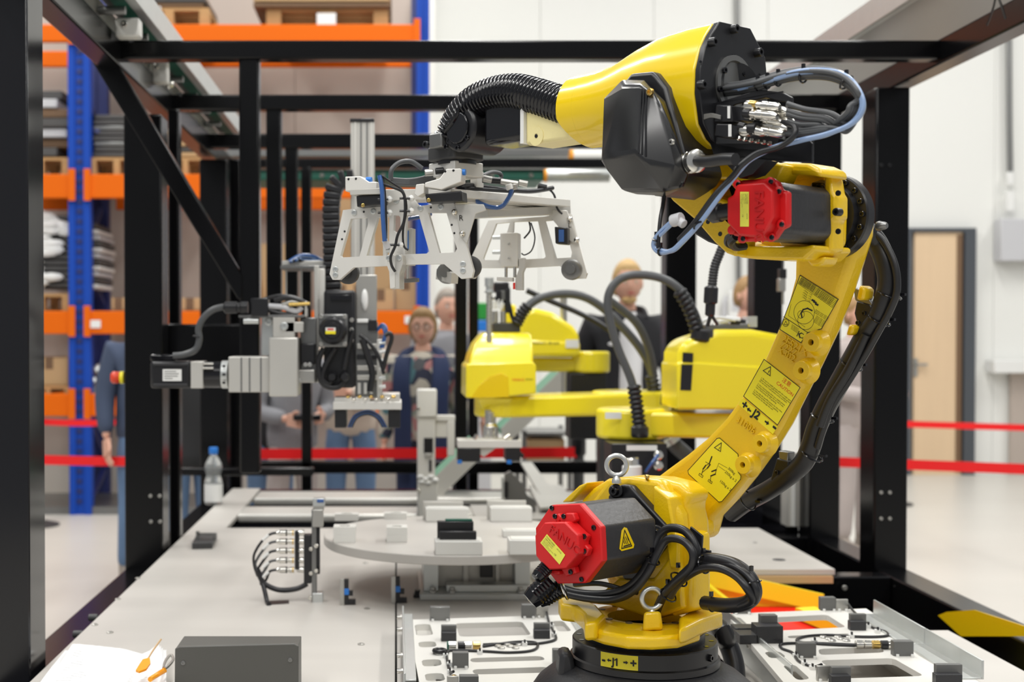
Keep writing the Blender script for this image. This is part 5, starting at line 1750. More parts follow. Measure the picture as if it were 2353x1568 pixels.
for (x, y) in ((814, 489), (858, 486), (911, 462), (966, 479), (1013, 476), (771, 619), (771, 632), (1064, 607), (1064, 622)):
    m = MB().bolt(PG.at(x, y), GN, 0.0052, 0.002); gp(m, 'bolt', zinc)
for (x, y) in ((836, 487), (990, 477), (792, 532), (786, 550), (1038, 517), (1044, 536)):
    gp(MB().cyl(PG.at(x, y, -0.001), PG.at(x, y, 0.0006), 0.002, n=10), 'hole', black_satin)
# far side plate
PQ = Plane(1230, 560, 2.62, (-0.30, -0.954, 0))
o2 = [(1122, 507), (1250, 498), (1300, 488), (1312, 492), (1349, 628), (1345, 640), (1318, 641), (1286, 611), (1200, 616), (1104, 616), (1090, 640), (1078, 640), (1070, 620)]
g1 = [(1140, 514), (1172, 511), (1146, 598), (1112, 598), (1110, 594)]
g2 = [(1180, 510), (1236, 508), (1254, 590), (1250, 594), (1176, 598)]
g3 = [(1252, 508), (1294, 504), (1314, 580), (1312, 592), (1278, 594)]
m = MB().prism(PQ.poly(o2), -GN * 0.012, holes=[PQ.poly(h) for h in (g1, g2, g3)])
gp(m, 'side_plate', alu_white, bevel=0.001)
# gussets with R and L
m = MB().prism(PG.moved(0.001).poly([(1046, 470), (1112, 470), (1118, 484), (1094, 492), (1074, 560), (1060, 545)]), GN * 0.004)
gp(m, 'gusset', alu, bevel=0.001, label='gusset stamped R')
ex = (PG.at(1100, 500) - PG.at(1050, 500)).normalized()
m = MB().text('R', PG.at(1054, 507, 0.006), ex, UPV, 0.014); gp(m, 'stamp', black_ink, fix=False)
m = MB().prism(PQ.moved(0.001).poly([(1254, 482), (1304, 484), (1330, 560), (1312, 556), (1266, 500)]), GN * 0.004)
gp(m, 'gusset', alu, bevel=0.001, label='gusset stamped L')
m = MB().text('L', PQ.at(1305, 523, 0.006), ex, UPV, 0.014); gp(m, 'stamp', black_ink, fix=False)
for (x, y, pl) in ((1044, 488, PG), (1062, 537, PG), (1309, 504, PQ), (1325, 552, PQ)):
    gp(MB().ball(pl.at(x, y, 0.006), 0.006, n=10), 'bolt', steel)
# cross beam carrying the plates, running away to the right
def rail(p0, Y0, p1, Y1, w, h, name, m_, **k):
    return gp(MB().beam(P(*p0, Y0), P(*p1, Y1), w, h), name, m_, **k)
rail((1000, 446), 2.37, (1276, 470), 2.64, 0.075, 0.014, 'cross_beam', alu_white, bevel=0.001)
rail((1040, 458), 2.40, (1200, 470), 2.60, 0.05, 0.012, 'linear_rail', alu)
rail((870, 452), 2.38, (1010, 450), 2.42, 0.06, 0.02, 'cross_beam', alu_white, bevel=0.001)
rail((1100, 492), 2.50, (1290, 484), 2.66, 0.05, 0.016, 'lower_beam', alu, bevel=0.001)
rail((1110, 476), 2.50, (1190, 486), 2.60, 0.06, 0.01, 'fin_plate', alu, bevel=0.001)
# saddle blocks with stepped silhouettes
PSd = Plane(840, 440, 2.345, GN)
m = MB().prism(PSd.poly([(793, 406), (828, 405), (848, 418), (866, 418), (866, 434), (793, 440)]), -GN * 0.03); gp(m, 'saddle_block', alu_white, bevel=0.0015)
m = MB().prism(PSd.poly([(804, 436), (876, 432), (876, 446), (804, 448)]), -GN * 0.035); gp(m, 'saddle_plate', alu, bevel=0.001)
m = MB().prism(PSd.poly([(976, 420), (1010, 410), (1026, 388), (1058, 387), (1061, 390), (1060, 418), (1034, 428), (1014, 436), (976, 430)]), -GN * 0.03); gp(m, 'saddle_block', alu_white, bevel=0.0015)
m = MB().prism(PSd.poly([(956, 424), (974, 422), (974, 444), (960, 452), (952, 446)]), -GN * 0.03); gp(m, 'saddle_plate', alu_white, bevel=0.001)
for (x, y) in ((801, 412), (818, 411), (1023, 394), (1042, 392)):
    gp(MB().cyl(PSd.at(x, y, -0.001), PSd.at(x, y, 0.0006), 0.0022, n=10), 'hole', black_satin)
for pts, pl, m_ in (([(818, 450), (878, 448), (878, 470), (820, 476)], PSd, black_satin), ([(976, 446), (1060, 438), (1062, 462), (980, 466)], PSd, black_satin), ([(1226, 458), (1276, 456), (1276, 480), (1226, 478)], PQ, black_satin), ([(1198, 460), (1228, 460), (1228, 486), (1198, 484)], PQ, black_gloss)):
    m = MB().prism(pl.poly(pts, -0.005), -GN * 0.04); gp(m, 'slide_unit', m_, bevel=0.002)
for (x, y) in ((834, 472), (985, 460)):
    gp(MB().cyl(PSd.at(x, y, -0.004), PSd.at(x, y, 0.006), 0.0035, n=12), 'speed_valve', brass, bevel=0.0008)
for (x, y) in ((848, 414), (1064, 396)):
    m = MB().cyl(PSd.at(x - 6, y, -0.008), PSd.at(x + 6, y, -0.008), 0.0055, n=12); gp(m, 'blue_collar', blue_plastic)
# rollers
for (x, y, pl, off, hub) in ((1080, 614, PG, -0.030, 0), (1028, 628, PG, -0.14, 1), (1314, 620, PQ, 0.02, 1), (800, 628, PG, -0.03, 0)):
    c = pl.at(x, y, off)
    m = MB().lathe([(0.017, -0.008), (0.0205, -0.006), (0.0205, 0.004), (0.017, 0.006), (0.009, 0.006), (0.009, 0.02 if hub else 0.016), (0, 0.02 if hub else 0.016)], c, GN if hub else GN, 28)
    gp(m, 'roller', dark_grey if not hub else alu_dark, smooth=30)
rail((1045, 640), 2.45, (1010, 630), 2.5, 0.015, 0.02, 'roller_arm', alu)
# two clamp fingers with sensor head
m = MB()
gp(MB().prism(PG.moved(0.02).poly([(892, 586), (902, 583), (908, 588), (908, 662), (896, 664), (894, 625), (888, 608)]), -GN * 0.03), 'clamp_finger', alu_white, bevel=0.001)
gp(MB().prism(PG.moved(0.02).poly([(912, 583), (924, 586), (926, 604), (918, 628), (918, 664), (908, 664), (908, 588)]), -GN * 0.03), 'clamp_finger', alu, bevel=0.001)
for (x, y) in ((893, 593), (917, 593)):
    gp(MB().bolt(PG.at(x, y, 0.02), GN, 0.005, 0.002), 'bolt', zinc)
gp(MB().prism(PG.poly([(934, 525), (948, 525), (948, 610), (934, 610)], -0.02), -GN * 0.02), 'mini_slide', alu, bevel=0.001)
gp(MB().prism(PG.poly([(937, 530), (939, 530), (939, 575), (937, 575)], -0.019), GN * 0.001), 'blue_stripe', blue_plastic)
gp(MB().cyl(PG.at(937, 606, -0.03), PG.at(937, 648, -0.03), 0.0028), 'guide_pin', steel)
gp(MB().prism(PG.poly([(928, 641), (960, 639), (960, 648), (928, 650)], -0.025), -GN * 0.01), 'stop_foot', alu_dark)
gp(MB().prism(PG.poly([(886, 452), (880, 480), (880, 600), (888, 600), (888, 452)], -0.02), -GN * 0.01), 'center_web', alu_white)
# far vertical cylinder
gp(MB().prism(PQ.poly([(1149, 535), (1190, 535), (1190, 613), (1149, 613)], 0.03), -GN * 0.03), 'air_cylinder', alu_white, bevel=0.002)
for x in (1163, 1183):
    gp(MB().cyl(PQ.at(x, 612, 0.015), PQ.at(x, 638, 0.015), 0.0032), 'piston_rod', steel)
gp(MB().prism(PQ.poly([(1141, 636), (1177, 638), (1177, 647), (1141, 645)], 0.03), -GN * 0.02), 'rod_plate', alu_white, bevel=0.001)
gp(MB().prism(PQ.poly([(1192, 594), (1204, 592), (1206, 612), (1200, 626), (1200, 667), (1184, 667), (1184, 640), (1192, 620)], 0.03), -GN * 0.02), 'clamp_finger', alu, bevel=0.001)
gp(MB().prism(PQ.poly([(1179, 650), (1184, 650), (1184, 665), (1179, 665)], 0.032), GN * 0.001), 'sensor_window', red_ink)
for y in (546, 580):
    gp(MB().cyl(PQ.at(1132, y, 0.02), PQ.at(1150, y, 0.02), 0.0042), 'push_fitting', zinc)
for y in (561, 594):
    gp(MB().bolt(PQ.at(1170, y, 0.03), GN, 0.0028), 'bolt', steel)
gp(MB().prism(PQ.poly([(1274, 521), (1304, 523), (1304, 562), (1276, 560)], 0.03), -GN * 0.03), 'photo_sensor', black_satin, bevel=0.002)
gp(MB().prism(PQ.poly([(1284, 528), (1296, 528), (1296, 556), (1284, 556)], 0.031), GN * 0.0008), 'sensor_lens', blue_hose)
# tubing and cables on the tool
def gc(pts, r, m_=rubber, name='cable'):
    return gp(MB().tube([P(x, y, Y) for x, y, Y in pts], r, n=7, k=6), name, m_, smooth=60)
gc([(898, 412, 2.36), (900, 390, 2.36), (918, 374, 2.37), (945, 372, 2.38), (970, 388, 2.38)], 0.0045, rubber_grey)
gc([(872, 404, 2.33), (878, 440, 2.325), (880, 500, 2.32), (884, 555, 2.32)], 0.0042, blue_hose, 'air_hose')
gc([(876, 404, 2.335), (883, 440, 2.33), (886, 500, 2.33), (886, 550, 2.33)], 0.0030, rubber)
gc([(870, 402, 2.33), (876, 420, 2.33), (900, 430, 2.33), (925, 442, 2.33), (931, 470, 2.33), (928, 510, 2.33), (914, 540, 2.33), (908, 566, 2.33), (898, 590, 2.33), (900, 610, 2.335), (908, 624, 2.34)], 0.0026)
gc([(876, 404, 2.33), (900, 420, 2.34), (926, 440, 2.34), (934, 480, 2.34), (926, 530, 2.34), (928, 565, 2.34), (938, 575, 2.34)], 0.0020)
for k in range(4):
    gc([(896 + 2 * k, 412 + 3 * k, 2.37), (940, 414 + 3 * k, 2.38), (975, 408 + 4 * k, 2.39), (1000, 396 + 5 * k, 2.40)], 0.0036, rubber_grey)
gc([(1086, 458, 2.42), (1120, 474, 2.42), (1150, 476, 2.42), (1168, 456, 2.42), (1176, 436, 2.42)], 0.0042, blue_hose, 'air_hose')
gc([(1092, 462, 2.43), (1126, 478, 2.43), (1154, 472, 2.43), (1172, 452, 2.43), (1180, 438, 2.43)], 0.0030)
gc([(1060, 424, 2.4), (1100, 428, 2.45), (1160, 436, 2.5), (1220, 440, 2.55), (1270, 432, 2.6)], 0.0045)
gc([(1070, 432, 2.42), (1120, 436, 2.45), (1180, 440, 2.5)], 0.004)
gc([(1110, 404, 2.45), (1130, 396, 2.48), (1150, 400, 2.5), (1148, 412, 2.5), (1120, 414, 2.47)], 0.0040, rubber_grey)
gc([(1240, 430, 2.58), (1262, 436, 2.6), (1274, 450, 2.6), (1280, 478, 2.6), (1292, 492, 2.6)], 0.0022)
gc([(1216, 510, 2.6), (1218, 530, 2.6), (1204, 548, 2.6)], 0.0018)
gc([(1220, 512, 2.6), (1229, 545, 2.6), (1222, 575, 2.6), (1206, 586, 2.6), (1198, 582, 2.6)], 0.0014)
gc([(936, 504, 2.42), (960, 500, 2.44), (990, 492, 2.46)], 0.004, blue_hose, 'air_hose')
for (x0, y0, x1, y1, Y) in ((1000, 394, 1020, 392, 2.37), (1108, 413, 1150, 416, 2.42), (1110, 410, 1130, 414, 2.40), (1192, 420, 1212, 424, 2.5), (1150, 418, 1190, 424, 2.48), (976, 398, 996, 396, 2.37), (1168, 424, 1172, 436, 2.42), (1180, 424, 1182, 436, 2.43), (1236, 428, 1256, 432, 2.58)):
    gp(MB().cyl(P(x0, y0, Y), P(x1, y1, Y), 0.0062, n=12), 'plug', random.choice([steel_dull, steel_dull, black_satin, white_plastic]), bevel=0.001)
for (x0, y0, x1) in ((868, 458, 892), (868, 489, 892), (918, 456, 942), (918, 485, 942), (893, 563, 918)):
    gp(MB().cyl(P(x0, y0, 2.335), P(x1, y0, 2.335), 0.0022, n=8), 'tie_clip', black_satin)
    gp(MB().ball(P(x1 + 3, y0, 2.34), 0.006, n=8), 'tie_base', white_plastic)
gp(MB().cyl(P(884, 552, 2.325), P(892, 570, 2.33), 0.0055), 'elbow_fitting', grey_box)
gp(MB().cyl(P(886, 575, 2.335), P(896, 575, 2.335), 0.0045), 'elbow_fitting', zinc)

# ================================================================== LEFT GANTRY MODULE
gy = thing('gantry_module', 'left servo driven aluminium linear gantry with vertical axis and small gripper plate', 'gantry', P(830, 980, 3.5))
GYY = 3.5
def gb(x0, y0, x1, y1, dY, dep, name, m_, bev=0.002, **k):
    return MB().pbox(x0, y0, x1, y1, GYY + dY, dep).build(name, m_, gy, bevel=bev, **k)
mo = gb(345, 830, 438, 893, 0, 0.075, 'servo_motor', black_satin, 0.008)
for y in (838, 885):
    MB().pbox(352, y - 3, 430, y + 3, GYY - 0.003, 0.004).build('motor_fin', black_cast, gy, bevel=0.001)
lb = gb(374, 849, 417, 876, -0.002, 0.003, 'type_label', white_plastic, 0)
m = MB()
ex = V((1, 0, 0))
for k, w_ in enumerate((26, 32, 30, 18)):
    m.line(P(378, 854 + k * 5.4, GYY - 0.0022), P(378 + w_, 854 + k * 5.4, GYY - 0.0022), 0.0016, V((0, -1, 0)))
m.build('label_print', black_ink, gy, fix=False, smooth=0)
gb(345, 815, 402, 830, 0.01, 0.05, 'motor_plug', black_gloss, 0.004)
gb(438, 831, 466, 893, -0.002, 0.08, 'motor_flange', alu, 0.002)
a_, b_ = P(466, 861, GYY + 0.04), P(510, 861, GYY + 0.04)
MB().cyl(a_, b_, 0.036, n=32).build('gearbox', black_gloss, gy)
for y in (836, 846):
    MB().cyl(P(466, y, GYY - 0.002), P(490, y, GYY - 0.002), 0.0035, n=10).build('tie_rod', steel, gy)
a_, b_ = P(510, 861, GYY + 0.04), P(526, 861, GYY + 0.04)
MB().cyl(a_, b_, 0.038, n=32).build('output_flange', zinc, gy, bevel=0.002)
for y in (842, 861, 880):
    MB().cyl(P(513, y, GYY), P(516, y, GYY - 0.004), 0.0035, n=10).build('bolt', black_satin, gy)
gb(525, 820, 620, 902, -0.01, 0.10, 'aluminium_housing', alu, 0.003)
for x in (553, 572, 598):
    gb(x, 822, x + 3, 901, -0.0115, 0.004, 'extrusion_groove', alu_dark, 0)
gb(618, 776, 684, 912, -0.03, 0.13, 'end_block', alu, 0.004)
gb(627, 728, 677, 776, 0.0, 0.05, 'mount_bracket', alu, 0.002)
gb(655, 740, 697, 764, 0.0, 0.04, 'mount_bracket', alu, 0.002)
gb(601, 728, 628, 818, 0.04, 0.02, 'back_plate', zinc, 0.002)
gb(548, 724, 700, 730, 0.0, 0.10, 'bracket_top', alu_dark, 0.001)
MB().bolt(P(653, 750, GYY), (0, -1, 0), 0.011, 0.004).build('bolt', zinc, gy)
MB().bolt(P(618, 739, GYY + 0.04), (0, -1, 0), 0.011, 0.006).build('bolt', zinc, gy)
MB().cyl(P(560, 738, GYY), P(594, 738, GYY), 0.008).build('pin', zinc, gy)
# plug, cable
m = MB().lathe([(0.011, 0), (0.016, 0.004), (0.016, 0.035), (0.013, 0.037), (0.013, 0.045), (0.016, 0.047), (0.016, 0.065)], P(514, 707, GYY), (1, 0, 0), 20)
m.build('round_plug', black_satin, gy, smooth=30)
gb(576, 685, 616, 727, -0.01, 0.05, 'plug_block', black_satin, 0.003)
MB().tube([P(x, y, GYY) for x, y in ((515, 705), (490, 712), (468, 730), (456, 755), (458, 780), (450, 803), (425, 815), (398, 818))], 0.0088, n=12).build('motor_cable', rubber_grey, gy, smooth=60)
MB().torus(P(453, 774, GYY), (0.2, 0, 1), 0.010, 0.002).build('cable_tie', black_satin, gy)
for (pts, m_, r_) in (([(616, 704), (650, 706), (680, 716), (694, 706)], grey_box, 0.008), ([(616, 712), (640, 720), (670, 724)], rubber, 0.006), ([(630, 690), (660, 684), (690, 692), (712, 704)], rubber, 0.008), ([(648, 702), (672, 694), (700, 700)], steel_dull, 0.007), ([(600, 690), (640, 680), (676, 684)], rubber, 0.005)):
    MB().tube([P(x, y, GYY + 0.01) for x, y in pts], r_, n=8).build('cable', m_, gy, smooth=60)
MB().cyl(P(664, 700, GYY), P(712, 698, GYY), 0.005).build('push_fitting', brass, gy)
gb(700, 692, 706, 728, 0, 0.04, 'sensor_bracket', alu)
# small shelf with blue hoses
sx = thing('hose_tray', 'grey tray carrying coiled blue hoses above the gantry on thin legs', 'tray', P(695, 700, 3.7))
MB().pbox(644, 610, 748, 618, 3.66, 0.16).build('tray_plate', alu_dark, sx, bevel=0.002)
MB().pbox(648, 599, 744, 610, 3.70, 0.10).build('tray_edge', alu, sx, bevel=0.002)
for x in (655, 690, 740):
    MB().pbox(x, 618, x + 4, 700, 3.72, 0.01).build('leg', steel_dull, sx)
for k in range(6):
    MB().tube([P(664 + 4 * k, 602 - k, 3.69), P(690, 588 + 2 * k, 3.70), P(720, 590 + 2 * k, 3.72), P(740, 600, 3.74)], 0.006, n=7).build('coiled_hose', [blue_hose, blue_clear, rubber][k % 3], sx, smooth=60)
gb(728, 617, 746, 728, 0.08, 0.03, 'upright_bar', alu_white)
# vertical axis
gb(806, 276, 860, 640, 0.22, 0.06, 'column_profile', alu, 0.002)
for x in (815, 828, 842, 852):
    gb(x, 280, x + 3, 640, 0.2175, 0.004, 'extrusion_groove', alu_dark if x in (828, 842) else alu_white, 0)
gb(804, 272, 860, 280, 0.215, 0.07, 'column_cap', black_satin)
gb(818, 632, 866, 740, 0.10, 0.03, 'cover_plate', steel_dull, 0.002)
MB().ball(P(838, 690, GYY + 0.095), 0.014, (0.7, 0.5, 2.2)).build('cover_latch', white_plastic, gy)
gb(744, 667, 816, 892, 0.02, 0.12, 'carriage_housing', black_satin, 0.008)
gb(760, 678, 808, 690, 0.012, 0.01, 'slot', black_gloss, 0.001)
mt = gb(732, 722, 798, 798, -0.03, 0.05, 'stepper_flange', alu_dark, 0.004)
c = P(765, 760, GYY - 0.03)
MB().lathe([(0.038, 0), (0.036, 0.02), (0.030, 0.03), (0.022, 0.03), (0.020, 0.034), (0, 0.034)], c, (0, -1, 0), 36).build('stepper_cap', black_satin, gy, smooth=30)
MB().pbox(748, 753, 771, 767, GYY - 0.066, 0.003).build('cap_label', white_plastic, gy)
MB().pbox(748, 761, 771, 768, GYY - 0.067, 0.003).build('cap_label', yellow_label, gy)
MB().line(P(754, 757, GYY - 0.0665), P(765, 757, GYY - 0.0665), 0.004, V((0, -1, 0))).build('cap_print', red_ink, gy, fix=False)
for (x, y) in ((738, 728), (792, 728), (738, 790), (792, 790)):
    MB().bolt(P(x, y, GYY - 0.03), (0, -1, 0), 0.006).build('bolt', steel_dull, gy)
for y in (736, 758, 782):
    MB().bolt(P(808, y, GYY + 0.02), (0, -1, 0), 0.006).build('bolt', steel_dull, gy)
gb(690, 730, 728, 880, 0.05, 0.06, 'inner_slide', alu_dark, 0.003)
gb(690, 790, 724, 838, 0.03, 0.05, 'slide_cover', black_satin, 0.003)
gb(722, 610, 732, 880, 0.06, 0.02, 'slide_edge', alu, 0.002)
gb(684, 850, 724, 880, 0.02, 0.08, 'bottom_block', steel_dull, 0.003)
for (x, y) in ((702, 838), (712, 838), (684, 858), (690, 875)):
    MB().bolt(P(x, y, GYY + 0.02), (0, -1, 0), 0.006).build('bolt', steel, gy)
for (pts, r_) in (([(744, 800), (732, 830), (736, 870), (750, 888), (776, 890), (790, 876)], 0.008), ([(770, 800), (748, 840), (742, 870), (756, 882), (764, 870)], 0.008), ([(812, 760), (800, 800), (790, 850)], 0.007), ([(826, 770), (850, 790), (870, 820), (882, 860)], 0.005), ([(850, 900), (856, 860), (846, 820), (832, 780)], 0.009), ([(880, 850), (890, 810), (900, 780), (896, 766), (884, 772)], 0.006)):
    MB().tube([P(x, y, GYY - 0.01) for x, y in pts], r_, n=9).build('cable', rubber, gy, smooth=60)
for (x, y) in ((764, 866), (792, 866)):
    MB().lathe([(0.010, 0), (0.014, 0.006), (0.014, 0.02), (0.009, 0.03)], P(x, y, GYY), (0, -1, 0), 16).build('cable_gland', black_satin, gy)
gb(816, 740, 868, 915, 0.04, 0.08, 'guided_cylinder', alu_dark, 0.003)
for x in (822, 836, 850):
    gb(x, 880, x + 7, 906, 0.034, 0.01, 'cylinder_groove', alu_white, 0.001)
for y in (790, 815, 840, 862):
    gb(820, y, 866, y + 12, 0.03, 0.02, 'valve_block', [alu, black_satin][y % 2], 0.002)
gb(820, 733, 846, 742, 0.03, 0.02, 'valve_cap', white_plastic)
gb(846, 735, 866, 760, 0.03, 0.03, 'valve_cap', black_satin)
gb(866, 780, 878, 924, 0.03, 0.03, 'manifold_bar', alu_white, 0.002)
for k in range(6):
    MB().cyl(P(872, 790 + k * 20, GYY + 0.02), P(886, 788 + k * 20, GYY + 0.02), 0.005).build('push_fitting', [zinc, white_plastic][k % 2], gy)
for k in range(3):
    MB().tube([P(874 + k * 3, 800, GYY + 0.02), P(884 + k * 2, 770 - 6 * k, GYY + 0.02), P(878, 752 - 3 * k, GYY + 0.03), P(866, 760, GYY + 0.04)], 0.004, n=7).build('air_hose', blue_hose, gy, smooth=60)
# gripper plate at the bottom
gb(765, 924, 923, 942, -0.03, 0.16, 'tool_plate', alu_white, 0.002)
gb(768, 914, 850, 924, 0.0, 0.10, 'tool_plate', alu_white, 0.002)
gb(878, 905, 919, 926, -0.01, 0.10, 'tool_step', alu, 0.002)
gb(769, 942, 796, 984, -0.02, 0.08, 'gripper_jaw', black_satin, 0.003)
gb(892, 942, 920, 984, -0.02, 0.08, 'gripper_jaw', black_satin, 0.003)
for k in range(4):
    MB().tube([P(800 + 3 * k, 982, GYY), P(815 + 2 * k, 955 + 2 * k, GYY - 0.01), P(845, 944 + 3 * k, GYY - 0.01), P(872 - 2 * k, 956 + 2 * k, GYY - 0.01), P(888 - 3 * k, 982, GYY)], 0.0025, n=7).build('air_hose', [blue_hose, rubber][k % 2], gy, smooth=60)
for k in range(9):
    MB().bolt(P(800 + 13 * k, 914 + (k % 2) * 5, GYY - 0.03), (0, -0.3, 1), 0.006).build('bolt', [brass, steel][k % 2], gy)
# black energy chain: individual links
m = None
chp = smooth_path([P(x, y, GYY + 0.20) for x, y in ((812, 412), (788, 414), (770, 430), (762, 470), (762, 540), (764, 620), (766, 700), (768, 760))], 10)
cum = [0]
for i in range(1, len(chp)):
    cum.append(cum[-1] + (chp[i] - chp[i - 1]).length)
ec = thing('energy_chain', 'black plastic cable chain beside the aluminium column', 'cable chain', chp[-1])
nl = 24
for k in range(nl):
    t = cum[-1] * (k + 0.5) / nl
    i = max(j for j in range(len(cum) - 1) if cum[j] <= t)
    d_ = (chp[i + 1] - chp[i]).normalized()
    c = chp[i].lerp(chp[i + 1], (t - cum[i]) / (cum[i + 1] - cum[i]))
    MB().obox(c, d_ * (cum[-1] / nl * 0.46), V((0, 0.035, 0)), d_.cross(V((0, 1, 0))) * 0.024).build('link', black_satin, ec, bevel=0.004)

# ================================================================== SCARA ROBOTS
def capsule(c0, r0_, c1, r1_, n=12):
    """plan outline of a link between two joints"""
    d_ = (c1 - c0); d_.z = 0
    a = math.atan2(d_.y, d_.x)
    pts = []
    for i in range(n + 1):
        t = a + PI / 2 + PI * i / n
        pts.append(c0 + V((r0_ * math.cos(t), r0_ * math.sin(t), 0)))
    for i in range(n + 1):
        t = a - PI / 2 + PI * i / n
        pts.append(c1 + V((r1_ * math.cos(t), r1_ * math.sin(t), 0)))
    return pts
def link(mb, c0, r0_, c1, r1_, z0, z1, mi=0):
    p = capsule(V((c0.x, c0.y, z0)), r0_, V((c1.x, c1.y, z0)), r1_)
    return mb.prism(p, (0, 0, z1 - z0), mi=mi)

# SCARA one: base column behind the big robot's eyebolt, head on the right
s1 = thing('scara_robot', 'yellow four axis arm with tall housing at right behind the big arm', 'robot', P(1450, 1110, 4.0))
Y1 = 4.0
c0 = P(1450, 970, Y1); zt1 = P(1450, 938, Y1).z; zb1_ = P(1450, 1007, Y1).z
m = MB().cyl((c0.x, Y1, zb1_), (c0.x, Y1, zt1), 0.106, n=40); m.build('base_joint', yellow_lemon, s1, bevel=0.012, seg=3)
c1 = P(1665, 960, 3.95)
m = link(MB(), V((c0.x, Y1, 0)), 0.085, V((c1.x, 3.95, 0)), 0.10, P(0, 1000, Y1).z, P(0, 944, Y1).z); m.build('inner_link', yellow_lemon, s1, bevel=0.010, seg=3)
m = MB().cyl((c0.x, Y1, P(0, 1150, Y1).z), (c0.x, Y1, zb1_), 0.10, n=32); m.build('base_column', black_satin, s1)
for j, (r_, a_) in enumerate((()) ):
    pass
MB().pbox(1391, 948, 1428, 963, Y1 - 0.108, 0.004).build('label_plate', white_plastic, s1)
# connector box
bx_ = MB().pbox(1405, 1020, 1533, 1115, Y1 - 0.20, 0.14).build('connector_box', black_satin, s1, bevel=0.003)
MB().pbox(1440, 1024, 1510, 1036, Y1 - 0.204, 0.005).build('box_label', white_plastic, s1)
for (x, y) in ((1512, 1046), (1512, 1070)):
    MB().lathe([(0.014, 0), (0.014, 0.008), (0.009, 0.010), (0.009, 0.022)], P(x, y, Y1 - 0.2), (0, -1, 0), 16).build('air_port', steel, s1)
MB().tube([P(1512, 1046, Y1 - 0.22), P(1500, 1062, Y1 - 0.24), P(1484, 1085, Y1 - 0.23)], 0.005, n=7).build('air_hose', blue_hose, s1, smooth=60)
m = MB().lathe([(0.028, 0), (0.028, 0.03), (0.02, 0.035), (0.02, 0.05)], P(1452, 1096, Y1 - 0.25), (0, 0, 1), 18); m.build('white_plug', white_plastic, s1)
MB().cyl(P(1452, 1075, Y1 - 0.25), P(1450, 1052, Y1 - 0.25), 0.022).build('metal_plug', steel, s1, bevel=0.004)
# housing (head) at right: side silhouette extruded in depth
hY = 3.82
sil = [(1568, 942), (1556, 880), (1558, 812), (1572, 785), (1608, 772), (1632, 764), (1650, 757), (1730, 757), (1800, 770), (1840, 800), (1840, 942)]
m = MB().prism([P(x, y, hY) for x, y in sil], (0, 0.22, 0)); hd = m.build('outer_housing', yellow_lemon, s1, bevel=0.022, seg=4)
m = MB().prism([P(x, y, hY - 0.006) for x, y in ((1556, 942), (1556, 836), (1566, 829), (1840, 848), (1840, 942))], (0, 0.232, 0)); m.build('lower_housing', yellow_lemon, s1, bevel=0.012, seg=3)
for pts in ([(1569, 810), (1593, 812), (1592, 833), (1568, 832)], [(1566, 838), (1592, 838), (1588, 898), (1563, 897)]):
    MB().prism([P(x, y, hY - 0.0075) for x, y in pts], (0, 0.002, 0)).build('dark_strip', black_satin, s1)
MB().pbox(1608, 757, 1640, 778, hY - 0.0, 0.10).build('connector_hub', dark_grey, s1, bevel=0.004)
MB().pbox(1620, 746, 1720, 760, hY + 0.04, 0.10).build('top_plate', alu_dark, s1, bevel=0.002)
MB().pbox(1706, 727, 1740, 752, hY + 0.05, 0.004).build('sensor_card', clear_thin, s1)
for k, (x0, y0, x1, y1, m_) in enumerate(((1640, 750, 1656, 746, steel), (1660, 752, 1690, 750, brass), (1668, 732, 1700, 736, white_plastic), (1680, 738, 1712, 742, black_satin), (1700, 748, 1720, 744, steel), (1650, 742, 1672, 738, white_plastic))):
    MB().cyl(P(x0, y0, hY + 0.05), P(x1, y1, hY + 0.05), 0.009, n=12).build('fitting', m_, s1, bevel=0.001)
MB().tube([P(x, y, hY + 0.03) for x, y in ((1606, 752), (1620, 736), (1650, 730), (1690, 736))], 0.005, n=8).build('cable', white_plastic, s1, smooth=60)
def spiral_hose(par, pts, r, Ya, Yb, spir0=None, spir1=None, m_=rubber_grey):
    L_ = len(pts)
    q_ = [P(x, y, Ya + (Yb - Ya) * i / (L_ - 1)) for i, (x, y) in enumerate(pts)]
    MB().tube(q_, r, n=12, k=8).build('arched_hose', m_, par, smooth=60)
def spring(par, pts, Y, r, turns):
    q_ = smooth_path([P(x, y, Y) for x, y in pts], 8)
    MB().corrugated([P(x, y, Y) for x, y in pts], r, (q_[-1] - q_[0]).length / turns, 0.28, 14).build('bend_protector', rubber, par, smooth=60)
spiral_hose(s1, [(1468, 1000), (1455, 890), (1420, 800), (1400, 730), (1398, 680), (1420, 645), (1460, 632), (1520, 640), (1566, 670), (1596, 720), (1612, 770)], 0.0125, 3.84, 3.84, m_=rubber_grey)
spring(s1, [(1470, 985), (1464, 940), (1456, 885)], 3.84, 0.021, 9)
spring(s1, [(1560, 668), (1584, 710), (1606, 772)], 3.84, 0.021, 9)
MB().lathe([(0.022, 0), (0.026, 0.006), (0.026, 0.03), (0.022, 0.034)], P(1470, 1006, 3.84), (0, 0, 1), 18).build('hose_nut', black_satin, s1)
MB().lathe([(0.024, 0), (0.030, 0.006), (0.030, 0.03)], P(1608, 786, 3.84), (0.2, 0, 1), 18).build('hose_nut', black_satin, s1)

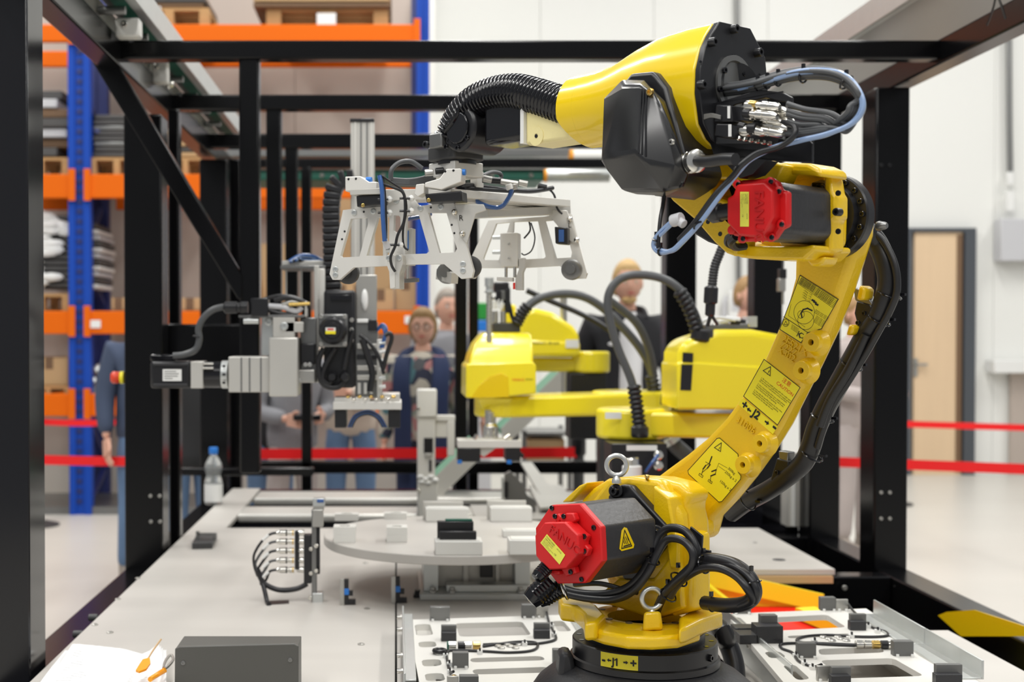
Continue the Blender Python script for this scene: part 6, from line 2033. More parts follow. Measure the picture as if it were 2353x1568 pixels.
# SCARA two: head on the left above the round table
s2 = thing('scara_robot', 'yellow four axis arm with threaded spindle above the round table', 'robot', P(1440, 1060, 4.55))
Y2 = 4.5
hy = 4.32
m = MB().prism([P(x, y, hy) for x, y in ((1070, 915), (1071, 842), (1076, 836), (1225, 832), (1232, 840), (1232, 905), (1130, 916))], (0, 0.30, 0))
m.build('front_housing', yellow_lemon, s2, bevel=0.018, seg=4)
z836 = P(0, 838, hy).z; zt = P(0, 764, hy + 0.1).z
a0, a1 = P(1078, 840, hy + 0.012), P(1172, 836, hy + 0.012)
b0, b1 = P(1112, 764, hy + 0.12), P(1202, 764, hy + 0.12)
e0, e1 = P(1088, 800, hy + 0.035), P(1178, 796, hy + 0.035)
rings3 = []
for (x0, x1, y, dy0) in ((1076, 1226, 840, 0.006), (1082, 1226, 815, 0.02), (1092, 1224, 790, 0.045), (1106, 1221, 770, 0.09), (1116, 1216, 764, 0.12)):
    z = P(0, y, hy + dy0).z
    xa, xb = P(x0, y, hy + dy0).x, P(x1, y, hy + dy0).x
    rings3.append([V((xa, hy + dy0, z)), V((xb, hy + dy0, z)), V((xb, hy + 0.29, z)), V((xa, hy + 0.29, z))])
m = MB().loft(rings3); m.build('upper_housing', yellow_lemon, s2, bevel=0.016, seg=3, smooth=60)
cols_ = MB().prism([P(x, y, hy - 0.002) for x, y in ((1082, 915), (1100, 888), (1125, 866), (1152, 858), (1168, 866), (1170, 913))], (0, 0.004, 0))
cols_.build('nose_recess', yellow_smooth, s2, bevel=0.001)
m = MB().text('FANUC', P(1177, 876, hy - 0.002), ex, UPV, 0.0125); m.build('name_print', red_ink, s2, fix=False)
m = MB().text('SR-6iA', P(1208, 874, hy - 0.002), ex, UPV, 0.0085); m.build('model_print', black_ink, s2, fix=False)
c_e = P(1150, 935, 4.45); c_b = P(1450, 930, 4.62)
link(MB(), V((c_e.x, 4.45, 0)), 0.09, V((c_b.x, 4.62, 0)), 0.13, P(0, 957, 4.45).z, P(0, 908, 4.45).z).build('inner_link', yellow_lemon, s2, bevel=0.012, seg=3)
m = MB().cyl((c_b.x, 4.62, P(0, 955, 4.62).z), (c_b.x, 4.62, P(0, 898, 4.62).z), 0.14, n=36); m.build('base_joint', yellow_lemon, s2, bevel=0.012, seg=3)
m = MB().cyl((c_b.x, 4.62, ZT), (c_b.x, 4.62, P(0, 955, 4.62).z), 0.12, n=32); m.build('base_column', black_satin, s2)
m = MB().hull([P(1096, 915, hy + 0.02), P(1180, 915, hy + 0.02), P(1110, 950, hy + 0.08), P(1160, 952, hy + 0.08), P(1096, 915, hy + 0.25), P(1180, 915, hy + 0.25), P(1110, 950, hy + 0.2), P(1160, 952, hy + 0.2)]); m.build('lower_nose', yellow_lemon, s2, bevel=0.008)
spx = P(1124, 700, hy + 0.06)
m = MB().corrugated([V((spx.x, spx.y, P(0, 835, hy).z)), V((spx.x, spx.y, P(0, 720, hy).z)), V((spx.x, spx.y, P(0, 668, hy).z))], 0.0105, 0.012, 0.18, 14); m.build('ball_screw', steel_dull, s2, smooth=60)
MB().lathe([(0.016, 0), (0.016, 0.006), (0.011, 0.008), (0.011, 0.02), (0.015, 0.022), (0.015, 0.05)], V((spx.x, spx.y, P(0, 672, hy).z)), (0, 0, 1), 18).build('screw_collar', zinc, s2)
MB().cyl(V((spx.x, spx.y, P(0, 1020, hy).z)), V((spx.x, spx.y, P(0, 945, hy).z)), 0.014).build('spindle', steel_dull, s2)
MB().lathe([(0.026, 0), (0.026, 0.05), (0.018, 0.06), (0.018, 0.10)], V((spx.x + 0.005, spx.y, P(0, 1018, hy).z)), (0, 0, 1), 20).build('tool_coupling', steel, s2, bevel=0.002)
# end of arm tool under the spindle
MB().pbox(1052, 1012, 1200, 1030, hy - 0.02, 0.10).build('tool_plate', alu_white, s2, bevel=0.002)
MB().pbox(1052, 1030, 1104, 1062, hy - 0.02, 0.09).build('jaw_block', black_satin, s2, bevel=0.003)
MB().pbox(1162, 1028, 1196, 1060, hy - 0.02, 0.09).build('jaw_block', black_satin, s2, bevel=0.003)
MB().prism([P(x, y, hy - 0.01) for x, y in ((1104, 1030), (1140, 1030), (1112, 1050), (1104, 1046))], (0, 0.02, 0)).build('tool_rib', alu, s2)
for (x, y) in ((1056, 1058), (1170, 1058)):
    MB().cyl(P(x, y, hy - 0.03), P(x, y + 8, hy - 0.03), 0.008).build('blue_port', blue_plastic, s2)
for (x0, y0, x1, y1) in ((1160, 1008, 1172, 1000), (1178, 1014, 1190, 1004), (1090, 1010, 1096, 1000), (1192, 1040, 1202, 1050)):
    MB().cyl(P(x0, y0, hy - 0.01), P(x1, y1, hy - 0.01), 0.007).build('fitting', random.choice([steel, black_satin]), s2)
# connector tower on the head
MB().pbox(1134, 742, 1196, 764, hy + 0.14, 0.10).build('connector_base', dark_grey, s2, bevel=0.004)
MB().pbox(1136, 648, 1170, 672, hy + 0.16, 0.08).build('connector_crown', black_satin, s2, bevel=0.006)
for k, (x, y0, y1, m_) in enumerate(((1138, 742, 715, steel_dull), (1156, 742, 715, steel_dull), (1136, 710, 692, white_plastic), (1150, 710, 696, white_plastic), (1166, 720, 665, black_satin), (1134, 690, 682, steel), (1146, 688, 668, black_satin), (1156, 690, 668, alu_dark))):
    MB().cyl(P(x, y0, hy + 0.15), P(x + (4 if k in (3,) else 0), y1, hy + 0.15), 0.010, n=12).build('plug', m_, s2, bevel=0.001)
for k in range(4):
    MB().tube([P(1140 + 8 * k, 700, hy + 0.15), P(1146 + 8 * k, 675, hy + 0.16), P(1160 + 3 * k, 664, hy + 0.17), P(1172, 700 + 6 * k, hy + 0.17), P(1180, 740, hy + 0.16)], 0.004, n=7).build('cable', rubber, s2, smooth=60)
spiral_hose(s2, [(1190, 744), (1206, 712), (1240, 686), (1290, 676), (1340, 682), (1385, 708), (1430, 752), (1470, 800), (1496, 850), (1504, 915)], 0.015, 4.48, 4.6)
spring(s2, [(1186, 746), (1200, 720), (1214, 702)], 4.46, 0.022, 6)
spring(s2, [(1496, 862), (1502, 890), (1504, 922)], 4.6, 0.024, 6)
spiral_hose(s2, [(1210, 668), (1260, 690), (1320, 715), (1370, 740), (1400, 760)], 0.010, 4.7, 4.7, m_=rubber)
spiral_hose(s2, [(1400, 690), (1460, 740), (1490, 800), (1502, 860)], 0.0135, 4.3, 4.5)

# SCARA three: farthest
s3 = thing('scara_robot', 'yellow four axis arm farthest back behind the other two', 'robot', P(1350, 1000, 5.4))
Y3 = 5.3
sil = [(1192, 818), (1196, 744), (1204, 716), (1226, 708), (1270, 718), (1318, 750), (1332, 770), (1332, 818)]
MB().prism([P(x, y, Y3) for x, y in sil], (0, 0.28, 0)).build('outer_housing', yellow_lemon, s3, bevel=0.03, seg=4)
MB().prism([P(x, y, Y3 - 0.006) for x, y in ((1192, 822), (1194, 776), (1334, 782), (1334, 822))], (0, 0.3, 0)).build('lower_housing', yellow_lemon, s3, bevel=0.02, seg=3)
MB().pbox(1300, 781, 1330, 800, Y3 - 0.012, 0.005).build('label_plate', white_plastic, s3)
MB().text('FANUC SR-6iA', P(1224, 792, Y3 - 0.008), ex, UPV, 0.017).build('name_print', black_ink, s3, fix=False)
ce, cb = P(1262, 840, Y3 + 0.15), P(1356, 840, Y3 + 0.1)
link(MB(), V((P(1200, 0, Y3).x, Y3 + 0.25, 0)), 0.07, V((cb.x, Y3 + 0.1, 0)), 0.075, P(0, 857, Y3).z, P(0, 824, Y3).z).build('inner_link', yellow_lemon, s3, bevel=0.012, seg=3)
MB().cyl(V((cb.x, Y3 + 0.08, P(0, 858, Y3).z)), V((cb.x, Y3 + 0.08, P(0, 808, Y3).z)), 0.078, n=32).build('base_joint', yellow_lemon, s3, bevel=0.012, seg=3)
MB().pbox(1310, 858, 1394, 1010, Y3 + 0.02, 0.16).build('base_column', black_satin, s3, bevel=0.004)
MB().cyl(P(1295, 745, Y3 + 0.05), P(1295, 680, Y3 + 0.05), 0.014).build('spindle', steel_dull, s3)
MB().cyl(P(1298, 912, Y3 + 0.05), P(1298, 855, Y3 + 0.05), 0.014).build('spindle', steel_dull, s3)
MB().cyl(P(1298, 915, Y3 + 0.05), P(1298, 902, Y3 + 0.05), 0.035).build('collar', zinc, s3)
MB().pbox(1160, 700, 1186, 745, Y3 + 0.1, 0.2).build('rear_cover', yellow_lemon, s3, bevel=0.01)

# corrugated hose hanging beside the right head and a black hose behind
h = thing('hanging_hose', 'black corrugated hose hanging down beside the elbow of the big arm', 'hose', P(1633, 720, 3.2))
MB().corrugated([P(x, y, 3.2) for x, y in ((1676, 350), (1674, 450), (1668, 540), (1655, 580), (1642, 615), (1636, 662))], 0.0115, 0.007, 0.14, 14).build('corrugated_tube', rubber, h, smooth=60)
MB().lathe([(0.007, -0.04), (0.012, -0.036), (0.012, -0.01), (0.017, -0.006), (0.017, 0.03), (0.013, 0.034)], P(1633, 690, 3.2), (0.05, 0, 1), 18).build('strain_relief', black_satin, h)
MB().tube([P(1632, 705, 3.2), P(1632, 725, 3.2), P(1626, 748, 3.22)], 0.005).tube([P(1633, 705, 3.2), P(1638, 728, 3.2), P(1648, 745, 3.22)], 0.004).build('wires', rubber, h, kind='stuff')
bs_ = thing('steel_column', 'grey cable duct column between the black posts under the big arm', 'column', P(1820, 1200, 4.9))
MB().pbox(1808, 1040, 1842, 1212, 4.95, 0.08).build('duct', alu, bs_, bevel=0.004)
MB().pbox(1820, 1060, 1828, 1210, 4.94, 0.012).build('bright_edge', white_plastic, bs_)
pg = thing('pneumatic_plug', 'small steel valve hanging from a black post above the upper arm', 'valve', P(1800, 700, 4.4))
MB().pbox(1790, 640, 1806, 670, 4.4, 0.03).build('body', steel_dull, pg, bevel=0.002)
MB().pbox(1792, 618, 1808, 640, 4.4, 0.03).build('cap', black_satin, pg, bevel=0.002)
MB().cyl(P(1799, 670, 4.41), P(1799, 700, 4.41), 0.004).build('stem', steel_dull, pg)
MB().tube([P(1799, 618, 4.41), P(1800, 585, 4.43), P(1801, 540, 4.44), P(1801, 400, 4.6), P(1802, 250, 4.78)], 0.0035).build('hose', rubber, pg)
ub = thing('umbilical_hose', 'thick dark hose rising behind the yellow base joint', 'hose', P(1560, 1050, 4.3))
MB().tube([P(x, y, 4.3) for x, y in ((1536, 1002), (1552, 1024), (1580, 1050), (1600, 1080))], 0.026, n=12).build('hose', rubber_grey, ub, smooth=60)
MB().tube([P(x, y, 4.28) for x, y in ((1538, 1006), (1546, 1018))], 0.029, n=12).build('collar', zinc, ub)
MB().tube([P(x, y, 4.3) for x, y in ((1610, 790), (1560, 850), (1528, 890), (1520, 930))], 0.005, n=8).build('thin_cable', rubber, ub, smooth=60)

# ================================================================== ROUND INDEX TABLE
zd = ZT + 0.15
ctr = V((0.157, 3.56, 0))
it_ = thing('index_table', 'round grey rotary index table on a squared steel pedestal', 'rotary table', (ctr.x, ctr.y, ZT))
MB().lathe([(0.352, 0.0), (0.354, 0.002), (0.354, 0.022), (0.352, 0.024)], (ctr.x, ctr.y, zd - 0.024), (0, 0, 1), 96).build('disc', table_grey, it_, smooth=30)
def ib(x0, y0, x1, y1, z0, z1, name, m_, bev=0.002):
    return MB().box((x0, y0, z0), (x1, y1, z1)).build(name, m_, it_, bevel=bev)
xL, xR = P(965, 0, 3.42).x, P(1240, 0, 3.42).x
ib(xL, 3.40, xR, 3.74, ZT, ZT + 0.016, 'base_plate', zinc)
ib(xL + 0.01, 3.44, xL + 0.05, 3.70, ZT + 0.016, zd - 0.024, 'side_web', zinc)
ib(xR - 0.06, 3.44, xR - 0.02, 3.70, ZT + 0.016, zd - 0.024, 'side_web', zinc)
ib(xL + 0.05, 3.50, xR - 0.06, 3.68, ZT + 0.016, zd - 0.024, 'gear_housing', alu)
ib(P(1065, 0, 3.49).x, 3.485, P(1078, 0, 3.49).x, 3.50, ZT + 0.016, zd - 0.03, 'rib', alu)
ib(P(1140, 0, 3.49).x, 3.485, P(1150, 0, 3.49).x, 3.50, ZT + 0.016, zd - 0.03, 'rib', alu)
ib(P(1104, 0, 3.49).x, 3.48, P(1134, 0, 3.49).x, 3.50, ZT + 0.045, zd - 0.035, 'opening', black_satin)
ib(P(1026, 0, 3.44).x, 3.43, P(1216, 0, 3.44).x, 3.48, ZT + 0.016, ZT + 0.035, 'step_plate', zinc)
for x in (995, 1040, 1198):
    MB().lathe([(0.010, 0), (0.010, 0.006), (0.007, 0.008), (0.007, 0.014)], (P(x, 0, 3.43).x, 3.425, ZT + 0.016), (0, 0, 1), 12).build('hex_bolt', steel_dull, it_)
# fixture blocks standing on the disc
def dblock(x0, x1, yb, yt, dep, label, holes=None, back=None, m_=white_block, group=None, Yadd=0.0):
    a, b = PZ(x0, yb, zd), PZ(x1, yb, zd)
    Y = (a.y + b.y) / 2 + Yadd
    zt_ = P(x0, yt, Y).z
    t = thing('nest_block', label, 'fixture block', ((a.x + b.x) / 2, Y, zd), group)
    lo, hi = (a.x, Y, zd), (b.x, Y + dep, zt_)
    if holes:
        cx, cy = (a.x + b.x) / 2, Y + dep / 2
        rx, ry = (b.x - a.x) * 0.24, dep * 0.26
        hp_ = [(cx + rx * c_, cy + ry * s_) for c_, s_ in ((-1, -0.5), (-0.5, -1), (0.5, -1), (1, -0.5), (1, 0.5), (0.5, 1), (-0.5, 1), (-1, 0.5))]
        dpt = 0.02
        MB().box(lo, (b.x, Y + dep, zt_ - dpt)).build('body', m_, t, bevel=0.001)
        MB().prism([(a.x, Y, zt_ - dpt), (b.x, Y, zt_ - dpt), (b.x, Y + dep, zt_ - dpt), (a.x, Y + dep, zt_ - dpt)], (0, 0, dpt), holes=[[V((x, y, zt_ - dpt)) for x, y in hp_]]).build('pocket_rim', m_, t)
    else:
        MB().box(lo, (b.x, Y + dep, zt_ - 0.002)).build('body', m_, t, bevel=0.002)
        MB().box((a.x + 0.006, Y + 0.006, zt_ - 0.002), (b.x - 0.006, Y + dep - 0.006, zt_)).build('top_pad', m_, t, bevel=0.0008)
    if back:
        MB().box((a.x - 0.006, Y + dep + 0.004, zd), (b.x - 0.012, Y + dep + 0.016, zt_ + back)).build('back_plate', alu, t, bevel=0.001)
    return t, Y, zt_
dblock(766, 817, 1248, 1212, 0.055, 'white pocketed block, front one at the disc left edge', holes=True)
dblock(769, 823, 1196, 1182, 0.04, 'white pocketed block, rear one at the disc left edge', holes=True)
dblock(888, 936, 1247, 1213, 0.055, 'white pocketed block, front one second from the disc left edge', holes=True)
dblock(883, 935, 1194, 1180, 0.04, 'white pocketed block, rear one second from the disc left edge', holes=True)
dblock(978, 1076, 1200, 1168, 0.05, 'white block at the back of the disc beside the sensor column', back=0.012)
dblock(1127, 1223, 1200, 1166, 0.05, 'white block at the back of the disc nearest the steel chute', back=0.012)
t, Yb, zb_ = dblock(1000, 1109, 1277, 1243, 0.07, 'white block at the front of the disc carrying black inserts')
dblock(1170, 1262, 1276, 1240, 0.06, 'white block at the front right of the disc behind the red motor')
dblock(1156, 1262, 1236, 1218, 0.04, 'white bar behind the front right block on the disc')
t = thing('insert_part', 'black part with green top edge sitting in the front white block', 'part', P(1050, 1235, Yb + 0.02))
a, b = P(1010, 1236, Yb + 0.012), P(1095, 1217, Yb + 0.012)
MB().box((a.x, Yb + 0.012, zb_), (b.x, Yb + 0.03, zb_ + 0.021)).build('front_bar', black_satin, t, bevel=0.002)
a, b = P(1005, 1236, Yb + 0.04), P(1088, 1217, Yb + 0.04)
MB().box((a.x, Yb + 0.036, zb_), (b.x, Yb + 0.058, zb_ + 0.042)).build('rear_bar', black_satin, t, bevel=0.002)
MB().box((a.x + 0.02, Yb + 0.04, zb_ + 0.042), (b.x - 0.003, Yb + 0.055, zb_ + 0.047)).build('green_edge', green_belt, t, bevel=0.001)

# white and grey sensor column behind the disc
sc_ = thing('sensor_column', 'tall pale column with black camera window behind the round table', 'column', PZ(985, 1160, ZT))
Yc = PZ(985, 1190, ZT).y + 0.05
def cb_(x0, y0, x1, y1, dY, dep, name, m_, bev=0.003):
    return MB().pbox(x0, y0, x1, y1, Yc + dY, dep).build(name, m_, sc_, bevel=bev)
cb_(959, 960, 1000, 1200, 0, 0.06, 'post', alu_white)
cb_(958, 895, 1004, 960, -0.01, 0.07, 'head', white_block, 0.006)
cb_(998, 955, 1046, 968, 0.02, 0.04, 'side_arm', white_block)
cb_(1000, 968, 1030, 1006, 0.03, 0.03, 'side_plate', alu_white)
cb_(1028, 968, 1045, 1048, 0.02, 0.03, 'side_leg', alu_white)
cb_(974, 1007, 995, 1042, -0.006, 0.01, 'camera_window', black_gloss, 0.002)
cb_(976, 1042, 993, 1052, -0.01, 0.02, 'lens_hood', steel_dull, 0.002)
cb_(986, 1058, 992, 1085, -0.01, 0.01, 'cable_lead', black_satin, 0.001)
cb_(960, 1100, 1006, 1200, -0.03, 0.06, 'lower_housing', white_block, 0.004)
m = MB()
for (x, y) in ((966, 1096), (978, 1102), (990, 1096), (1000, 1104), (984, 1110), (970, 1108)):
    MB().ball(P(x, y, Yc - 0.03), 0.013, (1.1, 0.8, 0.7), 10).build('white_knob', white_plastic, sc_)
for y in (940, 1128):
    MB().bolt(P(962, y, Yc - 0.03), (-0.5, -1, 0), 0.008).build('bolt', steel, sc_)
# stepped bracket right of it, behind the disc
sb = thing('step_bracket', 'grey stepped steel bracket standing behind the right rear blocks', 'bracket', PZ(1190, 1180, ZT))
Ys = PZ(1190, 1178, ZT).y
MB().prism([P(x, y, Ys) for x, y in ((1160, 1090), (1172, 1083), (1200, 1112), (1212, 1140), (1230, 1150), (1232, 1176), (1160, 1176))], (0, 0.03, 0)).build('plate', alu_dark, sb, bevel=0.002)
MB().pbox(1153, 1098, 1158, 1150, Ys - 0.02, 0.02).build('terminal_strip', zinc, sb)
MB().pbox(1159, 1108, 1168, 1145, Ys - 0.015, 0.02).build('black_slot', black_satin, sb)

# ================================================================== SMALL THINGS ON THE TABLE
# sensor manifold on a post
YM = PZ(740, 1385, ZT).y
sm = thing('manifold_post', 'upright grey post with black manifold and five metal plugs with looping cables', 'manifold', (P(732, 0, YM).x, YM, ZT))
def mb_(x0, y0, x1, y1, dY, dep, name, m_, bev=0.0015):
    return MB().pbox(x0, y0, x1, y1, YM + dY, dep).build(name, m_, sm, bevel=bev)
pz = P(720, 1175, YM).z
mb_(716, 1172, 727, 1385, 0, 0.03, 'post', alu_dark)
mb_(718, 1364, 742, 1388, -0.002, 0.035, 'foot', zinc)
mb_(718, 1172, 742, 1212, -0.004, 0.03, 'top_bracket', steel_dull)
mb_(719, 1146, 746, 1164, 0, 0.03, 'reflector_sensor', zinc)
mb_(728, 1148, 744, 1156, -0.002, 0.004, 'blue_window', blue_hose)
mb_(720, 1163, 744, 1174, 0.002, 0.028, 'sensor_clamp', steel_dull)
mb_(698, 1230, 715, 1342, 0, 0.03, 'manifold_block', black_satin)
mb_(677, 1221, 687, 1310, 0.002, 0.02, 'plug_holder', black_satin, 0.003)
mb_(727, 1212, 735, 1320, 0.01, 0.012, 'cable_duct', black_satin)
for k, y in enumerate((1225, 1245, 1266, 1288, 1310)):
    g = None
    d_ = V((-1, 0, 0))
    p0 = P(687, y, YM + 0.01)
    MB().lathe([(0.0045, -0.012), (0.007, -0.008), (0.007, 0.0), (0.008, 0.002), (0.008, 0.008)], P(692, y, YM + 0.01), (1, 0, 0), 12).build('socket', steel, sm)
    pl = MB().lathe([(0.0075, 0), (0.0075, 0.012), (0.006, 0.013), (0.006, 0.017), (0.0085, 0.018), (0.0085, 0.036), (0.006, 0.04), (0.0055, 0.046)], P(676, y, YM + 0.01), d_, 14).build('cable_plug', steel, sm, smooth=30)
    MB().cyl(P(657, y, YM + 0.01), P(660, y, YM + 0.01), 0.0088, n=14).build('plug_ring', black_satin, sm)
    MB().cyl(P(675, y, YM + 0.01), P(672, y, YM + 0.01), 0.0078, n=14).build('plug_ring', brass, sm)
    MB().tube([P(636, y, YM + 0.01), P(620, y + 4, YM + 0.01), P(600 + 3 * k, y + 22, YM + 0.012), P(584 + 4 * k, y + 50 - 4 * k, YM + 0.014), P(584 + 4 * k, 1300 + 4 * k, YM + 0.014), P(592 + 3 * k, 1325 + k, YM + 0.012)], 0.0034, n=8).build('cable', rubber_grey if k % 2 else rubber, sm, smooth=60)
    MB().cyl(P(618, y + 5, YM + 0.01), P(604, y + 17, YM + 0.011), 0.0042, n=10).build('cable_marker', white_plastic, sm)
MB().tube([P(592, 1310, YM + 0.012), P(606, 1340, YM + 0.01), P(640, 1356, YM + 0.01), P(680, 1354, YM + 0.008), P(706, 1342, YM + 0.008)], 0.0070, n=10).build('cable_bundle', rubber, sm, smooth=60)
MB().tube([P(602, 1335, YM + 0.012), P(608, 1358, YM), PZ(614, 1384, ZT + 0.004), PZ(618, 1389, ZT + 0.004)], 0.0060, n=10).build('cable_bundle', rubber, sm, smooth=60)
MB().prism([PZ(x, y, ZT) for x, y in ((612, 1382), (664, 1380), (664, 1388), (614, 1391))], (0, 0, 0.0008)).build('cable_slot', black_satin, sm)
for (x, y) in ((728, 1255), (728, 1312), (716, 1262), (716, 1318), (714, 1374)):
    MB().bolt(P(x, y, YM - 0.001), (-0.6, -1, 0), 0.0055).build('bolt', steel, sm)
# two slim sensor stands with blue sensors
for (x, y, yt, lb) in ((793, 1392, 1326, 'slim steel stand with blue black sensor nearest the manifold post'), (911, 1388, 1320, 'slim steel stand with blue black sensor beside the table pedestal')):
    Y = PZ(x, y, ZT).y
    t = thing('sensor_stand', lb, 'sensor', (P(x, 0, Y).x, Y, ZT))
    MB().pbox(x - 12, yt + 5, x - 2, y, Y, 0.006).build('stand_plate', steel_dull, t, bevel=0.0008)
    MB().pbox(x - 2, yt + 6, x + 8, y - 2, Y + 0.002, 0.012).build('sensor_body', black_satin, t, bevel=0.001)
    MB().pbox(x - 2, yt + 28, x + 9, yt + 42, Y - 0.002, 0.012).build('sensor_face', blue_plastic, t, bevel=0.001)
    MB().pbox(x, y - 14, x + 24, y - 2, Y + 0.004, 0.012).build('sensor_base', black_satin, t, bevel=0.001)
    MB().pbox(x + 6, y - 34, x + 18, y - 22, Y + 0.004, 0.01).build('sensor_plug', black_satin, t, bevel=0.001)
sb2 = thing('small_sensor', 'tiny black sensor block at the left foot of the pedestal', 'sensor', PZ(957, 1372, ZT))
MB().pbox(953, 1358, 966, 1374, PZ(957, 1374, ZT).y, 0.02).build('body', black_satin, sb2, bevel=0.001)
MB().pbox(950, 1368, 968, 1374, PZ(957, 1375, ZT).y, 0.03).build('foot', black_satin, sb2)
# black latch box on the table left
Yk = PZ(465, 1262, ZT).y
t = thing('clamp_box', 'small black box with hinged metal latch on the left of the table', 'box', (P(466, 0, Yk).x, Yk, ZT))
MB().hexa([PZ(441, 1263, ZT), PZ(488, 1262, ZT), PZ(499, 1240, ZT), PZ(452, 1240, ZT)] + [p + V((0, 0, 0.020)) for p in (PZ(441, 1263, ZT), PZ(488, 1262, ZT), PZ(499, 1240, ZT), PZ(452, 1240, ZT))]).build('body', dark_grey, t, bevel=0.002)
MB().pbox(454, 1226, 496, 1231, Yk + 0.07, 0.01).build('latch_bar', alu_dark, t)
MB().pbox(450, 1222, 458, 1240, Yk + 0.07, 0.01).build('latch_arm', alu_dark, t)
MB().pbox(488, 1226, 497, 1242, Yk + 0.06, 0.01).build('latch_arm', alu_dark, t)
# plastic bottle
Yq = PZ(489, 1160, ZT).y
c = V((P(488, 0, Yq).x, Yq, ZT))
bt = thing('water_bottle', 'clear plastic water bottle with blue cap and white label on the table corner', 'bottle', c)
hB = P(488, 1028, Yq).z - ZT
MB().lathe([(0.036 * k, h * hB) for k, h in ((0.85, 0), (1, 0.03), (1, 0.40), (0.98, 0.42), (0.80, 0.50), (0.98, 0.58), (1.0, 0.66), (0.92, 0.72), (0.55, 0.83), (0.36, 0.87), (0.36, 0.92))], c, (0, 0, 1), 28).build('bottle_body', clear, bt, smooth=60)
MB().lathe([(0.0375, 0.06 * hB), (0.0375, 0.36 * hB)], c, (0, 0, 1), 28).build('bottle_label', white_plastic, bt)
MB().lathe([(0.0175, 0.88 * hB), (0.0185, 0.89 * hB), (0.0185, 0.985 * hB), (0.0165, hB), (0, hB)], c, (0, 0, 1), 20).build('bottle_cap', blue_plastic, bt, smooth=30)
# dark grey enclosure in the front left
Ye = 2.5
t = thing('control_box', 'dark grey sheet metal enclosure standing at the bottom left of the table', 'enclosure', (P(543, 0, Ye).x, Ye, ZT - 0.02))
MB().prism([P(x, y, Ye) for x, y in ((400, 1640), (402, 1492), (412, 1487), (676, 1480), (686, 1486), (686, 1640))], (0, 0.012, 0)).build('front_panel', box_grey, t, bevel=0.0015)
a, b = P(404, 1600, Ye), P(684, 1490, Ye)
MB().box((a.x, Ye + 0.012, ZT), (b.x, Ye + 0.10, b.z)).build('housing', box_grey, t, bevel=0.0015)
MB().prism([P(x, y, Ye + 0.10) for x, y in ((420, 1487), (670, 1480), (672, 1492), (418, 1500))], (0, 0.006, 0)).build('rear_lip', box_grey, t)
for (x, y) in ((421, 1524), (667, 1517)):
    MB().bolt(P(x, y, Ye), (0, -1, 0), 0.0042, 0.002).build('screw', alu_dark, t)
# papers with yellow pen loop
Zp = ZT + 0.001
pp_ = thing('paper_stack', 'crumpled stack of printed white drawings at the bottom left corner', 'paper', PZ(240, 1530, ZT))
for k in range(6):
    n_, m__ = 12, 6
    vs, fs = [], []
    for i in range(n_ + 1):
        for j in range(m__ + 1):
            u, v_ = i / n_, j / m__
            x = 62 + 300 * u + 88 * v_ * (1 - u) + 4 * k
            y = 1620 - (118 - 14 * u) * v_ + 2 * math.sin(5 * u + k)
            p = PZ(x, y, Zp + 0.002 * k)
            p.z += 0.010 * math.sin(3.1 * u + 0.4 * k) * v_ + 0.004 * math.sin(9 * u + 3 * v_ + k) + 0.028 * max(0, u - 0.86) * 7 * v_ + 0.006
            vs.append(p)
    for i in range(n_):
        for j in range(m__):
            fs.append((i * (m__ + 1) + j, (i + 1) * (m__ + 1) + j, (i + 1) * (m__ + 1) + j + 1, i * (m__ + 1) + j + 1))
    o = MB().add(vs, fs).build('sheet', paper, pp_, smooth=60)
    if k == 5:
        mk = MB()
        st = m__ + 1
        def pt(u, v_):
            i, j = min(n_ - 1, int(u * n_)), min(m__ - 1, int(v_ * m__))
            a, b = u * n_ - i, v_ * m__ - j
            g = lambda i_, j_: vs[i_ * st + j_]
            return g(i, j).lerp(g(i + 1, j), a).lerp(g(i, j + 1).lerp(g(i + 1, j + 1), a), b) + V((0, 0, 0.0012))
        for r_ in range(13):
            v_ = 0.35 + r_ * 0.045
            for c_ in range(24):
                if (c_ * 7 + r_ * 5) % 6 < 4:
                    u = 0.06 + c_ * 0.034
                    mk.line(pt(u, v_), pt(u + 0.026, v_), 0.0016, UPV, 0)
        mk.build('print', print_grey, pp_, fix=False, smooth=0, kind='stuff')
yt_ = thing('cable_clip_band', 'yellow orange clip and spring hook lying on the papers', 'clip', PZ(340, 1540, ZT + 0.03))
zq = ZT + 0.05
MB().prism([PZ(x, y, zq) for x, y in ((312, 1545), (320, 1532), (328, 1520), (344, 1516), (346, 1528), (336, 1542), (320, 1548))], (0, 0, 0.004)).build('orange_flag', orange_tie, yt_)
MB().tube([PZ(338, 1518, zq), PZ(352, 1495, zq + 0.01), PZ(370, 1470, zq + 0.02)], 0.002, n=6).build('pale_strap', card, yt_)
MB().tube([PZ(345, 1562, zq - 0.01), PZ(360, 1552, zq - 0.01), PZ(380, 1540, zq)], 0.005, n=8).build('orange_strap', orange_tie, yt_)
MB().tube([PZ(376, 1536, zq), PZ(380, 1520, zq), PZ(392, 1506, zq), PZ(398, 1516, zq), PZ(388, 1530, zq), PZ(378, 1538, zq)], 0.003, n=8).build('spring_hook', steel_dull, yt_)
# emergency stop on the big left post
ep = P(285, 868, 4.24)
t = thing('emergency_stop', 'red mushroom emergency stop with yellow ring on the side of the big black post', 'button', ep)
MB().lathe([(0.020, 0), (0.020, 0.012)], ep, (-1, 0, 0), 20).build('yellow_ring', yellow_label, t)
MB().lathe([(0.014, 0.012), (0.019, 0.016), (0.020, 0.036), (0.014, 0.042), (0, 0.043)], ep, (-1, 0, 0), 20).build('red_cap', mat('stop_red', (0.75, 0.06, 0.02), 0.4), t, smooth=50)

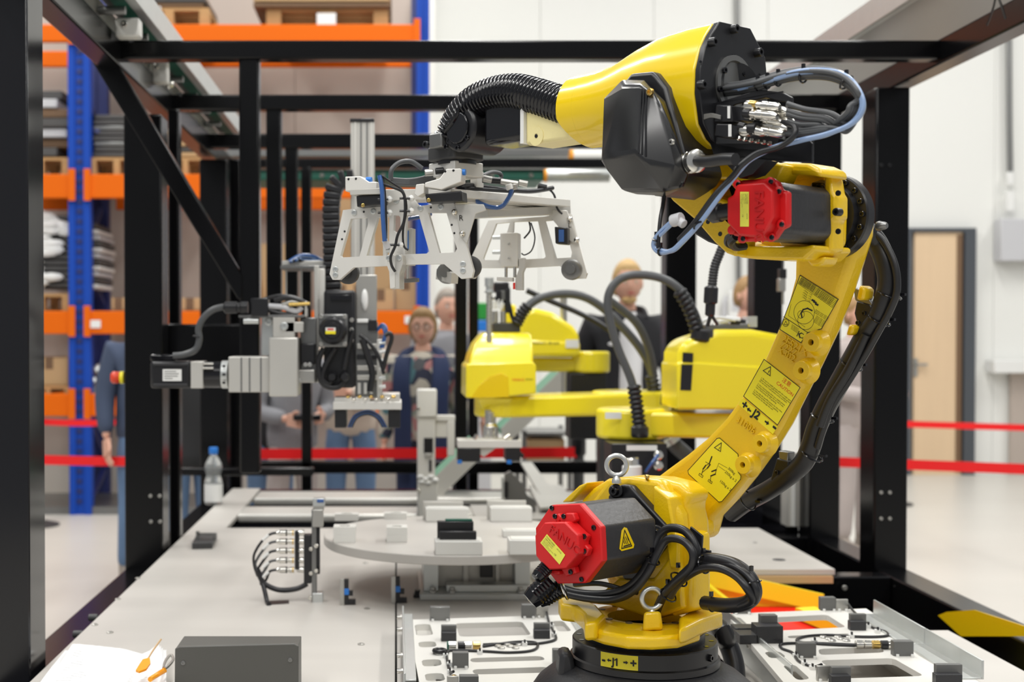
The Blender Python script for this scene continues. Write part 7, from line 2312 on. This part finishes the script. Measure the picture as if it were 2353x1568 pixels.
# ================================================================== FIXTURE PLATES
def fixture(label, Z, outer, holes, th=0.012):
    q0 = PZ(*outer[0], Z)
    t = thing('fixture_frame', label, 'fixture', PZ((outer[0][0] + outer[2][0]) / 2, (outer[0][1] + outer[2][1]) / 2, ZT))
    pts = [PZ(x, y, Z) for x, y in outer]
    hs_ = []
    for h in holes:
        q_ = [PZ(x, y, Z) for x, y in h]
        # clip the corners so the pockets have rounded ends
        out = []
        for i in range(len(q_)):
            a_, b_, c_ = q_[i - 1], q_[i], q_[(i + 1) % len(q_)]
            out.append(b_.lerp(a_, min(0.3, 0.012 / max(1e-6, (a_ - b_).length))))
            out.append(b_.lerp(b_, 0) * 0.4 + (b_.lerp(a_, min(0.3, 0.012 / (a_ - b_).length)) + b_.lerp(c_, min(0.3, 0.012 / (c_ - b_).length))) * 0.3)
            out.append(b_.lerp(c_, min(0.3, 0.012 / max(1e-6, (c_ - b_).length))))
        hs_.append(out)
    MB().prism(pts, (0, 0, -th), holes=hs_).build('slotted_plate', plate_white, t, smooth=30)
    return t
def blk(t, x0, y0, x1, y1, Z, dep=0.018, m_=block_grey, name='stop_block', step=False, **k):
    Y = PZ((x0 + x1) / 2, y1, Z).y
    if step:
        ym = (y0 + y1) / 2
        MB().pbox(x0, ym - 2, x1, y1, Y, dep).build(name, black_cast, t, bevel=0.001)
        MB().pbox(x0, y0, x1, y1, Y + dep, 0.012).build(name, m_, t, bevel=0.001)
    else:
        MB().pbox(x0, y0, x1, y1, Y, dep).build(name, m_, t, bevel=0.001, **k)
        for x in (x0 + 6, x1 - 6):
            p = PZ(x, y1 + 1, Z)
            MB().cyl(p + V((0, -0.006, 0)), p + V((0, -0.006, 0.006)), 0.003, n=8).build('screw', white_plastic, t)
ZL = 0.75
ft1 = fixture('left slotted white fixture plate with grey stop blocks between disc and robot base', ZL,
    [(936, 1425), (1304, 1413), (1420, 1570), (964, 1572)],
    [[(952, 1436), (988, 1434), (996, 1460), (957, 1462)], [(1046, 1433), (1200, 1429), (1221, 1460), (1056, 1464)], [(1268, 1428), (1294, 1427), (1314, 1451), (1282, 1452)],
     [(960, 1476), (1000, 1474), (1004, 1487), (964, 1489)], [(968, 1517), (1012, 1515), (1016, 1530), (972, 1533)], [(1080, 1513), (1245, 1508), (1254, 1518), (1082, 1523)],
     [(975, 1549), (1018, 1547), (1024, 1565), (980, 1567)], [(1084, 1539), (1260, 1533), (1272, 1546), (1090, 1551)], [(1110, 1479), (1150, 1478), (1152, 1484), (1112, 1485)]])
MB().box((PZ(936, 1425, ZL).x + 0.02, 2.45, ZT), (PZ(936, 1425, ZL).x + 0.05, 2.93, ZL - 0.012)).build('support_rail', alu, ft1)
MB().box((0.33, 2.66, ZT), (0.36, 2.93, ZL - 0.012)).build('support_rail', alu, ft1)
xl_ = PZ(928, 1418, ZL).x
MB().box((xl_ - 0.004, 2.42, ZL - 0.045), (xl_, 3.02, ZL + 0.016)).build('angle_rail', zinc, ft1, bevel=0.0008)
MB().box((xl_, 2.42, ZL), (xl_ + 0.020, 2.99, ZL + 0.004)).build('angle_rail', zinc, ft1, bevel=0.0008)
MB().box((0.392, 2.72, ZL), (0.412, 3.03, ZL + 0.004)).build('angle_rail', zinc, ft1, bevel=0.0008)
MB().box((0.408, 2.72, ZL), (0.412, 3.03, ZL + 0.022)).build('angle_rail', zinc, ft1, bevel=0.0008)
for (x, y) in ((913, 1421), (918, 1449), (928, 1509), (934, 1545)):
    c = PZ(x, y, ZL - 0.008)
    MB().bolt(V((xl_ - 0.004, c.y, ZL - 0.006)), (-1, 0, 0), 0.0050, 0.012).build('side_screw', steel, ft1)
blk(ft1, 988, 1396, 1034, 1427, ZL, m_=alu_dark)
blk(ft1, 1014, 1438, 1049, 1475, ZL, step=True)
blk(ft1, 1199, 1391, 1231, 1421, ZL)
blk(ft1, 1227, 1433, 1264, 1469, ZL, step=True)
blk(ft1, 1040, 1501, 1077, 1536, ZL)
blk(ft1, 1271, 1494, 1300, 1528, ZL)
blk(ft1, 1056, 1555, 1100, 1580, ZL)
blk(ft1, 1232, 1393, 1260, 1420, ZL, 0.006, steel_dull, 'sensor_plate')
blk(ft1, 1027, 1555, 1054, 1580, ZL, 0.006, steel_dull, 'sensor_plate')
def prox(t, x, y, Z, x1, y1, tip=blue_plastic):
    Y = PZ(x, y, Z).y
    a_ = P(x, y, Y - 0.02); b_ = P(x1, y1, Y - 0.04)
    MB().lathe([(0.008, 0), (0.008, 0.006), (0.006, 0.007), (0.006, 0.02)], P(x, y, Y - 0.004), (b_ - P(x, y, Y)), 14).build('proximity_sensor', brass, t)
    MB().cyl(a_, a_ + (b_ - a_).normalized() * 0.012, 0.0062, n=12).build('sensor_tip', tip, t)
prox(ft1, 1246, 1405, ZL, 1256, 1418, black_satin)
prox(ft1, 1043, 1560, ZL, 1047, 1572)
def fc_(t, pts, Z, r=0.0028, m_=rubber, name='sensor_cable'):
    MB().tube([PZ(x, y, Z + r) + V((0, 0, dz)) for x, y, dz in pts], r, n=7).build(name, m_, t, smooth=60)
fc_(ft1, [(1256, 1416, .01), (1262, 1432, 0), (1272, 1452, 0), (1276, 1470, 0), (1240, 1479, 0), (1200, 1480, 0), (1150, 1480, 0), (1110, 1482, 0)], ZL)
fc_(ft1, [(1110, 1486, 0), (1180, 1476, 0), (1225, 1476, 0), (1236, 1485, 0), (1220, 1496, 0), (1170, 1500, 0), (1110, 1497, 0), (1040, 1495, 0), (1028, 1502, 0), (1028, 1520, 0), (1034, 1545, 0), (1042, 1556, 0.01)], ZL)
for (x, y, dx) in ((1030, 1484, 1), (1052, 1484, 1), (1066, 1484, 1), (1086, 1484, 1)):
    MB().cyl(PZ(x, y, ZL + 0.009), PZ(x + 18, y, ZL + 0.009), 0.0085, n=14).build('cable_plug', [brass, black_satin, steel, steel][(x // 10) % 4], ft1, bevel=0.001)
MB().cyl(PZ(1027, 1484, ZL + 0.009), PZ(1031, 1484, ZL + 0.009), 0.0087, n=14).build('green_ring', green_belt, ft1)
for k in range(7):
    MB().lathe([(0.008, 0), (0.008, 0.002), (0.006, 0.004)], PZ(1132 + 10 * k + (k % 2) * 3, 1483 + (k % 3) * 4, ZL), (0, 0, 1), 12).build('loose_screw', steel_dull, ft1)
for (x, y) in ((1206, 1481), (1103, 1500), (1024, 1508), (1033, 1528), (1268, 1440), (1274, 1460), (1034, 1545)):
    MB().pbox(x - 6, y - 4, x + 6, y + 6, PZ(x, y + 5, ZL).y, 0.01).build('tie_base', white_plastic, ft1, bevel=0.001)
    MB().pbox(x - 2, y - 10, x + 2, y - 3, PZ(x, y + 5, ZL).y, 0.004).build('tie_head', black_satin, ft1)
MB().torus(PZ(1010, 1496, ZL + 0.006), (0, 0, 1), 0.011, 0.0045, 24, 8).build('rubber_ring', black_satin, ft1)

ZG = 0.77
ft2 = fixture('right slotted white fixture plate over the red and yellow stand', ZG,
    [(1668, 1411), (1990, 1399), (2262, 1575), (1810, 1580)],
    [[(1745, 1421), (1900, 1413), (1945, 1442), (1786, 1450)], [(1976, 1413), (1996, 1412), (2030, 1435), (2000, 1437)], [(1682, 1420), (1700, 1419), (1726, 1444), (1704, 1446)],
     [(1808, 1462), (1955, 1456), (1962, 1461), (1814, 1468)], [(1880, 1492), (2022, 1487), (2034, 1500), (1884, 1506)], [(1755, 1499), (1790, 1497), (1808, 1511), (1770, 1514)],
     [(1884, 1518), (2052, 1513), (2124, 1554), (1934, 1560)], [(1798, 1530), (1826, 1528), (1862, 1561), (1832, 1564)], [(2098, 1490), (2128, 1488), (2148, 1502), (2116, 1504)], [(2134, 1519), (2176, 1517), (2234, 1552), (2190, 1555)], [(2030, 1451), (2056, 1450), (2076, 1462), (2048, 1463)]])
xw = PZ(1668, 1411, ZG).x
MB().box((xw - 0.004, 2.42, ZT), (xw, 2.94, ZG + 0.012)).build('side_wall', zinc, ft2, bevel=0.0008)
for y in (2.55, 2.70, 2.86):
    MB().bolt((xw - 0.004, y, ZG - 0.02), (-1, 0, 0), 0.0055, 0.006).build('side_screw', steel, ft2)
xr0, xr1 = PZ(1995, 1400, ZG).x, PZ(2262, 1575, ZG).x
for (ya, yb) in ((2.90, 2.62), (2.615, 2.36)):
    MB().box((xr1 + 0.012, yb, ZG), (xr1 + 0.016, ya, ZG + 0.035)).build('angle_rail', zinc, ft2, bevel=0.0008)
    MB().box((xr1 - 0.03, yb, ZG), (xr1 + 0.012, ya, ZG + 0.004)).build('angle_rail', zinc, ft2, bevel=0.0008)
MB().box((xr1 - 0.03, 2.42, ZT), (xr1 - 0.01, 2.90, ZG - 0.012)).build('support_rail', alu, ft2)
blk(ft2, 1886, 1374, 1921, 1404, ZG)
blk(ft2, 1684, 1396, 1726, 1411, ZG)
blk(ft2, 1954, 1412, 1991, 1450, ZG, step=True)
blk(ft2, 1834, 1479, 1876, 1513, ZG)
blk(ft2, 2054, 1475, 2100, 1509, ZG)
blk(ft2, 1911, 1534, 1956, 1578, ZG, step=True)
blk(ft2, 2151, 1528, 2212, 1578, ZG, step=True)
blk(ft2, 1921, 1378, 1949, 1404, ZG, 0.006, steel_dull, 'sensor_plate')
blk(ft2, 1877, 1531, 1910, 1566, ZG, 0.006, steel_dull, 'sensor_plate')
prox(ft2, 1934, 1391, ZG, 1946, 1398, black_satin)
prox(ft2, 1893, 1545, ZG, 1900, 1552)
# black two step clamp at the left of the right plate
Yz = PZ(1745, 1480, ZG).y
MB().pbox(1738, 1440, 1800, 1480, Yz, 0.04).build('black_clamp', black_cast, ft2, bevel=0.001)
MB().pbox(1700, 1460, 1742, 1482, Yz, 0.05).build('black_clamp', black_cast, ft2, bevel=0.001)
MB().pbox(1748, 1415, 1787, 1442, Yz + 0.035, 0.02).build('black_clamp', block_grey, ft2, bevel=0.001)
MB().pbox(1690, 1444, 1740, 1461, Yz + 0.05, 0.04).build('black_clamp', black_cast, ft2, bevel=0.001)
fc_(ft2, [(1948, 1398, .01), (1962, 1410, 0.004), (2000, 1440, 0), (2034, 1452, 0), (2036, 1462, 0), (1980, 1464, 0), (1900, 1460, 0), (1846, 1464, 0), (1832, 1474, 0), (1880, 1480, 0), (1960, 1484, 0), (1990, 1484, 0)], ZG)
fc_(ft2, [(1975, 1483, 0), (1880, 1479, 0), (1800, 1480, 0), (1796, 1490, 0), (1820, 1500, 0), (1836, 1520, 0), (1868, 1533, 0), (1888, 1540, 0.01)], ZG)
for (x, k) in ((1966, 0), (1984, 1), (2004, 2), (2024, 3), (2038, 4)):
    MB().cyl(PZ(x, 1482, ZG + 0.009), PZ(x + 17, 1482, ZG + 0.009), 0.0085, n=14).build('cable_plug', [steel, steel, brass, black_satin, steel][k], ft2, bevel=0.001)
for k in range(7):
    MB().lathe([(0.008, 0), (0.008, 0.002), (0.006, 0.004)], PZ(1892 + 10 * k + (k % 2) * 3, 1466 + (k % 3) * 4, ZG), (0, 0, 1), 12).build('loose_screw', steel_dull, ft2)
for (x, y) in ((1958, 1463), (1873, 1476), (1830, 1508), (1850, 1526), (1996, 1440), (2018, 1452), (1868, 1536)):
    MB().pbox(x - 6, y - 4, x + 6, y + 6, PZ(x, y + 5, ZG).y, 0.01).build('tie_base', white_plastic, ft2, bevel=0.001)
    MB().pbox(x - 2, y - 10, x + 2, y - 3, PZ(x, y + 5, ZG).y, 0.004).build('tie_head', black_satin, ft2)

# ================================================================== PEOPLE BEHIND THE BARRIER
def skin_geo(vs, es, rs, levels=1):
    me = bpy.data.meshes.new('s')
    me.from_pydata([V(v) for v in vs], es, [])
    o = bpy.data.objects.new('s', me)
    COL.objects.link(o)
    md = o.modifiers.new('k', 'SKIN')
    md.use_smooth_shade = True
    me.skin_vertices.new() if not me.skin_vertices else None
    for i, r_ in enumerate(rs):
        sv = me.skin_vertices[0].data[i]
        sv.radius = (r_, r_) if not isinstance(r_, tuple) else r_
        sv.use_root = (i == 0)
    sd = o.modifiers.new('u', 'SUBSURF')
    sd.levels = levels
    bpy.context.view_layer.update()
    ev = o.evaluated_get(bpy.context.evaluated_depsgraph_get()).to_mesh()
    r = ([v.co.copy() for v in ev.vertices], [list(p.vertices) for p in ev.polygons])
    bpy.data.objects.remove(o)
    bpy.data.meshes.remove(me)
    return r
def person(label, px, Y, H, yaw, top, pants, hair, arms='down', shirt=None, long_hair=False, glasses=False, scarf=None, shoes=shoe_dark, group=None, beard=False, hip=0):
    k = H / 1.75
    x0 = P(px, 765, Y).x
    M = Matrix.Translation((x0, Y, 0)) @ Matrix.Rotation(yaw, 4, 'Z') @ Matrix.Scale(k, 4)
    t = thing('person', label, 'person', (x0, Y, 0), group)
    J = dict(pel=(0, 0, 0.96), sp=(0, 0.01, 1.12), ch=(0, 0.0, 1.32), nk=(0, 0.01, 1.47), hd=(0, -0.01, 1.57))
    arm_sets = {
        'down': [((.19, 0, 1.40), (.235, .03, 1.12), (.245, -.05, .88)), ((-.19, 0, 1.40), (-.235, .03, 1.12), (-.245, -.05, .88))],
        'phone': [((.19, 0, 1.40), (.24, .0, 1.12), (.12, -.26, 1.10)), ((-.19, 0, 1.40), (-.24, .0, 1.12), (-.10, -.26, 1.08))],
        'fold': [((.19, 0, 1.40), (.25, -.06, 1.13), (-.03, -.22, 1.14)), ((-.19, 0, 1.40), (-.25, -.06, 1.13), (.03, -.19, 1.10))],
        'pocket': [((.19, 0, 1.40), (.27, .05, 1.13), (.20, -.08, .96)), ((-.19, 0, 1.40), (-.27, .05, 1.13), (-.20, -.08, .96))]}
    A_ = arm_sets[arms]
    legs = [((.09, 0, .92), (.10, -.01, .50), (.105, .02, .09)), ((-.09, 0, .92), (-.10, -.02, .50), (-.115, .0, .09))]
    vs = [J['pel'], J['sp'], J['ch'], J['nk'], J['hd']]
    rs = [(.12, .08), (.11, .075), (.12, .07), .052, .06]
    es = [(0, 1), (1, 2), (2, 3), (3, 4)]
    for l in legs:
        n = len(vs); vs += list(l); rs += [.075, .05, .035]; es += [(0, n), (n, n + 1), (n + 1, n + 2)]
    for a in A_:
        n = len(vs); vs += list(a); rs += [.04, .032, .026]; es += [(2, n), (n, n + 1), (n + 1, n + 2)]
    bv, bf = skin_geo(vs, es, rs)
    m = MB().add(bv, bf)
    # hands: palm and five fingers each, slightly curled
    for si, a in enumerate(A_):
        sgn = 1 if si == 0 else -1
        wv = V(a[2]); dr = (V(a[2]) - V(a[1])).normalized()
        side = V((0, -1, 0)) if abs(dr.z) > 0.7 else V((0, 0, 1))
        side = (side - dr * side.dot(dr)).normalized()
        nrm = dr.cross(side)
        m.obox(wv + dr * 0.05, dr * 0.05, side * 0.038, nrm * 0.014)
        for f in range(4):
            b0 = wv + dr * 0.095 + side * (0.03 - 0.02 * f)
            L_ = (0.07, 0.08, 0.075, 0.058)[f]
            m.tube([b0, b0 + dr * L_ * 0.5 + nrm * 0.006 * sgn, b0 + dr * L_ * 0.85 + nrm * 0.022 * sgn], 0.009, n=6, k=3)
        b0 = wv + dr * 0.03 + side * 0.036
        m.tube([b0, b0 + dr * 0.03 + side * 0.022, b0 + dr * 0.06 + side * 0.026 + nrm * 0.008], 0.0105, n=6, k=3)
    # head
    hc_ = V((0, -0.02, 1.635))
    n1, n2 = 24, 18
    hv, hf = [], []
    for i in range(n2 + 1):
        ph = PI * i / n2
        for j in range(n1):
            th = 2 * PI * j / n1
            x, y, z = math.sin(ph) * math.cos(th), math.sin(ph) * math.sin(th), math.cos(ph)
            wx = 0.076 * (1 - 0.22 * max(0, -z) ** 1.3)
            fy = 0.097 if y > 0 else 0.090
            q_ = V((x * wx, y * fy, z * 0.118))
            if y < 0:
                q_.y -= 0.020 * math.exp(-((x / 0.22) ** 2 + ((z + 0.22) / 0.16) ** 2))          # nose
                q_.y += 0.010 * math.exp(-(((abs(x) - 0.38) / 0.16) ** 2 + ((z - 0.02) / 0.12) ** 2))   # eye sockets
                q_.y -= 0.008 * math.exp(-((x / 0.3) ** 2 + ((z + 0.85) / 0.15) ** 2))          # chin
            hv.append(hc_ + q_)
    for i in range(n2):
        for j in range(n1):
            jj = (j + 1) % n1
            hf.append((i * n1 + j, (i + 1) * n1 + j, (i + 1) * n1 + jj, i * n1 + jj))
    m.add(hv, hf)
    for sx_ in (-1, 1):
        m.ball(hc_ + V((sx_ * 0.078, 0.01, -0.005)), 0.03, (0.35, 0.6, 1.0), 10)
    def out(mb, name, m_, **kk):
        mb.v = [M @ p for p in mb.v]
        return mb.build(name, m_, t, **kk)
    body = out(m, 'body', skin_m, smooth=80)
    e = MB()
    for sx_ in (-1, 1):
        e.ball(hc_ + V((sx_ * 0.029, -0.077, 0.003)), 0.0095, n=10, mi=0)
    out(e, 'eyes', white_plastic)
    e = MB()
    for sx_ in (-1, 1):
        e.ball(hc_ + V((sx_ * 0.029, -0.0845, 0.003)), 0.0055, (1, 0.5, 1), n=8)
        e.tube([hc_ + V((sx_ * 0.014, -0.088, 0.024)), hc_ + V((sx_ * 0.030, -0.088, 0.029)), hc_ + V((sx_ * 0.046, -0.079, 0.023))], 0.003, n=5, k=3)
    out(e, 'irises_and_brows', hair)
    out(MB().ball(hc_ + V((0, -0.086, -0.058)), 0.02, (1.1, 0.3, 0.32), 10), 'mouth', lip_m)
    # hair shell
    hv = []; hf = []
    for i in range(n2 + 1):
        ph = PI * i / n2
        for j in range(n1):
            th = 2 * PI * j / n1
            x, y, z = math.sin(ph) * math.cos(th), math.sin(ph) * math.sin(th), math.cos(ph)
            low = -0.55 if not long_hair else -0.8
            line = 0.52 if y < -0.45 else (0.52 - (y + 0.45) * 1.6 if y < 0.3 else low)
            line = max(low, line)
            g = 1.10 if z > line else 0.90
            puff = (1.12 if long_hair else 1.0) if z > line else 1.0
            hv.append(hc_ + V((x * 0.078 * g * puff, y * 0.097 * g * puff + 0.004, z * 0.120 * (g * (1.03 if long_hair else 1.0)) + 0.002 * math.sin(9 * th))))
    for i in range(n2):
        for j in range(n1):
            jj = (j + 1) % n1
            hf.append((i * n1 + j, (i + 1) * n1 + j, (i + 1) * n1 + jj, i * n1 + jj))
    out(MB().add(hv, hf), 'hair', hair, smooth=80)
    if beard:
        out(MB().ball(hc_ + V((0, -0.040, -0.094)), 0.040, (1.1, 0.95, 0.55), 14), 'beard', hair)
    if glasses:
        e = MB()
        for sx_ in (-1, 1):
            e.torus(hc_ + V((sx_ * 0.032, -0.096, 0.002)), (0, 1, 0), 0.022, 0.0022, 20, 6)
            e.tube([hc_ + V((sx_ * 0.054, -0.094, 0.004)), hc_ + V((sx_ * 0.080, 0.0, 0.006))], 0.002, n=5, smooth=False)
        out(e, 'glasses', black_satin)
    # jacket or sweater
    vs = [(0, 0, .82), J['pel'], J['sp'], J['ch'], (0, .01, 1.43), (0, .01, 1.50)]
    rs = [(.20, .15), (.19, .14), (.18, .135), (.215, .14), (.13, .10), .075]
    es = [(0, 1), (1, 2), (2, 3), (3, 4), (4, 5)]
    for a in A_:
        n = len(vs); sh_, el, wr_ = (V(p) for p in a)
        vs += [tuple(sh_), tuple(el), tuple(el.lerp(wr_, 0.92))]; rs += [.088, .066, .052]; es += [(3, n), (n, n + 1), (n + 1, n + 2)]
    out(MB().add(*skin_geo(vs, es, rs)), 'top', top, smooth=80)
    vs = [(0, 0, .93), (0, 0, 1.06)]
    rs = [(.18, .13), (.165, .12)]
    es = [(0, 1)]
    for l in legs:
        n = len(vs); vs += list(l); rs += [.098, .072, .058]; es += [(0, n), (n, n + 1), (n + 1, n + 2)]
    out(MB().add(*skin_geo(vs, es, rs)), 'trousers', pants, smooth=80)
    for l in legs:
        a_ = V(l[2])
        s_ = MB().loft([[V((a_.x + wx * math.cos(u), a_.y + yy + ly * math.sin(u), z)) for u in [2 * PI * i / 16 for i in range(16)]] for (z, wx, ly, yy) in
                        ((0.0, .046, .135, -.06), (.03, .05, .138, -.06), (.06, .046, .11, -.045), (.09, .042, .06, -.005), (.13, .040, .045, .01))])
        out(s_, 'shoe', shoes, smooth=60)
    if shirt:
        out(MB().loft([[V((w_ * math.cos(u), y_ + d_ * math.sin(u), z)) for u in [2 * PI * i / 20 for i in range(20)]] for (z, w_, d_, y_) in
                       ((0.90, .09, .160, 0), (1.1, .085, .155, 0), (1.3, .088, .158, -.0), (1.40, .085, .125, 0), (1.46, .066, .078, 0), (1.475, .058, .07, .002))]), 'shirt', shirt, smooth=60)
        e = MB()
        for sx_ in (-1, 1):
            e.tube([V((sx_ * .09, -.075, 1.43)), V((sx_ * .088, .03, 1.49)), V((0, .075, 1.49))], 0.02, n=8, k=4)
        out(e, 'collar', top)
    if scarf:
        for sx_ in (-1, 1):
            pts = [V((0, .07, 1.49)), V((sx_ * .075, .02, 1.49)), V((sx_ * .12, -.10, 1.42)), V((sx_ * .125, -.165, 1.28)), V((sx_ * .115, -.165, 1.1)), V((sx_ * .115, -.165, .9)), V((sx_ * .12, -.15, .72))]
            sp_ = smooth_path(pts, 6)
            rr_ = []
            for i, p in enumerate(sp_):
                w_ = 0.036 + 0.02 * min(1, i / 14)
                rr_.append([p + V((w_ * math.cos(u), 0.022 * math.sin(u) + 0.006 * math.sin(3 * u), 0.02 * math.sin(u) if i < 10 else 0)) for u in [2 * PI * q_ / 14 for q_ in range(14)]])
            out(MB().loft(rr_), 'scarf_end', scarf, smooth=70)
    return t, M

tm, Mm = person('tall blond bearded man in an open black jacket over a white shirt behind the barrier', 1440, 7.4, 1.80, 0.05, black_cloth, charcoal, hair_blond, 'pocket', shirt=white_cloth, beard=True)
m = MB().ball(V((-.115, -.145, 1.30)), 0.022, (1, .2, .5), 8); m.v = [Mm @ p for p in m.v]; m.build('chest_emblem', white_cloth, tm)
person('woman with glasses and short light hair in a floral blouse and long navy scarf', 972, 7.35, 1.53, -0.1, floral, navy, hair_brown, 'down', glasses=True, scarf=navy, long_hair=True)
person('man with receding grey hair standing behind the woman in the navy scarf', 1026, 8.3, 1.67, 0.3, grey_cloth, charcoal, hair_grey, 'down')
t4, M4 = person('visitor in a grey sweatshirt holding a black phone behind the left gantry', 672, 7.35, 1.50, 0.35, grey_cloth, taupe_cloth, hair_brown, 'phone')
ph = P(706, 961, 7.05)
MB().box((ph.x - .075, 7.02, ph.z - .012), (ph.x + .075, 7.06, ph.z + .02)).build('phone', black_gloss, label='black phone held out by the visitor in the grey sweatshirt', cat='phone', bevel=0.005)
person('visitor in a black jacket and jeans left of the grey sweatshirt', 620, 7.9, 1.45, 0.2, black_cloth, jeans, hair_grey, 'down')
person('visitor in a beige sweater with folded arms behind the small gripper plate', 806, 8.0, 1.60, 0.0, beige_cloth, jeans, hair_brown, 'fold')
person('visitor in a slate blue sweater and jeans mostly hidden by the big left post', 330, 7.3, 1.62, 0.5, slate, jeans, hair_grey, 'down', shoes=shoe_m)
person('visitor in a black top and pale jeans between the two left black posts', 440, 6.75, 1.42, 0.4, charcoal, jeans, hair_brown, 'down')
person('visitor in a pale taupe outfit seen between the right black posts', 1966, 8.3, 1.62, 0.5, taupe_cloth, taupe_cloth, hair_brown, 'phone', shoes=shoe_m)
person('visitor in dark clothes whose face shows left of a post behind the yellow arms', 1714, 8.6, 1.76, 0.6, navy, navy, hair_brown, 'down')
# small hall furniture seen between the arms
t = thing('shelf_cart', 'grey cart with wooden boards far behind the left yellow arm', 'cart', P(1260, 1090, 8.6))
for y in (995, 1035, 1075):
    MB().pbox(1205, y, 1310, y + 6, 8.6, 0.5).build('shelf', alu_dark, t)
for y in (1010, 1050):
    MB().pbox(1215, y, 1298, y + 25, 8.65, 0.4).build('wood_board', card, t, bevel=0.006)
a_ = P(1205, 990, 8.6); b_ = P(1310, 990, 8.6)
for x in (a_.x, b_.x):
    for y in (8.6, 9.08):
        MB().box((x - .015, y, 0), (x + .015, y + .03, a_.z)).build('leg', alu_dark, t)
t = thing('crate_stack', 'green crate stacked on a blue one behind the center black post', 'crates', P(1108, 770, 9.6))
t.name = 'crate_stack'
MB().pbox(1098, 696, 1126, 735, 9.6, 0.3).build('green_crate', mat('crate_green', (0.01, 0.25, 0.03), 0.5), t, bevel=0.01)
MB().pbox(1094, 736, 1126, 762, 9.6, 0.3).build('blue_crate', blue_plastic, t, bevel=0.01)
MB().box((P(1090, 0, 9.6).x, 9.6, 0), (P(1130, 0, 9.6).x, 9.95, P(0, 762, 9.6).z)).build('cabinet', grey_box, t, bevel=0.01)
